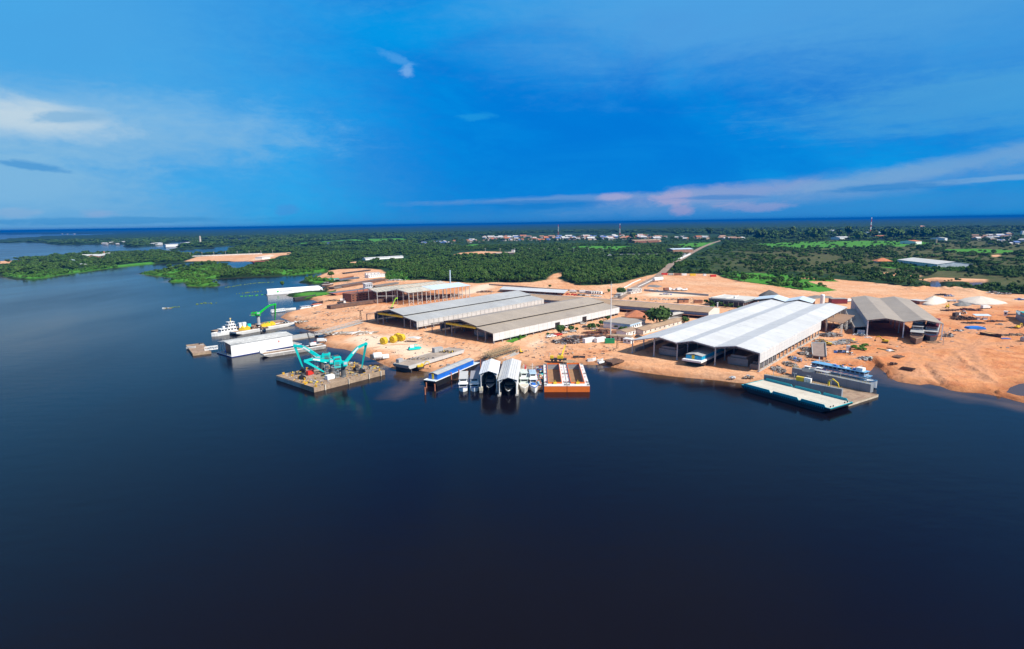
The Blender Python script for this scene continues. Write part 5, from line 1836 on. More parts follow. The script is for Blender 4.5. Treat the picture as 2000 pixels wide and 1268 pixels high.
scrap('dark ropes and winches at the bow of the crane barge', 556, 631, 7, 4, 1.2, [DARK, BLACK, WHITE], 40, 2.05, 'loose_gear', 'gear heap', lng=1.5)

# --- covered white barge with lettering
TN, L, w_, h_ = barge('covered_cargo_barge', 'long covered white barge with green emblem and grey lettering at the grassy bank', 'barge', (521, 575.5), (634, 567.5), 1.0, 9, mat('grey_white_hull', (.62, .62, .62), .6), GREY, WHITE, (1, 4))
COVW = mat('white_cargo_cover', (.84, .85, .86), .5, var=.04)
rings = []
for x, s_ in ((1.0, .98), (L - 6, 1.), (L - 2.2, .55)):
    rings.append([(x, .5, 1.0), (x, .5, 1.0 + 4.4 * s_), (x, 2.0, 1.0 + 6.0 * s_), (x, 6.8, 1.0 + 6.0 * s_), (x, 8.4, 1.0 + 4.4 * s_), (x, 8.4, 1.0)])
MB().loft(rings).build('cargo_cover', COVW, TN)
MB().box(11.6, 13.6, .42, .47, 2.7, 4.3).build('emblem', GRN, TN)


def text(s, size, m, parent, x, y, z, rz=0.):
    cu = bpy.data.curves.new('lettering', 'FONT')
    cu.body = s
    cu.size = size
    cu.extrude = .02
    cu.materials.append(m)
    fo = bpy.data.objects.new('lettering', cu)
    me = bpy.data.meshes.new_from_object(fo)
    bpy.data.objects.remove(fo)
    o = bpy.data.objects.new('lettering', me)
    col.objects.link(o)
    o.parent = parent
    o.location = (x, y, z)
    o.rotation_euler = (math.pi / 2, 0, rz)
    return o


text('DA AMAZÔNIA', 2.0, mat('grey_lettering', (.22, .22, .25), .6), TN, 15.2, .45, 2.9)

# --- boats drawn up on the beach
vessel('white passenger launch with blue grey roof drawn up at the beach', (585, 604.5), (608, 602), 4.0, 1.0, WHITE, GREY, [(.1, .85, .3, 1.7, WHITE, mat('blue_grey_roof', (.42, .50, .60), .6), 6)], name='passenger_launch', group='launches on the beach', bow=.2, sheer=.4)
vessel('white passenger launch with orange red roof stripe behind the blue grey one', (608, 601), (629, 597.5), 4.0, 1.0, WHITE, GREY, [(.1, .85, .3, 1.7, WHITE, mat('orange_red_roof', (.75, .20, .10), .6), 6)], name='passenger_launch', group='launches on the beach', bow=.2, sheer=.4)
vessel('plain white low launch between the lattice walkway and the passenger launches', (557, 606), (578, 604.5), 3.4, 1.2, WHITE, GREY, [], name='launch', bow=.5, sheer=.4)
truss_bridge('white railed landing walkway at the water edge left of the launches', (530, 610), (557, 606.5), .6, 1.0, 3.5, 2.0, WHITE, 'landing_walkway', 'walkway', 12)
vessel('black canoe on the sand behind the launches', (612, 595), (631, 592), 3., 1.3, BLACK, DARK, [], name='canoe', bow=.35, z=GZ)
vessel('dark rusty pontoon hull lying on the grassy bank below the lettered barge', (574, 585), (617, 579.5), 4., 1.6, DARK, RUST, [], name='hull', bow=.12, z=.6)
# floating vegetation rafts (one low mat each)
FLOATG = mat('floating_plants', (.09, .17, .03), .9, var=.4, scale=.4, c2=(.22, .19, .08), amt=.4)


def raft(label, pts_px, seed, m=FLOATG):
    r = random.Random(seed)
    mb = MB()
    c = P(*pts_px[0], 0)
    for (x0, y0), (x1, y1) in zip(pts_px, pts_px[1:]):
        a, b = P(x0, y0, 0) - c, P(x1, y1, 0) - c
        n = int((b - a).length * .8)
        for k in range(n):
            q = a.lerp(b, r.random()) + Vector((r.gauss(0, .8), r.gauss(0, 1.6), 0))
            s = r.uniform(.4, 1.2)
            mb.lathe([(s, -.1), (s * .8, r.uniform(.1, .4)), (s * .2, r.uniform(.3, .8))], 6, (q.x, q.y, 0))
    return tag(mb.build('plant_raft', m, None, c), label, 'floating plants')


raft('narrow raft of floating plants with pale debris, alone in the open water', [(322, 603), (338, 600.5), (354, 599)], 1)
scrap('pale driftwood at the end of the lone plant raft', 327, 602.5, 9, 3, .4, [WHITE, LSTEEL, WOOD], 24, 0, 'driftwood', 'driftwood', lng=2)
raft('thin drifting line of green plants left of the green crane', [(376, 596), (398, 592), (422, 592.5)], 2)
raft('drifting plant patches beyond the white covered barge', [(462, 574), (490, 571), (512, 569)], 3)
raft('drifting plant patches beside the marsh island point', [(440, 562), (470, 557), (500, 553), (538, 551)], 4)
raft('bright green floating plants trailing from the white covered barge', [(472, 579), (500, 577), (524, 575)], 5, mat('bright_floating_plants', (.05, .32, .02), .8, var=.2))
# ---------------------------------------------------------------- things on the yard
def ztop(px, py, top, z=GZ):
    A = P(px, py, z)
    q = [zz for zz in np.arange(z, 140, .1) if (lambda q: 634 - FPX * q.dot(Uv) / q.dot(Fw))(Vector((A.x, A.y, zz - CH))) > top]
    return q[-1] if q else z + 1


def hullblock(label, a, b, w, h, hullm, z=GZ, base=None, rake=(2, 2), open_=True, name='barge_hull', group=None, deckm=None):
    """steel barge hull under construction, standing on blocks"""
    A, an, L = fr(a, b, z)
    o = thing(name, label, 'barge hull', (A.x, A.y, z), an, group)
    MB().prism([(rake[0], .5), (L - rake[1], .5), (L, h), (0, h)], 0, .25, 'y').prism([(rake[0], .5), (L - rake[1], .5), (L, h), (0, h)], w - .25, w, 'y').box(rake[0], L - rake[1], .25, w - .25, .5, .8).build('side_shell', hullm, o)
    MB().hexa([(rake[0], .26, .8), (rake[0] + .3, .26, .8), (rake[0] + .3, w - .26, .8), (rake[0], w - .26, .8), (0, .26, h), (.3, .26, h), (.3, w - .26, h), (0, w - .26, h)]).build('end_shell', hullm, o)
    if open_:
        mb = MB()
        mb.box(1, L - 1, 1.2, 1.4, h, h + 1.3)
        mb.box(1, L - 1, w - 1.4, w - 1.2, h, h + 1.3)
        mb.box(1, 1.2, 1.4, w - 1.4, h, h + 1.3)
        for k in range(int(L / 2)):
            mb.box(1 + k * 2, 1.15 + k * 2, 1.05, 1.2, h, h + 1.2)
        mb.box(.3, L - .3, .25, 1.2, h - .05, h)
        mb.box(.3, L - .3, w - 1.2, w - .25, h - .05, h)
        mb.build('hatch_coaming', hullm, o)
    else:
        MB().box(.3, L - .3, .25, w - .25, h - .1, h).build('deck', deckm or hullm, o)
    mb = MB()
    for k in range(int(L / 6) + 1):
        mb.box(rake[0] + k * 6, rake[0] + k * 6 + .6, .6, w - .6, 0, .5)
    mb.build('keel_block', WOOD, o)
    return o


PRIM = mat('grey_primer_steel', (.36, .34, .32), .8, var=.25, scale=.2, c2=(.30, .20, .14), amt=.25, seam=[('x', 3, .1), ('z', 1.5, .06)])
PRIMD = mat('dark_primer_steel', (.17, .165, .16), .8, var=.25, scale=.2, c2=(.17, .10, .07), amt=.3, seam=[('x', 3, .1)])


def inhall(S, x0, y0, L, w, h, m, label, rot=math.pi / 2, **k):
    q = at(S, x0, y0)
    A = Vector((q.x, q.y, GZ))
    e = S.rotation_euler.z + rot
    o = thing('barge_hull', label, 'barge hull', A, e, k.get('group'))
    MB().box(0, L, 0, .25, .5, h).box(0, L, w - .25, w, .5, h).box(.3, L, .25, w - .25, .5, .8).build('side_shell', m, o)
    MB().box(-.0, .29, .26, w - .26, .9, h).build('end_shell', m, o)
    mb = MB().box(1, L, 1.2, 1.4, h, h + 1.4).box(1, L, w - 1.4, w - 1.2, h, h + 1.4).box(1, 1.2, 1.4, w - 1.4, h, h + 1.4).box(.3, L, .25, 1.2, h - .05, h).box(.3, L, w - 1.2, w - .25, h - .05, h)
    for j in range(9):
        mb.box(1.05, 1.2, 1.5 + j * (w - 3) / 9, 1.65 + j * (w - 3) / 9, h, h + 1.3)
        mb.box(.86, .99, 1.5 + j * (w - 3) / 9, 1.62 + j * (w - 3) / 9, h, h + 1.2)
    mb.build('hatch_coaming', m, o)
    mb = MB()
    for j in range(int(L / 5)):
        mb.box(.8 + j * 5, 1.4 + j * 5, .6, w - .6, 0, .5)
    mb.build('keel_block', WOOD, o)
    return o


inhall(S1, -48.5, 5, 55, 11, 4.2, PRIM, 'grey open barge hull in the left bay of the white hall')
inhall(S1, -8.0, 6, 60, 11, 4.4, PRIM, 'grey open barge hull in the right bay of the white hall')
o = inhall(S1, -1.4, 3, 30, 4.6, 3.0, PRIMD, 'low grey hull block by the right corner columns of the white hall')
inhall(S3, -19, 10, 55, 11, 4.2, PRIM, 'grey barge hull inside the taupe roofed hall')
inhall(S2, -26, 22, 50, 11, 4.0, PRIM, 'grey barge hull deep inside the blue grey roofed hall')
inhall(S2, -2.5, 6, 40, 9, 3.4, PRIM, 'grey hull block near the right wall of the blue grey roofed hall')
# the finished covered barge sliding out of the middle bay
q = at(S1, -27.0, -10.5)
o = thing('covered_barge', 'finished barge with light blue coaming and grey covers slipping out of the white hall', 'barge', (q.x, q.y, GZ), S1.rotation_euler.z + math.pi / 2)
LB = 60
MB().prism([(5, .6), (LB, .6), (LB, 3.4), (0, 3.4), (0, 2.6)], 0, 11, 'y').build('hull', mat('dark_brown_hull', (.04, .03, .03), .6, var=.3), o)
MB().box(.1, LB, .1, 10.9, 3.4, 3.65).box(0, LB, -.08, 0, 2.7, 3.6).box(-.08, 0, 0, 11, 2.7, 3.6).build('deck', WHITE, o)
LBLUE = mat('light_blue_coaming', (.01, .40, .66), .5)
mb = MB().box(3, LB - 1, 1.0, 10, 3.65, 5.7)
for k in range(30):
    mb.box(3.4 + k * 1.8, 3.6 + k * 1.8, .85, 1.0, 3.65, 5.6)
mb.build('hatch_coaming', LBLUE, o)
for x0, x1 in ((2.9, 9), (9.1, 16), (16.1, 30), (30.1, LB - 1)):
    mb = MB()
    for ya_, za, yb, zb in ((.8, 5.7, 5.5, 6.4), (5.5, 6.4, 10.2, 5.7)):
        mb.hexa([(x0, ya_, za), (x1, ya_, za), (x1, yb, zb), (x0, yb, zb), (x0, ya_, za + .2), (x1, ya_, za + .2), (x1, yb, zb + .2), (x0, yb, zb + .2)])
    mb.build('hatch_cover', MC['grey_hatch_covers'], o)
MB().box(2.8, 2.98, 5, 6.6, 3.7, 5.9).build('ladder', YEL, o)
mb = MB()
for k in range(9):
    mb.box(6 + k * 6, 6.8 + k * 6, 1, 10, 0, .6)
mb.build('keel_block', WOOD, o)

# yellow cable reels
for k, (px, py, lab) in enumerate(((750, 672.5, 'big yellow reel, leftmost and standing apart'), (768.5, 669.5, 'big yellow reel, second from the left'), (777, 664, 'big yellow reel, rearmost and half hidden by its neighbours'), (784.5, 666, 'big yellow reel, rightmost of the group'))):
    o = thing('cable_reel', lab + ' on the sand', 'cable reel', G(px, py), math.radians(62), 'big yellow reels')
    R_ = 2.35
    for x in (-1.5, 1.28):
        MB().lathe([(R_, 0), (R_, .22)], 28, (x, 0, R_), 'x').build('flange', YEL, o)
    mb = MB().lathe([(R_ * .93, -1.27), (R_ * .93, 1.27)], 28, (0, 0, R_), 'x')
    mb.build('drum', mat('yellow_slatted_drum', (.70, .46, .03), .6, var=.3, scale=.8), o)
    mb = MB()
    for j in range(14):
        t_ = j * 6.283 / 14
        mb.bar((-1.5, R_ * .98 * math.cos(t_), R_ + R_ * .98 * math.sin(t_)), (1.5, R_ * .98 * math.cos(t_), R_ + R_ * .98 * math.sin(t_)), .2)
    for j in range(6):
        t_ = j * 6.283 / 6
        mb.bar((-1.56, 0, R_), (-1.56, R_ * .95 * math.cos(t_), R_ + R_ * .95 * math.sin(t_)), .16)
    mb.build('slat', YEL, o)
    MB().lathe([(.32, -1.6), (.32, 1.6)], 12, (0, 0, R_), 'x').build('hub', DARK, o)

o = thing('canopy', 'curved white canopy on posts right of the yellow reels', 'canopy', G(793, 669), -.25)
mb = MB()
for k in range(6):
    x0, x1 = k * 1.5, k * 1.5 + 1.5
    f = lambda x: 2.6 + .55 * math.sin(x / 9 * math.pi)
    mb.hexa([(x0, 0, f(x0)), (x1, 0, f(x1)), (x1, 6, f(x1)), (x0, 6, f(x0)), (x0, 0, f(x0) + .12), (x1, 0, f(x1) + .12), (x1, 6, f(x1) + .12), (x0, 6, f(x0) + .12)])
mb.build('roof', mat('off_white_canvas', (.70, .67, .62), .7), o)
for x in (.4, 8.6):
    for y in (.3, 5.7):
        MB().tube((x, y, 0), (x, y, 2.6), .1).build('post', LSTEEL, o)
o = thing('work_catamaran', 'small turquoise catamaran workboat standing on the sand', 'boat', G(799, 685), .35)
for y in (0, 2.6):
    MB().prism([(0, .3), (7.0, .3), (8.2, 1.3), (0, 1.3)], y, y + 1.1, 'y').build('hull', TEAL, o)
MB().box(.3, 7, 0, 3.7, 1.3, 1.5).build('deck', TEAL, o)
MB().box(1.0, 3.4, .9, 2.8, 1.5, 3.0).build('cabin', WHITE, o)
MB().bar((4, 1.8, 1.5), (4, 1.8, 3.6), .3).bar((4, 1.8, 3.6), (6.4, 1.8, 2.6), .3).build('deck_crane', TEAL, o)
o = thing('storage_tank', 'horizontal white tank with a box cabin on the sand behind the crane pontoon', 'tank', G(724, 704), .38)
MB().lathe([(1.2, 0), (2.0, .5), (2.0, 5.0), (1.2, 5.5)], 16, (1.5, 1.8, 2.0), 'x').build('shell', WHITE, o)
MB().box(.2, 1.4, .6, 3, 0, 3.0).build('cabin', DARK, o)
MB().box(7.2, 11, .6, 3.4, .2, 2.2).build('generator', WHITE, o)
MB().box(2.5, 3.0, .4, 3.2, 0, .9).box(5.5, 6, .4, 3.2, 0, .9).build('saddle', STEEL, o)

# grey flat barge on the slip
GB2, L, w_, h_ = barge('flat_barge', 'bare grey flat barge drawn up on the beach with steel boxes on deck', 'barge', (798, 715.5), (907, 683), 4.2, (769.5, 709.5), mat('pale_grey_primer', (.52, .51, .49), .7, var=.12, scale=.2, c2=(.32, .25, .2), amt=.15, seam=[('x', 7, .12)]), mat('dusty_steel_deck', (.38, .31, .25), .9, var=.3, scale=.2, c2=(.28, .2, .15), amt=.4), GREY, (1, 1), base=.4, bottom=1.9)
mb = MB()
for k in range(int(L / 5)):
    mb.box(2 + k * 5, 2.8 + k * 5, .3, w_ - .3, -1.0, 1.88)
mb.build('keel_block', DARK, GB2)
container('small grey steel box at the river end of the grey flat barge', P(779, 709.5, 4.2), GB2.rotation_euler.z, (3.4, 2.2, 2.0), GREY)
container('long grey steel box at the land end of the grey flat barge', P(849, 689.5, 4.2), GB2.rotation_euler.z - .3, (6.0, 3.0, 2.6), GREY)
scrap('loose steel parts on the middle of the grey flat barge', 820, 701, 16, 6, .6, [DARK, STEEL, WOOD], 40, 4.22, 'loose_steel', 'loose steel', lng=1.5)
scrap('loose steel parts by the long box of the grey flat barge', 872, 688, 9, 5, .7, [DARK, YEL, WOOD], 36, 4.22, 'loose_steel', 'loose steel', lng=1.4)


def excavator(label, px, py, rot, s=1., m=YEL, boomdir=1):
    o = thing('excavator', label, 'excavator', G(px, py), rot)
    for y in (-1.2, 1.2):
        MB().prism([(-2 * s, .45), (-1.7 * s, 0), (1.7 * s, 0), (2 * s, .45), (1.7 * s, .9), (-1.7 * s, .9)], y * s - .3, y * s + .3, 'y').build('track', DARK, o)
    MB().box(-2.2 * s, 1.2 * s, -1.3 * s, 1.3 * s, 1.0, 2.2 * s).build('body', m, o)
    c_ = MB().box(.2 * s, 1.6 * s, .2 * s, 1.2 * s, 1.0, 3.0 * s).build('cabin', m, o)
    MB().box(1.6 * s, 1.64 * s, .3 * s, 1.1 * s, 1.9, 2.8 * s).box(.4 * s, 1.5 * s, 1.2 * s, 1.24 * s, 1.9, 2.8 * s).build('window', GLASS, c_)
    MB().bar((1.2 * s, -.4 * s, 1.6 * s), (3.4 * s, -.4 * s, 4.4 * s), .5 * s).bar((3.4 * s, -.4 * s, 4.4 * s), (5.2 * s, -.4 * s, 4.0 * s), .45 * s).build('boom', m, o)
    MB().bar((5.2 * s, -.4 * s, 4.1 * s), (6.0 * s, -.4 * s, 1.6 * s), .35 * s).build('stick', m, o)
    MB().prism([(5.6 * s, 1.6 * s), (6.5 * s, 1.5 * s), (6.2 * s, .5 * s), (5.4 * s, .7 * s)], -.9 * s, .1 * s, 'y').build('bucket', DARK, o)
    return o


excavator('yellow excavator digging at the waterline in front of the grey flat barge', 822, 719.5, .25, .85)
excavator('yellow excavator beside the grey ramp shaped hull section', 1618, 675, 2.6, .85)
excavator('yellow excavator on the open earth in front of the repair hall', 1728, 670, 2.5, .9)
excavator('yellow backhoe far right among scattered parts', 1987, 642, .4, .8)

# mobile crane
o = thing('mobile_crane', 'yellow mobile crane with raised telescopic boom on orange earth', 'mobile crane', G(1074, 706), -.15)
MB().box(0, 9.5, 0, 2.5, .9, 1.7).build('chassis', DARK, o)
for k in range(4):
    MB().lathe([(.6, 0), (.6, 2.7)], 12, (1.2 + k * 2.3, -.1, .6), 'y').build('wheel', TYRE, o)
MB().box(.1, 2.0, .1, 2.4, 1.7, 3.0).build('cab', YEL, o)
MB().box(4.2, 7.6, .2, 2.3, 1.7, 3.1).build('machinery_house', YEL, o)
tipw = ray_at(1104.5, 673.5, P(1083, 702, GZ).y + 3) - Vector((0, 0, 0))
c_, s_ = math.cos(-o.rotation_euler.z), math.sin(-o.rotation_euler.z)
tq = tipw - o.location
tipl = Vector((tq.x * c_ - tq.y * s_, tq.x * s_ + tq.y * c_, tq.z))
st = Vector((6.6, 1.2, 3.0))
MB().bar(st, st.lerp(tipl, .5), .62).bar(st.lerp(tipl, .5), st.lerp(tipl, .94), .46).build('boom', YEL, o)
MB().bar(st.lerp(tipl, .94), tipl, .5, .5).build('boom_head', DARK, o)
MB().bar(tipl, (tipl.x + .3, tipl.y, 4.5), .06).box(tipl.x, tipl.x + .6, tipl.y - .3, tipl.y + .3, 3.6, 4.5).build('hook', DARK, o)

BEIGE = mat('beige_truss_paint', (.34, .25, .14), .8, var=.25, scale=.5, c2=(.2, .14, .09), amt=.25)
truss_bridge('beige truss gangway lying on the slope, nearer of the parallel pair', (956, 701), (1011, 683.5), GZ, GZ + .8, 2.6, 2.5, BEIGE, name='gangway_section', cat='gangway', panels=14, group='beige truss gangways', deckm=DARK)
truss_bridge('beige truss gangway lying on the slope, further of the parallel pair', (946, 698), (997, 680.5), GZ, GZ + .8, 2.2, 2.4, BEIGE, name='gangway_section', cat='gangway', panels=14, group='beige truss gangways', deckm=DARK)
truss_bridge('grey ramp gangway at the foot of the beige truss pair', (985, 703), (1010, 690), GZ - .6, GZ + .4, 2.5, .6, GALV, name='ramp', cat='ramp', panels=8)
excavator('small yellow and black loader right of the beige truss gangways', 1018, 690, 1.9, .55)

# containers, houses round the mast
for lab, px, py, L_, a_, m_ in (('long white container lying furthest left in the row left of the green container', 1143, 671, 9, .62, WHITE), ('white container next in line towards the green container', 1166, 670, 8, .62, WHITE), ('green container in front of the small orange and white office', 1182, 671.5, 6.2, .02, mat('deep_green_paint', (.01, .26, .10), .5))):
    container(lab, G(px, py), a_, (L_, 2.6, 2.8 if 'green' not in lab else 2.9), m_)
boxhouse('office_hut', 'small cream hut with brown roof and orange base beside the mast', 'hut', (1192, 664), (1231, 667.5), 6, 2.8, mat('cream_wall', (.70, .62, .52), .8), ROOFB, .6, wins=4, doors=1)
boxhouse('guard_hut', 'small white cabin right of the orange based hut', 'hut', (1217, 670), (1232, 672), 4, 2.8, WHITE, WHITE, .2, wins=2)
OFF = boxhouse('office_building', 'white office building with flat taupe roof and blue fascia right of the mast', 'building', (1230, 646.5), (1260, 637), 22, 4.6, WHITE, ROOFT, .3, wins=7)
L_ = 15
MB().box(-.5, 14.9, -.38, -.32, 3.4, 4.6).box(-.42, -.36, -.3, 22, 3.4, 4.6).build('fascia', mat('pale_blue_fascia', (.45, .60, .74), .6), OFF)
boxhouse('pavilion', 'square pavilion with pyramid terracotta roof behind the white office', 'pavilion', (1224, 625.5), (1262, 626), 16, 2.6, mat('pavilion_wall', (.5, .4, .3), .8), TILE, 1.4, 4.6, hip=True)
boxhouse('workshop', 'long workshop with light brown roof in two lengths beside the white hall', 'workshop', (1256, 654), (1336, 632), 9, 3.0, mat('pale_workshop_wall', (.62, .58, .52), .8), ROOFB, .6, .9, wins=9)
boxhouse('workshop', 'small white house with light brown roof at the near end of the long workshop', 'workshop', (1223, 657.5), (1247, 651), 8, 3.0, WHITE, ROOFB, .5, .7, wins=4, doors=1)
boxhouse('open_shed', 'small shed with pale roof beneath the brown store building', 'shed', (1311, 625), (1334, 619.5), 7, 3.4, DARK, mat('pale_brown_roof', (.55, .50, .44), .8), .5, .5)
boxhouse('open_shed', 'small dark open shed beside the big spreading tree', 'shed', (1311, 631), (1328, 626), 5, 2.4, DARK, ROOFT, .5, .3)
tag(MB().box(-.6, .6, -.6, .6, -.2, ztop(1306.5, 630, 615) - GZ).box(-.75, .75, -.75, .75, ztop(1306.5, 630, 615) - GZ, ztop(1306.5, 630, 615) - GZ + .3).build('water_tower', WHITE, None, G(1306.5, 630)), 'slim white square tower right of the big spreading tree', 'tower')
mh = ztop(1192.5, 657, 553) - GZ
o = thing('mast', 'very tall slim white mast standing in the middle of the yard', 'mast', G(1192.5, 657))
MB().tube((0, 0, 0), (0, 0, mh * .45), .38, .30, 10).tube((0, 0, mh * .45), (0, 0, mh * .97), .30, .16, 10).build('pole', WHITE, o)
MB().lathe([(.9, 0), (.9, .35)], 10, (0, 0, mh * .97)).tube((0, 0, mh * .97), (0, 0, mh * 1.03), .08).build('lamp_ring', LSTEEL, o)
MB().lathe([(1.3, -.2), (1.3, .5)], 12).build('base', CONC, o)


def lattice(label, px, py, top, w, m, name='lattice_mast', cat='mast', z=GZ, bands=None):
    h = ztop(px, py, top, z) - z
    o = thing(name, label, cat, P(px, py, z))
    n = max(6, int(h / (w * 1.6)))
    for c in range(bands or 1):
        mb = MB()
        for k in range(n):
            if bands and (k * bands // n) != c:
                continue
            z0, z1 = h * k / n, h * (k + 1) / n
            t0, t1 = w * (1 - .6 * k / n) / 2, w * (1 - .6 * (k + 1) / n) / 2
            th = w * .10
            for sx, sy in ((-1, -1), (1, -1), (1, 1), (-1, 1)):
                mb.bar((sx * t0, sy * t0, z0), (sx * t1, sy * t1, z1), th)
            s = 1 if k % 2 else -1
            for y in (-1, 1):
                mb.bar((-t0 * s, y * t0, z0), (t1 * s, y * t1, z1), th * .7)
                mb.bar((y * t0, -t0 * s, z0), (y * t1, t1 * s, z1), th * .7)
        mb.build('section', m if not isinstance(m, (list, tuple)) else m[c % len(m)], o)
    return o, h


o, h = lattice('rusty lattice lamp mast standing on the sand left of the grey halls', 705, 629.5, 607, 1.6, RUST)
MB().box(-2, 2, -.3, .3, h, h + .3).box(-2, -1.4, -.5, .5, h + .3, h + .8).box(1.4, 2, -.5, .5, h + .3, h + .8).build('lamp_bar', DARK, o)
lattice('rusty lattice post beside the office huts at the left of the white hall', 1205.5, 681, 655, 1.0, RUST)
tag(MB().tube((0, 0, 0), (0, 0, 8.5), .55, .5, 12).lathe([(.8, 0), (.8, .4)], 12, (0, 0, 8.5)).build('exhaust_stack', WHITE, None, G(1400.5, 611)), 'short white exhaust stack at the right end of the brown store', 'stack')
tag(MB().tube((0, 0, 0), (0, 0, 8.0), 1.0, 1.0, 14).lathe([(1.2, 0), (1.2, .6)], 14, (0, 0, 8.0)).build('water_tank', WHITE, None, G(1434.5, 597)), 'white upright tank in front of the concrete frame building', 'tank')


# cars, trucks, buses
def car(m):
    o = thing('parked_car', '-', 'car', (0, 0, 0), 0)
    MB().prism([(-2.1, .35), (2.1, .35), (2.15, .85), (1.2, .95), (-1.9, 1.0), (-2.15, .8)], -.85, .85, 'y').build('body', m, o)
    MB().prism([(-1.6, 1.0), (1.1, .96), (.4, 1.5), (-1.2, 1.5)], -.75, .75, 'y').build('cabin', m, o)
    MB().box(-1.3, .6, -.77, .77, 1.06, 1.4).build('window', GLASS, o)
    for x in (-1.35, 1.35):
        for y in (-.88, .68):
            MB().lathe([(.34, 0), (.34, .2)], 10, (x, y, .34), 'y').build('wheel', TYRE, o)
    return o


CARM = {'white': WHITE, 'red': RED, 'silver': LSTEEL, 'dark': mat('charcoal_car_paint', (.05, .055, .06), .3)}
CPROTO = {}


def put_car(c, label, px, py, rot, s=1.15, group='cars parked in the yard'):
    if c not in CPROTO:
        o = CPROTO[c] = car(CARM[c])
    else:
        o = copy_tree(CPROTO[c])
    o.location = G(px, py)
    o.rotation_euler = (0, 0, rot)
    o.scale = (s, s, s)
    tag(o, label, 'car', group)


for i, (c, px, py, rot, lab) in enumerate((
        ('white', 1073, 659, .5, 'white car, leftmost of the short row by the trees'), ('white', 1080, 658, .5, 'white car next to the red cars by the trees'), ('red', 1086, 656.5, .5, 'red car beside the white cars by the trees'), ('red', 1092, 655, .5, 'second red car, beside the silver car by the trees'),
        ('silver', 1102, 651.5, .5, 'silver car under the leaning tree, right of the red cars'), ('dark', 1143, 640, .1, 'dark car standing alone between two round trees'), ('silver', 1119, 648.5, .3, 'silver car half under a round tree'), ('silver', 1161, 644, .2, 'silver car beside the big round tree near the office'),
        ('silver', 1139, 633.5, .4, 'silver car close to the white side wall of the taupe hall'), ('white', 1102, 641, .5, 'white car along the taupe hall wall'),
        ('dark', 1247, 659, .3, 'dark car parked by the long workshop'), ('red', 1119, 576.5, 0, 'red car at the end of the white carport'), ('red', 1125, 577.5, 0, 'red car second from the end of the carport'),
        ('dark', 1131, 577.5, 0, 'dark car among the parked cars behind the brown roof'), ('silver', 1136, 578, 0, 'silver car beside the dark car behind the brown roof'), ('dark', 1141, 578.2, 0, 'black car right of the silver one behind the brown roof'), ('white', 1147, 578.5, 0, 'white car in the row behind the brown roof'),
        ('silver', 1158, 579, 0, 'silver car at the right of the row behind the brown roof'), ('white', 1165, 579.5, 0, 'white car at the right end of the row behind the brown roof'), ('white', 1171, 580, 0, 'last white car before the blue roofed bay'), ('red', 1109, 576, 0, 'red car under the carport edge'), ('white', 1097, 574.5, 0, 'white car under the carport'), ('dark', 1084, 573.5, 0, 'dark car under the middle of the carport'),
        ('dark', 1210, 582, .9, 'dark car at the gate beside the road'), ('silver', 1203, 580, .9, 'silver car at the gate beside the road'), ('white', 1284, 569, 0, 'white car at the grey boundary wall'), ('white', 1272, 567, .3, 'white car near the red container')), 0):
    put_car(c, lab, px, py, rot)


def truck(label, px, py, rot, boxm, s=1., box=True, name='truck', group=None):
    o = thing(name, label, 'truck', G(px, py), rot, group)
    MB().box(-4.2 * s, 1.6 * s, -1.1 * s, 1.1 * s, .6 * s, .9 * s).build('chassis', DARK, o)
    cb = MB().prism([(1.7 * s, .6 * s), (3.6 * s, .6 * s), (3.6 * s, 1.6 * s), (3.2 * s, 2.6 * s), (1.7 * s, 2.6 * s)], -1.1 * s, 1.1 * s, 'y').build('cab', WHITE, o)
    MB().box(3.3 * s, 3.64 * s, -.95 * s, .95 * s, 1.6 * s, 2.3 * s).build('windscreen', GLASS, cb)
    MB().box(-4.3 * s, 1.5 * s, -1.2 * s, 1.2 * s, .95 * s, (3.2 if box else 1.9) * s).build('cargo_body', boxm, o)
    for x in (-3.2, -2.1, 2.6):
        for y in (-1.15, .85):
            MB().lathe([(.5 * s, 0), (.5 * s, .3 * s)], 10, (x * s, y * s, .5 * s), 'y').build('wheel', TYRE, o)
    return o


for k, (px, py, r_, lab) in enumerate(((1307, 567.5, .6, 'white truck, leftmost in the sand lot row'), (1319, 567.5, .5, 'white truck, second in the sand lot row'), (1327, 567.5, .5, 'white truck, third in the sand lot row'), (1337, 568, .5, 'white truck, rightmost in the sand lot row'))):
    truck(lab, px, py, r_, WHITE, 1.0, k % 2 == 0, group='white trucks on the sand lot')
truck('orange tipper truck with raised dark tray beside the white trucks', 1303, 568, .4, RUST2, 1.1)
truck('white truck with red tail on the work beach behind the floating warehouse', 630, 668, .2, WHITE, .8)
truck('white truck at the left of the bus park', 1120, 572, -.3, WHITE, 1.0)
truck('white box truck alone in the bus park', 1140, 573, -.2, WHITE, 1.1)


def bus(label, px, py, rot):
    o = thing('bus', label, 'bus', G(px, py), rot, 'white buses')
    MB().box(0, 10.5, -1.2, 1.2, .5, 3.1).build('body', WHITE, o)
    MB().box(.5, 9.6, -1.23, 1.23, 1.6, 2.5).box(10.5, 10.54, -1.0, 1.0, 1.4, 2.6).build('window', GLASS, o)
    for x in (2, 8):
        for y in (-1.25, .95):
            MB().lathe([(.5, 0), (.5, .3)], 10, (x, y, .5), 'y').build('wheel', TYRE, o)


for k, n in enumerate(('leftmost', 'second', 'middle', 'fourth', 'rightmost')):
    bus('white bus, %s of the five side by side behind the brown store' % n, 1157 + k * 4.6, 574.6 + k * .15, 2.2)

# walls and fences by the road
def wallrun(label, pts, h, th, m, name='boundary_wall', cat='wall', z=GZ):
    o = ribbon(name, pts, th, z - .2, m, h=h + .2)
    o['kind'] = 'thing'
    return tag(o, label, cat)


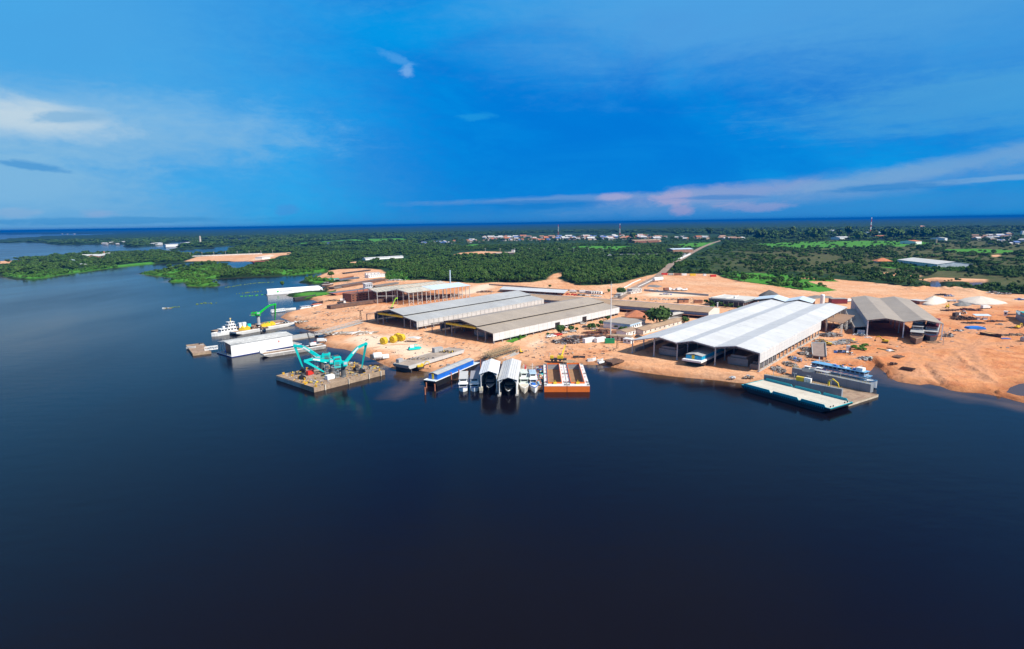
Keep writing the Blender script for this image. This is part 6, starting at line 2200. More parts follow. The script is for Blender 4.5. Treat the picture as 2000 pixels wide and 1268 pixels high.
wallrun('white kerb wall along the left of the road at the forest edge', [(1207, 567), (1222, 561), (1236, 553), (1251, 546.5)], .8, 1.2, WHITE)
wallrun('white kerb wall along the right of the road by the sand lot', [(1246, 561), (1262, 553.5), (1281, 544)], .8, 1.2, WHITE)
wallrun('long grey concrete boundary wall across the sand lot', [(1258, 568.5), (1300, 572), (1340, 575), (1384, 578.5)], 2.0, .4, mat('grey_block_wall', (.34, .38, .41), .9, var=.2, scale=.2, seam=[('x', 4, .12)]))
wallrun('low grey block fence running in front of the forest behind the carport', [(955, 557), (1010, 560.5), (1050, 564), (1120, 569), (1180, 575)], 1.6, .3, mat('fence_blocks', (.30, .27, .25), .9, var=.3))
for lab, a, b, d_, h in (('pale gatehouse block left of the road gate', (1235, 571), (1254, 569), 8, 3.2), ('low white walled yard building by the gate', (1232, 575), (1253, 571.5), 4, 2.2), ('small pale shed beside the gate road', (1212, 579), (1224, 573), 5, 2.6)):
    boxhouse('gatehouse', lab, 'gatehouse', a, b, d_, h, mat('pale_render', (.62, .58, .54), .8), mat('pale_brown_roof', (.55, .5, .44)), .4, wins=3)
for k, (px, py) in enumerate(((1276, 550.5), (1284, 549.5))):
    o = thing('tank', ('left' if k == 0 else 'right') + ' one of two large white horizontal tanks on the sand lot', 'tank', G(px, py), .5, 'white tanks on the sand lot')
    MB().lathe([(1.5, 0), (2.6, .8), (2.6, 8.0), (1.5, 8.8)], 16, (0, 0, 2.9), 'x').build('shell', WHITE, o)
    MB().box(1.5, 2.2, -1.6, 1.6, 0, 1.6).box(6.5, 7.2, -1.6, 1.6, 0, 1.6).build('saddle', CONC, o)

# concrete frame building and brick structures
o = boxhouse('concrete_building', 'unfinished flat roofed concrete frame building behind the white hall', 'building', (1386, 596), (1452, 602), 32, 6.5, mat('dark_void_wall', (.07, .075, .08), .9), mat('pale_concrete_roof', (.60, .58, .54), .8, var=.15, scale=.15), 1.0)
A_, an_, L_ = fr((1386, 596), (1452, 602))
MB().box(.5, L_ - .5, 0.5, .8, 6.8, 7.4).box(.5, .8, .8, 31, 6.8, 7.4).box(L_ * .42, L_ * .45, .8, 31, 6.8, 7.5).build('parapet', mat('pale_concrete_roof', (.6, .58, .54)), o)
MB().box(-.9, L_ + .9, -1.15, -1.02, 4.9, 6.4).box(L_ + 1.02, L_ + 1.15, -1, 32, 4.9, 6.4).build('fascia', mat('slate_fascia', (.16, .20, .22), .7), o)
for k in range(8):
    MB().box(k * L_ / 7 - .3, k * L_ / 7 + .3, -.6, -.05, 0, 4.9).build('column', CONC, o)
for k in range(7):
    MB().box(L_ + .05, L_ + .5, 2 + k * 4.4, 2.8 + k * 4.4, 0, 4.9).build('column', RUST2, o)
BRICK = mat('red_brick', (.36, .16, .09), .9, var=.25, scale=.5)
boxhouse('brick_hut', 'small dark flat roofed brick hut behind the brown store', 'hut', (1326, 592.5), (1345, 592), 5, 3.4, BRICK, DARK, .3, wins=1)
boxhouse('brick_hut', 'low red brick hut left of the concrete frame building', 'hut', (1356, 593), (1372, 593), 4, 2.8, BRICK, RUST2, .3)
scrap('white builder sand and rubble strip behind the brown store', 1300, 585.5, 60, 7, .8, [WHITE, CONC, WOOD], 120, GZ, 'rubble_heap', 'rubble heap', lng=2)
scrap('grey steel sheets and blue tarpaulin on the pale sand lot', 1300, 575.5, 14, 5, 1.2, [GREY, BLUE, LSTEEL], 50, GZ, 'sheet_stack', 'sheet stack', lng=3)


def heap(label, pts, h, m, name='sand_heap', cat='sand heap', seed=1):
    """loose heap: irregular mound over a pixel outline"""
    r = random.Random(seed)
    q = [P(x, y, GZ) for x, y in pts]
    c = sum(q, Vector()) / len(q)
    mb = MB()
    n = 40
    ax = [(p_ - c) for p_ in q]
    a0 = [math.atan2(v.y, v.x) for v in ax]
    idx = sorted(range(len(q)), key=lambda i: a0[i])

    def rad(t):
        best = 1e9
        for i in range(len(idx)):
            A, B = ax[idx[i]], ax[idx[(i + 1) % len(idx)]]
            dx, dy_ = math.cos(t), math.sin(t)
            e = B - A
            den = dx * e.y - dy_ * e.x
            if abs(den) < 1e-6:
                continue
            s = (A.x * e.y - A.y * e.x) / den
            u = (A.x * dy_ - A.y * dx) / den
            if s > 0 and -.001 <= u <= 1.001:
                best = min(best, s)
        return best if best < 1e8 else 1.
    R_ = [rad(6.28318 * i / n) for i in range(n)]
    rings = []
    for f in (1, .85, .65, .45, .25, .05):
        rings.append([(R_[i] * f * math.cos(6.28318 * i / n), R_[i] * f * math.sin(6.28318 * i / n), -.3 if f == 1 else h * (1 - f) ** .75 * r.uniform(.93, 1.06)) for i in range(n)])
    mb.loft(rings)
    return tag(mb.build(name, m, None, c, smooth=True), label, cat)


SANDP = mat('pale_sand_pile', (.66, .58, .50), .95, var=.12, scale=.3, c2=(.5, .40, .32), amt=.2, bump=.3)
heap('pale sand heap just right of the repair hall roof, smaller of the two', [(1795, 593), (1802, 596.5), (1825, 597), (1846, 593), (1855, 588), (1830, 583), (1805, 586)], 6.2, SANDP, seed=2)
heap('wide pale sand heap at the right, larger of the two', [(1865, 588), (1880, 593), (1905, 596), (1945, 596), (1972, 593), (1950, 588), (1915, 584), (1880, 584)], 5.6, SANDP, seed=3)
GRAV = mat('grey_gravel_pile', (.20, .195, .19), .95, var=.3, scale=.4, bump=.3)
heap('small grey gravel heap at the foot of the wide sand heap', [(1858, 595), (1868, 598.5), (1890, 598.5), (1900, 596), (1880, 592)], 3.2, GRAV, 'gravel_heap', 'gravel heap', 4)
heap('dark grey gravel heap behind the pale blue annex roof', [(1480, 578), (1490, 581), (1518, 581), (1522, 576), (1500, 573)], 6, mat('dark_gravel_pile', (.10, .10, .10), .95, var=.3, scale=.4), 'gravel_heap', 'gravel heap', 5)
heap('low grey gravel spread on the sand lot beyond the gate', [(1262, 560), (1285, 562), (1296, 559), (1280, 556.5), (1266, 557)], 1.0, GRAV, 'gravel_heap', 'gravel heap', 6)
heap('long low grey gravel bank behind the white silo', [(1560, 583), (1590, 584), (1630, 582), (1625, 579), (1590, 577)], 1.8, GRAV, 'gravel_heap', 'gravel heap', 7)
o = boxhouse('container_block', 'maroon container block between the white silo and the repair hall', 'container', (1624, 593.5), (1655, 593.5), 7, 4.4, MAROON, mat('grey_roof_sheet', (.32, .32, .31), .7), .2)
truck('white and orange truck behind the left corner of the repair hall', 1658, 590, .4, WHITE, 1.0)

# rusty yard of stored hulls at the left
def rack(label, a, b, w, h, rows, nn, m=RUST2):
    A, an, L = fr(a, b)
    o = thing('hull_block', label, 'hull block', A, an)
    MB().box(0, L, .3, w, 0, h).build('shell', m, o)
    mb = MB()
    r = random.Random(3)
    for i in range(rows):
        z0 = h * (i + .35) / (rows + .2)
        for k in range(nn):
            if r.random() < .12:
                continue
            x0 = L * (k + .25) / nn
            mb.box(x0, x0 + L / nn * .55, .22, .29, z0, z0 + h / rows * .38)
    mb.build('cut_opening', BLACK, o)
    mb = MB()
    for k in range(nn + 1):
        mb.box(L * k / nn - .12, L * k / nn + .12, .0, .29, 0, h)
    for i in range(rows + 1):
        mb.box(0, L, -.03, .29, h * i / rows - .1, h * i / rows + .1)
    mb.build('frame', m, o)
    MB().box(-.3, L + .3, -.3, w + .3, h, h + .3).build('top_plate', m, o)
    return o


rack('red brown steel hull block with rows of openings, left of the open frame hall', (687, 590.5), (790, 577), 16, 8.2, 3, 16)
hullblock('very long low rusty hull beside the red brown hull block', (646, 604.5), (800, 584), 7, 3.4, RUST, open_=False, rake=(0, 1))
hullblock('long flat hull with dark grey deck and orange red edge', (650, 578.5), (735, 568), 12, 3.2, mat('orange_red_hull', (.42, .14, .07), .8), open_=False, rake=(6, 2), deckm=mat('blue_grey_deck', (.14, .16, .20), .8, var=.3))
hullblock('long dark hull with rounded end beyond the control tower', (668, 563), (756, 548), 12, 3.0, RUST, open_=False, rake=(3, 6), deckm=mat('dull_brown_deck', (.15, .11, .095), .9, var=.3))
hullblock('short dark hull in front of the long dark one', (652, 565.5), (684, 560), 9, 2.6, PRIMD, open_=False, deckm=RUST)
hullblock('slate coloured hull beyond the long dark one', (662, 549.5), (703, 544), 8, 2.2, mat('slate_hull', (.13, .14, .17), .8), open_=False)
hullblock('dark narrow hull at the right behind the control tower', (732, 562), (780, 555), 6, 2.4, PRIMD, open_=False)
hullblock('dark row of pontoons at the far edge of the left yard', (672, 535.5), (725, 529), 5, 2.0, DARK, open_=False)
o = boxhouse('covered_barge_roof', 'barge shelter with bright green roof at the left yard', 'shelter', (643, 549.5), (663, 548), 6, 3.0, mat('pale_green_side', (.35, .5, .42), .7), mat('emerald_roof', (.0, .42, .26), .5), .4)
hullblock('flat orange topped hull right of the green roofed shelter', (663, 546.5), (692, 541), 5, 2.0, RUST2, open_=False, deckm=mat('orange_deck', (.60, .25, .06), .8))
vessel('rusty old riverboat hull lying left in the yard', (628, 559), (651, 557.5), 5, 2.0, RUST, RUST, [(.1, .7, .5, 1.8, RUST, DARK, 5), (.2, .6, .8, 1.4, None, RUST, 0)], z=GZ, trim=WHITE, name='riverboat_wreck')
o = boxhouse('control_tower', 'three storey pale control tower with flat white roof in the left yard', 'tower', (713.5, 564.5), (727, 563.5), 8, 6.6, mat('pale_blue_render', (.50, .58, .66), .7), WHITE, .9, wins=4)
A_, an_, L_ = fr((713.5, 564.5), (727, 563.5))
mb = MB()
for z0 in (2.2, 4.4):
    mb.box(L_ + .02, L_ + 1.6, .5, 7.5, z0 - .1, z0 + .1)
    mb.box(L_ + 1.5, L_ + 1.6, .5, 7.5, z0 + .1, z0 + .9)
mb.build('balcony', WHITE, o)
boxhouse('site_house', 'long white house with dark openings at the back of the left yard', 'house', (720, 543.5), (752, 540.5), 10, 4.2, WHITE, mat('grey_white_roof', (.62, .62, .6), .7), .4, wins=8)
boxhouse('site_house', 'small white house left behind the long white house', 'house', (715, 538), (742, 536.5), 8, 3.2, WHITE, mat('grey_white_roof', (.62, .62, .6)), .4, wins=4)
truck('small white truck beside the end of the red brown hull block', 672, 588.5, .1, WHITE, .9)
truck('flatbed truck with dark tray in front of the red brown hull block', 668, 593.5, .15, DARK, 1.1, False)
scrap('dark rusty scrap patch on the sand between canoe and hull block', 650, 588, 14, 7, 1.2, [RUST, DARK, WOOD], 60, GZ)
scrap('weathered timbers on the sand behind the crane barge', 590, 629, 13, 9, .8, [WOOD, DECKB, WHITE], 60, GZ, 'timber_heap', 'timber heap')
scrap('scattered planks on the beach by the long lattice gangway', 606, 641, 18, 5, .5, [WOOD, DARK, DECKB], 40, GZ, 'timber_heap', 'timber heap')
scrap('pale rubble bank along the foot of the long lattice gangway', 680, 652, 40, 6, 1.0, [WHITE, CONC, WOOD, DECKB], 140, GZ, 'rubble_heap', 'rubble heap', rot=.7)
scrap('wood scraps in front of the lettered barge bank', 735, 549, 12, 8, 1.5, [DARK, GREY, WHITE], 40, GZ)
scrap('grey white sheds debris at the forest foot left of the frame hall', 772, 548, 24, 8, 1.6, [WHITE, GREY, DARK], 60, GZ)
for k, (px, py, w_, d_, lab) in enumerate(((783, 584, 30, 5, 'rusty steel sections under the left of the open frame hall'), (830, 580, 30, 6, 'rusty steel sections under the middle of the open frame hall'), (885, 577, 24, 6, 'steel sections under the right of the open frame hall'), (947, 571, 20, 6, 'steel parts right of the open frame hall'), (765, 586, 24, 4, 'brown pipes beside the long rusty hull'))):
    scrap(lab, px, py, w_, d_, 1.6, [RUST, RUST2, STEEL], 70, GZ, lng=6, rot=.55)
o = thing('boom_lift', 'lime green boom lift raised behind the blue grey roofed hall', 'boom lift', G(766, 603), 1.1)
MB().box(-1.8, 1.8, -1, 1, .4, 1.4).build('chassis', DARK, o)
LIME = mat('lime_green_paint', (.35, .68, .04), .5)
MB().bar((-1, 0, 1.4), (5.5, 0, 8.8), .55).bar((5.5, 0, 8.8), (6.8, 0, 9.2), .4).build('boom', LIME, o)
MB().box(6.6, 8, -.8, .8, 8.6, 9.7).build('basket', LIME, o)

# piles in the middle yard
scrap('dark brown plate scrap in front of the row of parked cars', 1108, 668, 20, 14, 1.6, [RUST, DARK, RUST, GREY], 170, GZ, lng=6)
scrap('grey steel profiles right of the dark plate scrap', 1124, 660, 14, 10, 1.4, [STEEL, GREY, RUST], 110, GZ, lng=6)
scrap('long rusty beams in front of the white office, nearer stack', 1158, 661, 26, 9, 2.0, [RUST, RUST2, DARK], 120, GZ, 'beam_stack', 'beam stack', lng=14, rot=.45)
scrap('long rusty beams in front of the white office, further stack', 1176, 651, 24, 9, 2.2, [RUST, RUST2, RUST2], 110, GZ, 'beam_stack', 'beam stack', lng=12, rot=.2)
scrap('yellow and grey parts between beams and round trees', 1166, 648, 8, 4, 1.0, [YEL, GREY], 30, GZ, lng=2)


def plates(label, px, py, n, L, w, rot, m, gap=.1, h=.5, group=None, name='steel_plates', cat='steel plates', sup=.3):
    o = thing(name, label, cat, G(px, py), rot, group)
    mb = MB()
    for k in range(n):
        mb.box(0, L, k * (w + gap), k * (w + gap) + w, sup, sup + h)
        mb.box(0, L, k * (w + gap), k * (w + gap) + .15, sup + h, sup + h + .3)
        mb.box(0, L, k * (w + gap) + w - .15, k * (w + gap) + w, sup + h, sup + h + .3)
    mb.build('panel', m, o)
    MB().box(1, 1.4, 0, n * (w + gap), 0, sup).box(L - 1.4, L - 1, 0, n * (w + gap), 0, sup).build('bearer', WOOD, o)
    return o


plates('stack of long dark brown steel channels at the water edge left of the white hall', 1196, 713, 4, 9.5, 1.6, .62, RUST, .25, .9)
plates('dark steel skid on the orange slope, left of two near the mobile crane', 1119, 699.5, 1, 3.4, 1.8, -.1, DARK, group='dark skids', name='steel_skid', cat='steel skid')
plates('dark steel skid on the orange slope, right of two near the mobile crane', 1131, 700, 1, 3.6, 1.8, -.1, DARK, group='dark skids', name='steel_skid', cat='steel skid')
plates('grey wooden ramp behind the orange barges', 1110, 711, 3, 6, 1.6, .7, WOOD, .1, .2, name='ramp', cat='ramp')
tag(MB().tube((0, 0, .5), (9, 6.4, .7), .6, n=10).tube((0, 0, .5), (.01, .01, .5), .75).build('pipe', WHITE, None, G(1169, 711)), 'white concrete pipe lying at the water edge near the channel stack', 'pipe')
vessel('upturned white skiff on the sand near the white pipe', None, None, 1.8, .6, WHITE, WOOD, [], ab=(G(1147, 704), .1, 5), name='skiff', bow=.4, z=GZ)
vessel('small white dinghy on the sand right of the skiff', None, None, 1.6, .5, WHITE, WOOD, [], ab=(G(1166, 705), .1, 3.6), name='skiff', bow=.4, z=GZ)
scrap('small heap of white stones by the bank left of the deck barge', 1463, 738, 5, 3, .9, [WHITE, WOOD, CONC], 24, GZ, 'stone_heap', 'stone heap', lng=1.4)
scrap('pale scraps on the sand before the right bay of the white hall', 1432, 738, 4, 2, .5, [WHITE, GREY], 14, GZ, lng=1.2)

# along the right wall of the white hall: junk rows
for k in range(7):
    y = 10 + k * 15
    q = at(S1, 6.5 + (k % 2) * 1.5, y)
    scrap('row of steel offcuts %s the white hall right wall' % ('at the river end of', 'next to the river end along', 'by the blue drums along', 'half way along', 'beyond the middle of', 'near the canopy along', 'at the canopy end of')[k], 0, 0, 6, 12, 1.6, [GREY, DARK, STEEL, CONC, WOOD] + ([BLUE] if k == 2 else []), 90, GZ, lng=2.2, seed=k, at_=Vector((q.x, q.y, GZ)))
# ramp-shaped hull section
o = thing('hull_section', 'grey pink plated hull section tilted on supports in the right yard', 'hull section', G(1586.5, 699), -.30)
a_, b_ = loc(o, 1585, 670.5, GZ + 3.0), loc(o, 1612.5, 671, GZ + 3.0)
cz, dz_ = loc(o, 1587, 694, GZ + 2.0), loc(o, 1614, 697, GZ + 2.0)
up = Vector((0, 0, .5))
MB().hexa([cz - up, dz_ - up, b_ - up, a_ - up, cz, dz_, b_, a_]).build('plating', mat('pinkish_grey_plate', (.27, .20, .17), .8, var=.25, scale=.3, c2=(.30, .2, .16), amt=.35), o)
mb = MB()
for p_, q_ in ((cz, a_), (dz_, b_), (a_, b_)):
    mb.bar(p_ + Vector((0, 0, .3)), q_ + Vector((0, 0, .3)), .35, .8)
mb.build('side_frame', GREY, o)
mb = MB()
for p_ in (cz, dz_, a_, b_, cz.lerp(dz_, .5)):
    mb.bar((p_.x, p_.y, -.1), (p_.x, p_.y, p_.z - .5), .5)
mb.build('support', WOOD, o)
for px, py, w_, d_, h, mats_, n, lab in (
        (1573, 684, 6, 10, 1.2, [GREY, DARK, WOOD], 60, 'grey debris left of the tilted hull section'),
        (1622, 656, 14, 10, 2.0, [GREY, RUST, DARK, STEEL], 130, 'tangled heap of scrap in front of the brown canopy'),
        (1650, 640, 18, 12, 2.2, [LSTEEL, GREY, DARK, STEEL], 150, 'dense scrap under the brown canopy beside its lattice posts'),
        (1637, 671, 12, 9, 1.2, [GREY, WHITE, WOOD, STEEL], 80, 'pale scrap right of the yellow excavator'),
        (1654, 668, 11, 8, 1.6, [DARK, STEEL, WOOD, GREY], 90, 'dark machinery parts beside the green weeds'),
        (1640, 688, 7, 5, .8, [DARK, WHITE, BLUE], 30, 'small mixed scraps below the green weeds'),
        (1657, 690, 5, 3, .7, [WHITE, DARK], 20, 'small white scraps beside the green weeds'),
        (1612, 707, 5, 3, .8, [WOOD, GREY], 20, 'small timber scraps below the tilted hull section'),
        (1680, 655, 8, 6, 1.0, [WHITE, GREY, DARK], 50, 'scraps at the left corner post of the repair hall'),
        (1822, 651, 7, 4, 1.6, [LSTEEL, DARK, GREY], 50, 'dark bundles right of the second riverboat'),
        (1851, 658, 8, 4, 2.6, [LSTEEL, GREY, DARK], 60, 'grey scaffolding heap outside the right end of the repair hall'),
        (1872, 647, 8, 3, 1.0, [WHITE, DARK, GREY], 30, 'small wheeled parts left of the blue tarpaulin'),
        (1882, 624, 18, 8, 2.2, [RUST, DARK, RUST], 130, 'long dark rusty heap left of the white roofed hut'),
        (1901, 632, 16, 5, 1.0, [DARK, RUST], 60, 'dark bars between the rusty heap and the blue tarpaulin'),
        (1886, 606, 14, 5, 1.6, [RUST, MAROON, DARK], 70, 'maroon and rusty scrap in the middle of the right field'),
        (1855, 607, 14, 4, 1.0, [DARK, RUST], 50, 'low dark scrap nearer the repair hall roof in the right field'),
        (1905, 607, 10, 4, 1.4, [RUST, DARK, MAROON], 50, 'rusty scrap right of the maroon scrap'),
        (1880, 613, 5, 4, 2.6, [RUST, WHITE], 40, 'upright rusty drum heap with a white top'),
        (1945, 628, 14, 3, .7, [DARK, RUST], 40, 'dark bars right of the white roofed hut'),
        (1975, 641, 8, 3, .8, [DARK, WOOD], 30, 'dark bars near the yellow backhoe'),
        (1951, 635, 5, 3, 1.2, [GREY, WOOD], 24, 'grey winch parts right of the blue tarpaulin'),
        (1975, 655, 20, 4, .5, [WOOD, RUST], 50, 'brown timbers at the far right of the field'),
        (1840, 577, 16, 5, 1.4, [DARK, RUST], 50, 'dark scrap on the brown earth mound'),
        (1856, 579, 10, 4, 1.2, [LSTEEL, BLUE, GREY], 36, 'pale and blue scrap beside the earth mound'),
        (1940, 573, 14, 5, 2., [WHITE, DARK, WOOD], 50, 'pale rubble at the forest edge on the far right'),
        (1960, 575, 16, 4, 2., [DARK, RUST, WHITE], 60, 'dark wrecks at the forest edge on the far right'),
        (1992, 586, 10, 4, 1.6, [WHITE, BLUE, DARK], 40, 'white and blue parts at the far right edge'),
        (1690, 702, 8, 5, 1.4, [GREY, DARK, GRNW], 40, 'dumped parts where the creek enters the mud bank')):
    scrap(lab, px, py, w_, d_, h, mats_, n)
for k in range(3):
    tag(MB().tube((0, 0, .35), (5.2, 7.2, .45), .33, n=8).tube((0, 0, .35), (.1, .14, .35), .4, n=8).build('pipe', YEL, None, P(1660 + k * 3.0, 668 - k * .6, GZ)), 'yellow pipe, %s of three lying below the scrap under the brown canopy' % ('leftmost', 'middle', 'rightmost')[k], 'pipe', 'yellow pipes')
boxhouse('engine_hut', 'small white topped hut with black opening beside the green weeds', 'hut', (1653, 685.5), (1660, 686), 3.4, 2.6, WHITE, GREY, .1, doors=1)
for lab, px, py, rot, L_ in (('two ribbed dark steel panels, upper pair on the mud bank', 1757, 700.5, .55, 6), ('two ribbed dark steel panels, lower pair on the mud bank', 1757, 721, -.9, 6)):
    plates(lab, px, py, 2, L_, 1.7, rot, RUST, .5, .25)
scrap('dark ribbed panel heap between the two panel pairs', 1743, 711, 4, 3, .6, [RUST, DARK], 16, GZ, lng=3, rot=.2)
tag(MB().tube((0, 0, .3), (-5, 9, .4), .3, n=8).build('pipe', mat('olive_green_pipe', (.16, .22, .10), .7), None, G(1748, 688)), 'long olive green pipe lying beside the white tarpaulin', 'pipe')
tag(MB().tube((0, 0, .3), (-2, 6, .4), .3, n=8).build('pipe', RUST, None, G(1751, 685)), 'short rusty pipe right of the olive green pipe', 'pipe')
tag(MB().prism([(0, .1), (3.4, .1), (3.2, .7), (.4, .6)], 0, 2.6, 'y').prism([(.3, .58), (3.1, .7), (2.4, 1.0), (.9, .95)], .3, 2.2, 'y').build('tarpaulin', WHITE, None, G(1735, 687)), 'white tarpaulin bundle at the end of the olive green pipe', 'tarpaulin')
bt = tag(MB().prism([(0, 0), (12, 0), (11, 1.3), (6, 1.6), (1, 1.3)], 0, 5.2, 'y').prism([(1, 1.28), (6, 1.58), (11, 1.28), (8, 1.9), (3, 1.8)], 1, 4, 'y').build('tarpaulin', mat('blue_tarpaulin', (.02, .22, .72), .5, var=.2, scale=.8, bump=.3), None, G(1891, 643.5), -.12), 'large bright blue tarpaulin covering a stack in the right field', 'tarpaulin')
o = thing('open_hut', 'open hut with pale sloping roof over machines in the right field', 'hut', G(1905, 625), -.15)
MB().hexa([(0, 0, 3), (11, 0, 3), (11, 4.5, 3.8), (0, 4.5, 3.8), (0, 0, 3.2), (11, 0, 3.2), (11, 4.5, 4.0), (0, 4.5, 4.0)]).build('roof', ROOFBL, o)
for x in (.3, 5.5, 10.7):
    for y in (.3, 4.2):
        MB().tube((x, y, 0), (x, y, 3 + .8 * y / 4.5), .12).build('post', WOOD, o)
MB().box(2, 4, 1, 3, 0, 1.6).box(6, 9, 1, 3, 0, 1.4).build('machine', WHITE, o)
vessel('half built wooden hull lying dark edged in the right field', (1918, 652.5), (1955, 660), 4.5, 1.3, mat('dark_timber_hull', (.06, .045, .04), .8), mat('orange_timber_deck', (.50, .28, .12), .8), [], z=GZ, name='wooden_hull', bow=.4)
tag(MB().box(0, 5, 0, 1.8, 0, .25).prism([(0, .25), (5, .25), (3, .5)], .2, 1.6, 'y').build('tarpaulin', BLUE, None, G(1957, 662), -.3), 'small flat blue tarpaulin beside the wooden hull', 'tarpaulin')
vessel('large grey steel motor vessel with turquoise rails at the right edge', (2030, 640), (1984, 619.5), 8, 4.4, mat('slate_grey_hull', (.30, .33, .36), .5), GREY, [(.1, .62, 1, 2.4, GREY, TEAL, 6)], z=GZ, name='motor_vessel', trim=mat('teal_trim', (.05, .4, .45)), bow=.35)
o = boxhouse('yard_hut', 'small white hut left of the grey vessel bow', 'hut', (1960, 617), (1967, 617.5), 3, 3.4, WHITE, WHITE, .3, wins=1)
tag(MB().box(0, 22, 0, 2.4, .1, .5).box(0, 22, 0, .3, .5, 1.1).build('steel_beam', RUST, None, G(1968, 615.5), -.1), 'long brown beam behind the grey vessel bow', 'beam')
tag(MB().lathe([(1.2, 0), (1.7, .5), (1.7, 4), (1.2, 4.5)], 14, (0, 0, 1.7), 'x').build('tank', GREY, None, G(1996, 668), .3), 'grey cylindrical tank cut by the right edge of the picture', 'tank')
tag(MB().tube((0, 0, 0), (0, 0, 9), .14).box(-.6, .6, -.2, .2, 8.7, 9).build('lamp_post', STEEL, None, G(1841.5, 675)), 'grey lamp post in front of the right end of the repair hall', 'lamp post')
tag(MB().box(0, 7, 0, .4, 0, .5).box(0, 7, 4, 4.4, 0, .5).box(0, .4, .4, 4, 0, .5).box(6.6, 7, .4, 4, 0, .5).build('foundation_frame', WOOD, None, G(1815, 670.5), -.2), 'rectangular timber frame on the ground before the riverboats', 'frame')
scrap('white paint spill boards near the left post of the repair hall', 1692, 659.5, 5, 2.5, .2, [WHITE], 10, GZ, 'boards', 'boards', lng=3)
tag(MB().prism([(0, 0), (7, 0), (8, 1.2), (1, 1.2)], 0, 2.4, 'y').build('pontoon_hull', DARK, None, G(1917, 601.5), -.3), 'small black pontoon lying right below the wide sand heap', 'pontoon')
boxhouse('yard_hut', 'low pale roofed shed between the repair hall and the smaller sand heap', 'hut', (1776, 592), (1796, 595), 8, 3, RUST2, ROOFW, .5)
# riverboats in the repair hall
v, Lb, zt = vessel('rusty brown riverboat with stepped decks standing in the right bay, left of two', (1795, 640), (1788, 672), 7.6, 3.0, RUST, RUST2, [(.05, .82, .5, 2.2, WOOD, GREY, 8), (.05, .68, 1.0, 2.2, mat('weathered_grey_panels', (.36, .34, .33), .8), GREY, 6), (.1, .5, 1.6, 2.0, LSTEEL, WHITE, 3)], z=GZ + .6, trim=WOOD, bow=.16, sheer=.3)
v, Lb, zt = vessel('grey blue riverboat with red trim standing in the right bay, right of two', (1823, 642), (1816, 666), 8, 2.6, DARK, GREY, [(.02, .9, .5, 2.4, mat('faded_blue_panels', (.28, .34, .38), .7, c2=(.3, .12, .1), amt=.3), GREY, 5), (.02, .8, .8, 2.2, mat('faded_blue_panels', (.28, .34, .38)), MAROON, 5), (.3, .6, 2, 1.6, RUST, DARK, 2)], z=GZ + .6, trim=MAROON, bow=.14, sheer=.3)

# machinery and containers along the forest edge of the sand lot
for px, py, m_, ln, lab in ((1292, 537.5, RED, 9, 'red container, leftmost at the forest edge of the sand lot'), (1306, 538, GREY, 7, 'grey container at the forest edge of the sand lot'), (1318, 538.2, RUST2, 9, 'rusty red container at the forest edge beside the grey one'), (1332, 538.5, WHITE, 7, 'white container at the forest edge of the sand lot'),
                            (1348, 539, YEL, 8, 'yellow container at the forest edge of the sand lot'), (1374, 539.5, WHITE, 4, 'small white cabin at the forest edge of the sand lot'), (1388, 541, RED, 8, 'bright red container, rightmost at the forest edge of the sand lot')):
    container(lab, G(px, py), .05, (ln, 2.6, 2.8), m_)
excavator('yellow excavator parked below the smaller sand heap', 1850, 602, .8, .9)
truck('white tipper truck between the two sand heaps', 1858, 590, -.4, WHITE, 1.0, False)
truck('white truck on the earth road below the wide sand heap', 1925, 603.5, .2, WHITE, 1.0)
truck('dark truck parked among the scrap in the right field', 1868, 618, .5, DARK, 1.0)

# green weeds, yard trees
def yard_tree(label, px, py, s, j=0, leaf=LEAF2, sz=1., flat=1., seed=0):
    o = thing('tree', label, 'tree', G(px, py), seed * 1.3)
    R_, H_, lb, bs = ((3.6, 3.2, 9, 2.0), (3.0, 4.2, 8, 2.0), (4.6, 2.6, 12, 3.0), (2.6, 2.4, 7, 1.2))[j]
    trunkmb(seed + 50, bs, H_, R_).build('trunk', BARK, o)
    crown(seed + 60, R_, H_, lb, 46, .95, bs).build('crown', leaf, o)
    o.scale = (s, s, s * flat)
    return o


yard_tree('very large spreading tree with layered crown beside the pyramid roof', 1283, 637, 2.1, 2, seed=1)
yard_tree('bushy leaning tree beside the row of parked cars', 1094, 653.5, 1.15, 0, seed=2)
yard_tree('round dark tree in front of the taupe hall, right of the leaning tree', 1116, 647.5, .95, 3, seed=3)
yard_tree('largest round tree standing between the taupe hall and the office', 1156, 643.5, 1.15, 3, seed=4)
yard_tree('round tree at the left rear corner of the white office', 1176, 636, 1.0, 3, seed=5)
yard_tree('small round tree close to the far end of the taupe hall', 1186, 625, .85, 3, seed=6)
yard_tree('small tree just left of the white office', 1168, 639, .6, 3, seed=7)
yard_tree('dark bushy tree at the near front wall of the white office, left', 1204, 643, .75, 3, seed=8)
yard_tree('dark bushy tree at the near front wall of the white office, middle', 1212, 646, .75, 3, seed=9)
yard_tree('dark bushy tree at the near front wall of the white office, right', 1222, 647.5, .8, 3, seed=10)
yard_tree('grey green tree left of the brown workshop roof end', 1337, 632, .95, 0, seed=11)
yard_tree('round tree standing beside the road gate', 1213, 576, 1.35, 0, seed=12)
yard_tree('small bush between the parked cars and the taupe hall', 1070, 655, .5, 3, seed=13)
yard_tree('small bush right of the leaning tree', 1126, 645, .5, 3, seed=14)
yard_tree('lone dark tree on the sand spit of the left yard', 647, 541, 1.5, 0, LEAF, seed=15)
yard_tree('dark bush on the bare clearing behind the carport', 1074, 561, .8, 3, LEAF, seed=16)
yard_tree('small tree at the boundary of the clearing near the fence', 1190, 571, .9, 3, LEAF, seed=17)
yard_tree('shrub left on the pale ground behind the brown store', 1232, 586, .6, 3, seed=18)
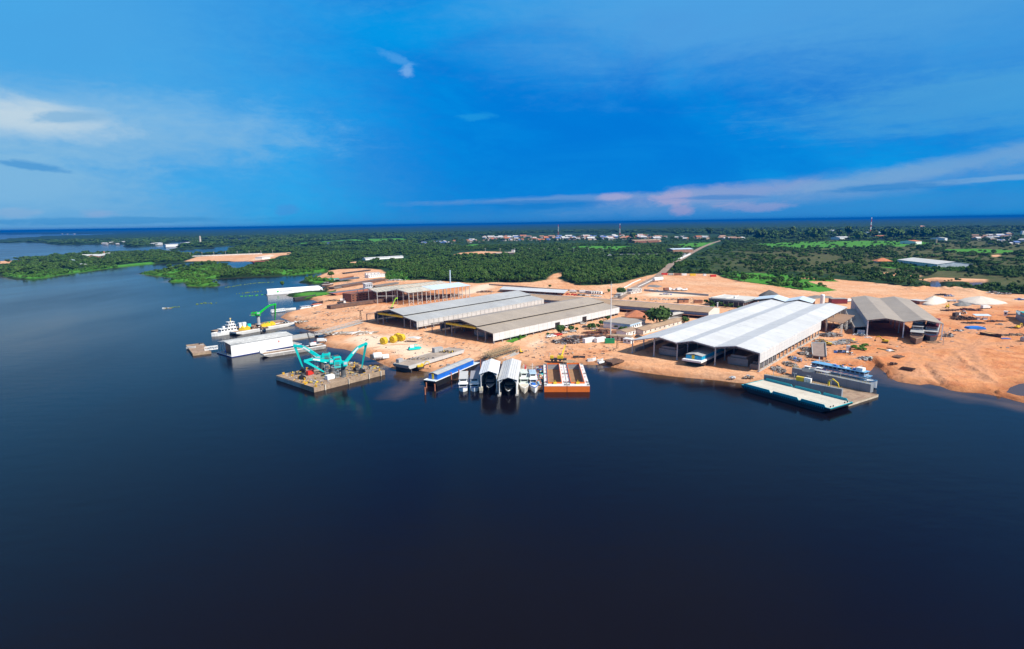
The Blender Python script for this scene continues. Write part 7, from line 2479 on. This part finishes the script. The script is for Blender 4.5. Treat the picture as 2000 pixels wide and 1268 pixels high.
yard_tree('shrub right on the pale ground behind the brown store', 1242, 586.5, .7, 3, seed=19)
for k, (px, py) in enumerate(((1388, 597), (1396, 598), (1406, 599), (1416, 601), (1426, 602), (1444, 604), (1378, 595))):
    yard_tree('young tree, %s in the row before the concrete frame building' % ('second', 'third', 'fourth', 'fifth', 'sixth', 'rightmost', 'leftmost')[k], px, py, .75, 3 if k % 2 else 1, seed=20 + k)
yard_tree('bright young tree in front of the white exhaust stack', 1390, 603, .8, 3, LEAF3, seed=30)
yard_tree('dead dark tree standing in the creek water beyond the lettered barge', 552, 560, 1.1, 1, LEAF, seed=31)
for k, (px, py) in enumerate(((1684, 679), (1690, 676), (1676, 683), (1686, 684), (1669, 679))):
    yard_tree('clump of light green weeds, %s in the patch on the right yard' % ('middle', 'rearmost', 'nearest left', 'nearest right', 'leftmost')[k], px, py, .75, 3, LEAF3, flat=.5, seed=40 + k)
# ---------------------------------------------------------------- far things
def farbox(name, label, cat, a, b, depth, h, wm, rm, pitch=0., group=None):
    return boxhouse(name, label, cat, a, b, depth, h, wm, rm, .5, pitch, group=group)


o = farbox('warehouse', 'long pale roofed warehouse alone in the grassland at the right', 'warehouse', (1752, 515.5), (1830, 525.5), 50, 7, mat('pale_blue_grey_wall', (.50, .56, .62), .7), mat('dirty_white_roof', (.60, .60, .58), .7, var=.15, scale=.08, seam=[('x', 12, .5)]), 3.5)
boxhouse('house', 'house with bright terracotta hip roof left of the lone warehouse', 'house', (1713, 515), (1741, 515), 18, 4, mat('far_white_wall', (.6, .57, .52), .8), mat('bright_terracotta', (.60, .20, .08), .8), 2, 5, hip=True)
farbox('greenhouse', 'long white roofed building cut into the forest left of centre', 'building', (714, 509.5), (788, 505), 14, 5, WHITE, ROOFW, 1.5)
farbox('long_wall_building', 'very long low white wall across the forest left of the road', 'wall', (1180, 500.5), (1340, 499.5), 3, 4, WHITE, WHITE)
wallrun('pale wall beside the far part of the road', [(1323, 509), (1336, 503), (1348, 497.5)], 3, 2, WHITE)
farbox('factory', 'red and white factory block beside the far road', 'factory', (1314, 494), (1354, 493), 40, 8, mat('red_brown_wall', (.40, .20, .13), .8), ROOFBL, 2)
farbox('shed', 'dark roofed shed on the red clearing in the forest', 'shed', (972, 500), (1004, 497.5), 20, 5, DARK, ROOFT, 2)
farbox('shed', 'tiny white house at the end of the red clearing', 'house', (999, 493), (1004, 493), 10, 6, WHITE, WHITE, 0)
farbox('shed', 'brown yard shed at the edge of the village', 'shed', (1240, 475), (1288, 473.5), 50, 8, RUST2, ROOFB, 3)
farbox('quay_building', 'brick works with long pale roofs on the left island', 'factory', (158, 504), (192, 503), 30, 6, WHITE, mat('dirty_white_roof', (.6, .6, .58)), 3)
farbox('quay_building', 'second long pale roof of the brick works on the left island', 'factory', (193, 505), (226, 499), 30, 6, BRICK, mat('dirty_white_roof', (.6, .6, .58)), 3)
tag(MB().lathe([(3.2, 0), (2.2, 1)], 12).tube((0, 0, 0), (0, 0, ztop(204, 500, 491) - GZ), 2.6, 2.0, 12).build('chimney', BRICK, None, P(204, 500, GZ)), 'brick chimney above the works on the left island', 'chimney')
farbox('boat_house', 'white blue floating house at the shore of the left island', 'house', (130, 512), (144, 513.5), 12, 5, mat('far_white_wall', (.6, .57, .52)), ROOFBL, 1.5)
farbox('boat_house', 'small white house right of the blue floating house', 'house', (148, 518.5), (163, 519.5), 9, 3, WHITE, ROOFW, 1)
tag(MB().lathe([(6, 0), (4.6, 2)], 14).tube((0, 0, 0), (0, 0, ztop(392, 478.5, 461) - GZ), 4.6, 3.4, 14).build('water_tower', mat('pale_orange_concrete', (.55, .48, .42), .8), None, P(392, 478.5, GZ)), 'pale tall tower on the far shore at the left', 'tower')
for a, b, d_, w_ in (((388, 479), (398, 478.6), 40, 'at the foot of the pale tower'), ((365, 478), (377, 477.4), 40, 'just left of the pale tower'), ((324, 482.5), (351, 481.5), 25, 'on the pier'), ((300, 479.5), (318, 478), 25, 'left of the pier')):
    farbox('shore_building', 'white building %s on the far left shore' % w_, 'building', a, b, d_, 9, WHITE, ROOFW, 2)
o, L, w_, h_ = barge('red_barge', 'long dark red barge moored at the far sand bank', 'barge', (494, 511.5), (545, 508.5), 3.5, 14, mat('dark_red_hull', (.20, .05, .05), .8), RUST2, RED, (8, 4))
boxhouse('sand_works', 'low pale works on the sand bank behind the dark red barge', 'works', (512, 507), (528, 505.5), 20, 5, WHITE, ROOFW, .5)
wallrun('pale causeway wall along the top of the far sand bank', [(372, 502), (420, 500), (470, 498), (512, 496.5)], 3, 2, mat('pale_render', (.62, .58, .54)))
# masts
lattice('red and white lattice mast over the village, left of two', 1090.5, 467, 439, 5, [WHITE, RED, WHITE], 'radio_mast', bands=5)
lattice('red and white lattice mast over the village, right of two', 1210.5, 461.5, 437, 5, [RED, WHITE, WHITE], 'radio_mast', bands=5)
lattice('thin red and white guyed mast beside the pale blue hall at the right', 1699.5, 461, 424.5, 4, [WHITE, RED], 'radio_mast', bands=7)
farbox('hall', 'pale blue hall at the foot of the thin mast', 'hall', (1700, 461.5), (1727, 461), 60, 14, mat('far_pale_blue', (.55, .68, .76), .7), ROOFBL, 3)
for k, (a, b) in enumerate((((1540, 453.5), (1557, 453)), ((1582, 453.5), (1616, 453)), ((1626, 453.5), (1638, 453)), ((1603, 461), (1612, 460)), ((1630, 462.5), (1638, 461.5)), ((1662, 461.5), (1682, 460.5)), ((1718, 466.8), (1735, 466.2)), ((1741, 467), (1756, 466)), ((1640, 469), (1661, 468.5)), ((1788, 478), (1800, 477.5)), ((1845, 471), (1850, 470.8)))):
    farbox('far_building', 'small white building far off in the forest at the right', 'building', a, b, 45, 9, WHITE, ROOFW if k % 3 else mat('bright_terracotta', (.6, .2, .08)), 3, 'far forest buildings')
tag(MB().tube((0, 0, 0), (0, 0, ztop(1828, 477, 467) - GZ), 2.5, 2, 10).build('chimney', mat('pale_brown_brick', (.45, .36, .25), .8), None, P(1828, 477, GZ)), 'pale brown chimney in the woods above the lone warehouse', 'chimney')
tag(MB().tube((0, 0, 0), (0, 0, ztop(1995, 459, 451) - GZ), 5, 5, 12).build('water_tower', WHITE, None, P(1995.5, 459, GZ)), 'white water tower above the houses at the right edge', 'tower')
# village houses
HM = [mat('weathered_white_wall', (.46, .44, .41), .8), mat('far_cream_wall', (.45, .33, .24), .8), mat('far_blue_wall', (.16, .26, .45), .8)]
RM = [mat('weathered_pale_roof', (.60, .60, .60), .7, var=.3, scale=.2), TILE, mat('far_brown_roof', (.36, .22, .15), .8), mat('far_blue_roof', (.10, .18, .42), .7), ROOFG]
hp = []
for k in range(6):
    mb = MB()
    mb.mi(0).box(-6, 6, -5, 5, 0, 4.5)
    mb.mi(1)
    for ya_, za, yb, zb in ((-6, 4.5, 0, 7.2), (0, 7.2, 6, 4.5)):
        mb.hexa([(-7, ya_, za), (7, ya_, za), (7, yb, zb), (-7, yb, zb), (-7, ya_, za + .3), (7, ya_, za + .3), (7, yb, zb + .3), (-7, yb, zb + .3)])
    mb.mi(0)
    for x in (-6, 5.8):
        mb.prism([(-5, 4.5), (5, 4.5), (0, 6.9)], x, x + .2, 'x')
    ob = mb.build('village_house', [HM[k % 3] if k != 2 else HM[0], RM[(0, 1, 3, 2, 0, 4)[k]]])
    hp.append(ob)
r = random.Random(12)
VG = [(820, 880, 474, 477, 13, (2, 2, 0, 5), 'small blue and white house at the left end of the village', 'houses at the left end of the village'),
      (880, 940, 470, 475, 11, (0, 1, 3, 2), 'small pale house in the left half of the village', 'houses in the left half of the village'),
      (935, 1100, 463.5, 472, 64, (0, 2, 1, 3, 4), 'small pale or red roofed house in the village left of the left mast', 'village houses left of the left mast'),
      (1095, 1215, 463, 469.5, 50, (0, 2, 1, 4), 'small pale or red roofed house in the village between the two masts', 'village houses between the masts'),
      (1215, 1300, 461.5, 469, 28, (0, 1, 3), 'small house in the village right of the right mast', 'village houses right of the right mast'),
      (1310, 1385, 465, 470.5, 15, (0, 4, 1), 'small white house near the far bend of the road', 'houses near the far road bend'),
      (1385, 1465, 465, 469.5, 14, (0, 4, 3), 'small pale house where the road meets the far village', 'houses at the far road junction'),
      (1898, 1935, 463, 471, 12, (0, 3, 5), 'house in the left part of the settlement at the right edge', 'houses in the settlement at the right edge'),
      (1925, 2000, 460, 478, 22, (0, 2, 3, 4, 5), 'house in the main part of the settlement at the right edge', 'houses in the main settlement at the right edge'),
      (185, 262, 474.2, 478, 9, (0, 4), 'tiny white house on the far left peninsula shore', 'houses on the far left peninsula'),
      (120, 150, 457, 459, 5, (0,), 'tiny white building on the distant left shore', 'buildings on the distant left shore')]
used = set()
for x0, x1, y0, y1, n, kinds, lab, grp in VG:
    for i in range(n):
        px, py = r.uniform(x0, x1), r.uniform(y0, y1)
        k = r.choice(kinds)
        o = hp[k] if k not in used else hp[k].copy()
        if k in used:
            col.objects.link(o)
        used.add(k)
        o.location = P(px, py, GZ + 1)
        s = r.uniform(.8, 1.5) * (1.25 if py < 470 else 1)
        o.scale = (s * r.uniform(.8, 1.5), s, s)
        o.rotation_euler = (0, 0, r.uniform(-.5, .5) + (1.57 if r.random() < .3 else 0))
        tag(o, lab, 'house', grp)
for k in range(6):
    if k not in used:
        bpy.data.objects.remove(hp[k])
# utility poles
for k in range(9):
    f = k / 8
    tag(MB().tube((0, 0, 0), (0, 0, 13), .35, .25, 6).box(-2, 2, -.2, .2, 11.8, 12.2).build('utility_pole', LSTEEL, None, P(948 + 230 * f, 494 + 1.0 * f, GZ)), 'pale utility pole in the row along the red clearing', 'utility pole', 'utility poles by the red clearing')
for k in range(8):
    tag(MB().tube((0, 0, 0), (0, 0, 12), .4, .3, 6).box(-1.8, 1.8, -.2, .2, 11.4, 11.8).build('lamp_post', LSTEEL, None, P(372 + k * 23, 502 - k * .75, GZ)), 'pale lamp post along the causeway of the far sand bank', 'lamp post', 'lamp posts on the far causeway')
for k in range(7):
    x, y = ROAD_LINE[k + 1]
    tag(MB().tube((0, 0, 0), (0, 0, 10), .2, .14, 6).bar((0, 0, 9.8), (2.2, 0, 10.2), .14).build('lamp_post', LSTEEL, None, P(x + 8 - k, y, GZ)), 'grey lamp post along the diagonal road', 'lamp post', 'lamp posts along the road')

tp = []
for x0, x1, y0, y1, n, kinds, lab, grp in VG[:9]:
    for i in range(int((x1 - x0) * 1.3)):
        q_ = P(r.uniform(x0, x1), r.uniform(y0 - .5, y1 + 1.5), GZ)
        tp.append((q_.x, q_.y))
tp = np.array(tp)
gn_scatter('village_greenery', tp, np.random.default_rng(3).uniform(.9, 1.8, len(tp)), np.full(len(tp), .75), GZ, [c_ for _, c_ in PROTO], LEAF, 'dark green trees mixed among the houses of the far village')
# ---------------------------------------------------------------- uncountable small litter on the working ground
def debris(name, n, mats, seed, label, polys, smin, smax, avoid=True):
    q = np.random.default_rng(seed)
    c = []
    for poly in polys:
        lo, hi = poly.min(0), poly.max(0)
        area = (hi - lo).prod()
        k = int(n * 3)
        p_ = q.uniform(lo, hi, (k, 2))
        nz = vnoise(p_, 9, seed) * .6 + vnoise(p_, 27, seed + 1) * .4
        ok = (sdist(p_, poly) > 0) & (q.random(k) < np.clip((nz - .5) * 4, .02, 1))
        c.append(p_[ok][:n])
    c = np.vstack(c)
    f = sdist(c, LAND)
    c = c[f > 3]
    r = random.Random(seed)
    mb = MB()
    o0 = Vector((float(c[0, 0]), float(c[0, 1]), GZ))
    for x, y in c:
        a = r.uniform(0, 6.28)
        ln = r.uniform(smin, smax)
        u = Vector((math.cos(a), math.sin(a), r.uniform(-.05, .05))) * ln / 2
        p_ = Vector((x - o0.x, y - o0.y, .08))
        mb.mi(r.randrange(len(mats)))
        mb.bar(p_ - u, p_ + u, r.uniform(.15, .5) * ln, r.uniform(.1, .3) * ln)
    o = mb.build(name, mats, None, o0)
    o['kind'] = 'stuff'
    o['label'] = label
    return o


debris('debris', 640, [WOOD, DARK, STEEL, CONC, RUST], 31, 'small scattered offcuts and timber on the working ground of the yard',
       [W(p, GZ) for p in ([(660, 690), (700, 640), (820, 650), (960, 680), (1010, 690), (940, 700), (840, 722), (760, 715)], [(985, 700), (1040, 675), (1080, 650), (1180, 625), (1240, 640), (1230, 690), (1180, 710)], [(1500, 735), (1560, 690), (1610, 645), (1690, 650), (1720, 690), (1690, 715), (1560, 725)],
                           [(1690, 665), (1850, 640), (1880, 600), (2020, 600), (2020, 690), (1880, 670), (1760, 700)], [(1230, 600), (1380, 600), (1370, 585), (1240, 582)], [(600, 640), (570, 618), (640, 595), (720, 600), (700, 625)], [(640, 570), (680, 545), (760, 545), (790, 560), (700, 585)])], .5, 1.9)
q = np.random.default_rng(9)
mb = MB()
for k in range(420):
    x, y = q.uniform(1, 41), q.uniform(1, 36)
    if q.random() > .35 + .65 * float(vnoise(np.array([[x, y]]), 6, 4)[0]):
        continue
    a = q.uniform(0, 6.28)
    u = Vector((math.cos(a), math.sin(a), 0)) * q.uniform(.2, .9)
    mb.mi(int(q.integers(0, 5)))
    c_ = Vector((x, y, 2.5))
    mb.bar(c_ - u, c_ + u, q.uniform(.15, .5), q.uniform(.15, .5))
o = mb.build('deck_litter', [WOOD, DARK, STEEL, LSTEEL, YEL2], None, PON.location, PON.rotation_euler.z)
o['kind'] = 'stuff'
o['label'] = 'small ropes, timbers and fittings strewn over the crane pontoon deck'
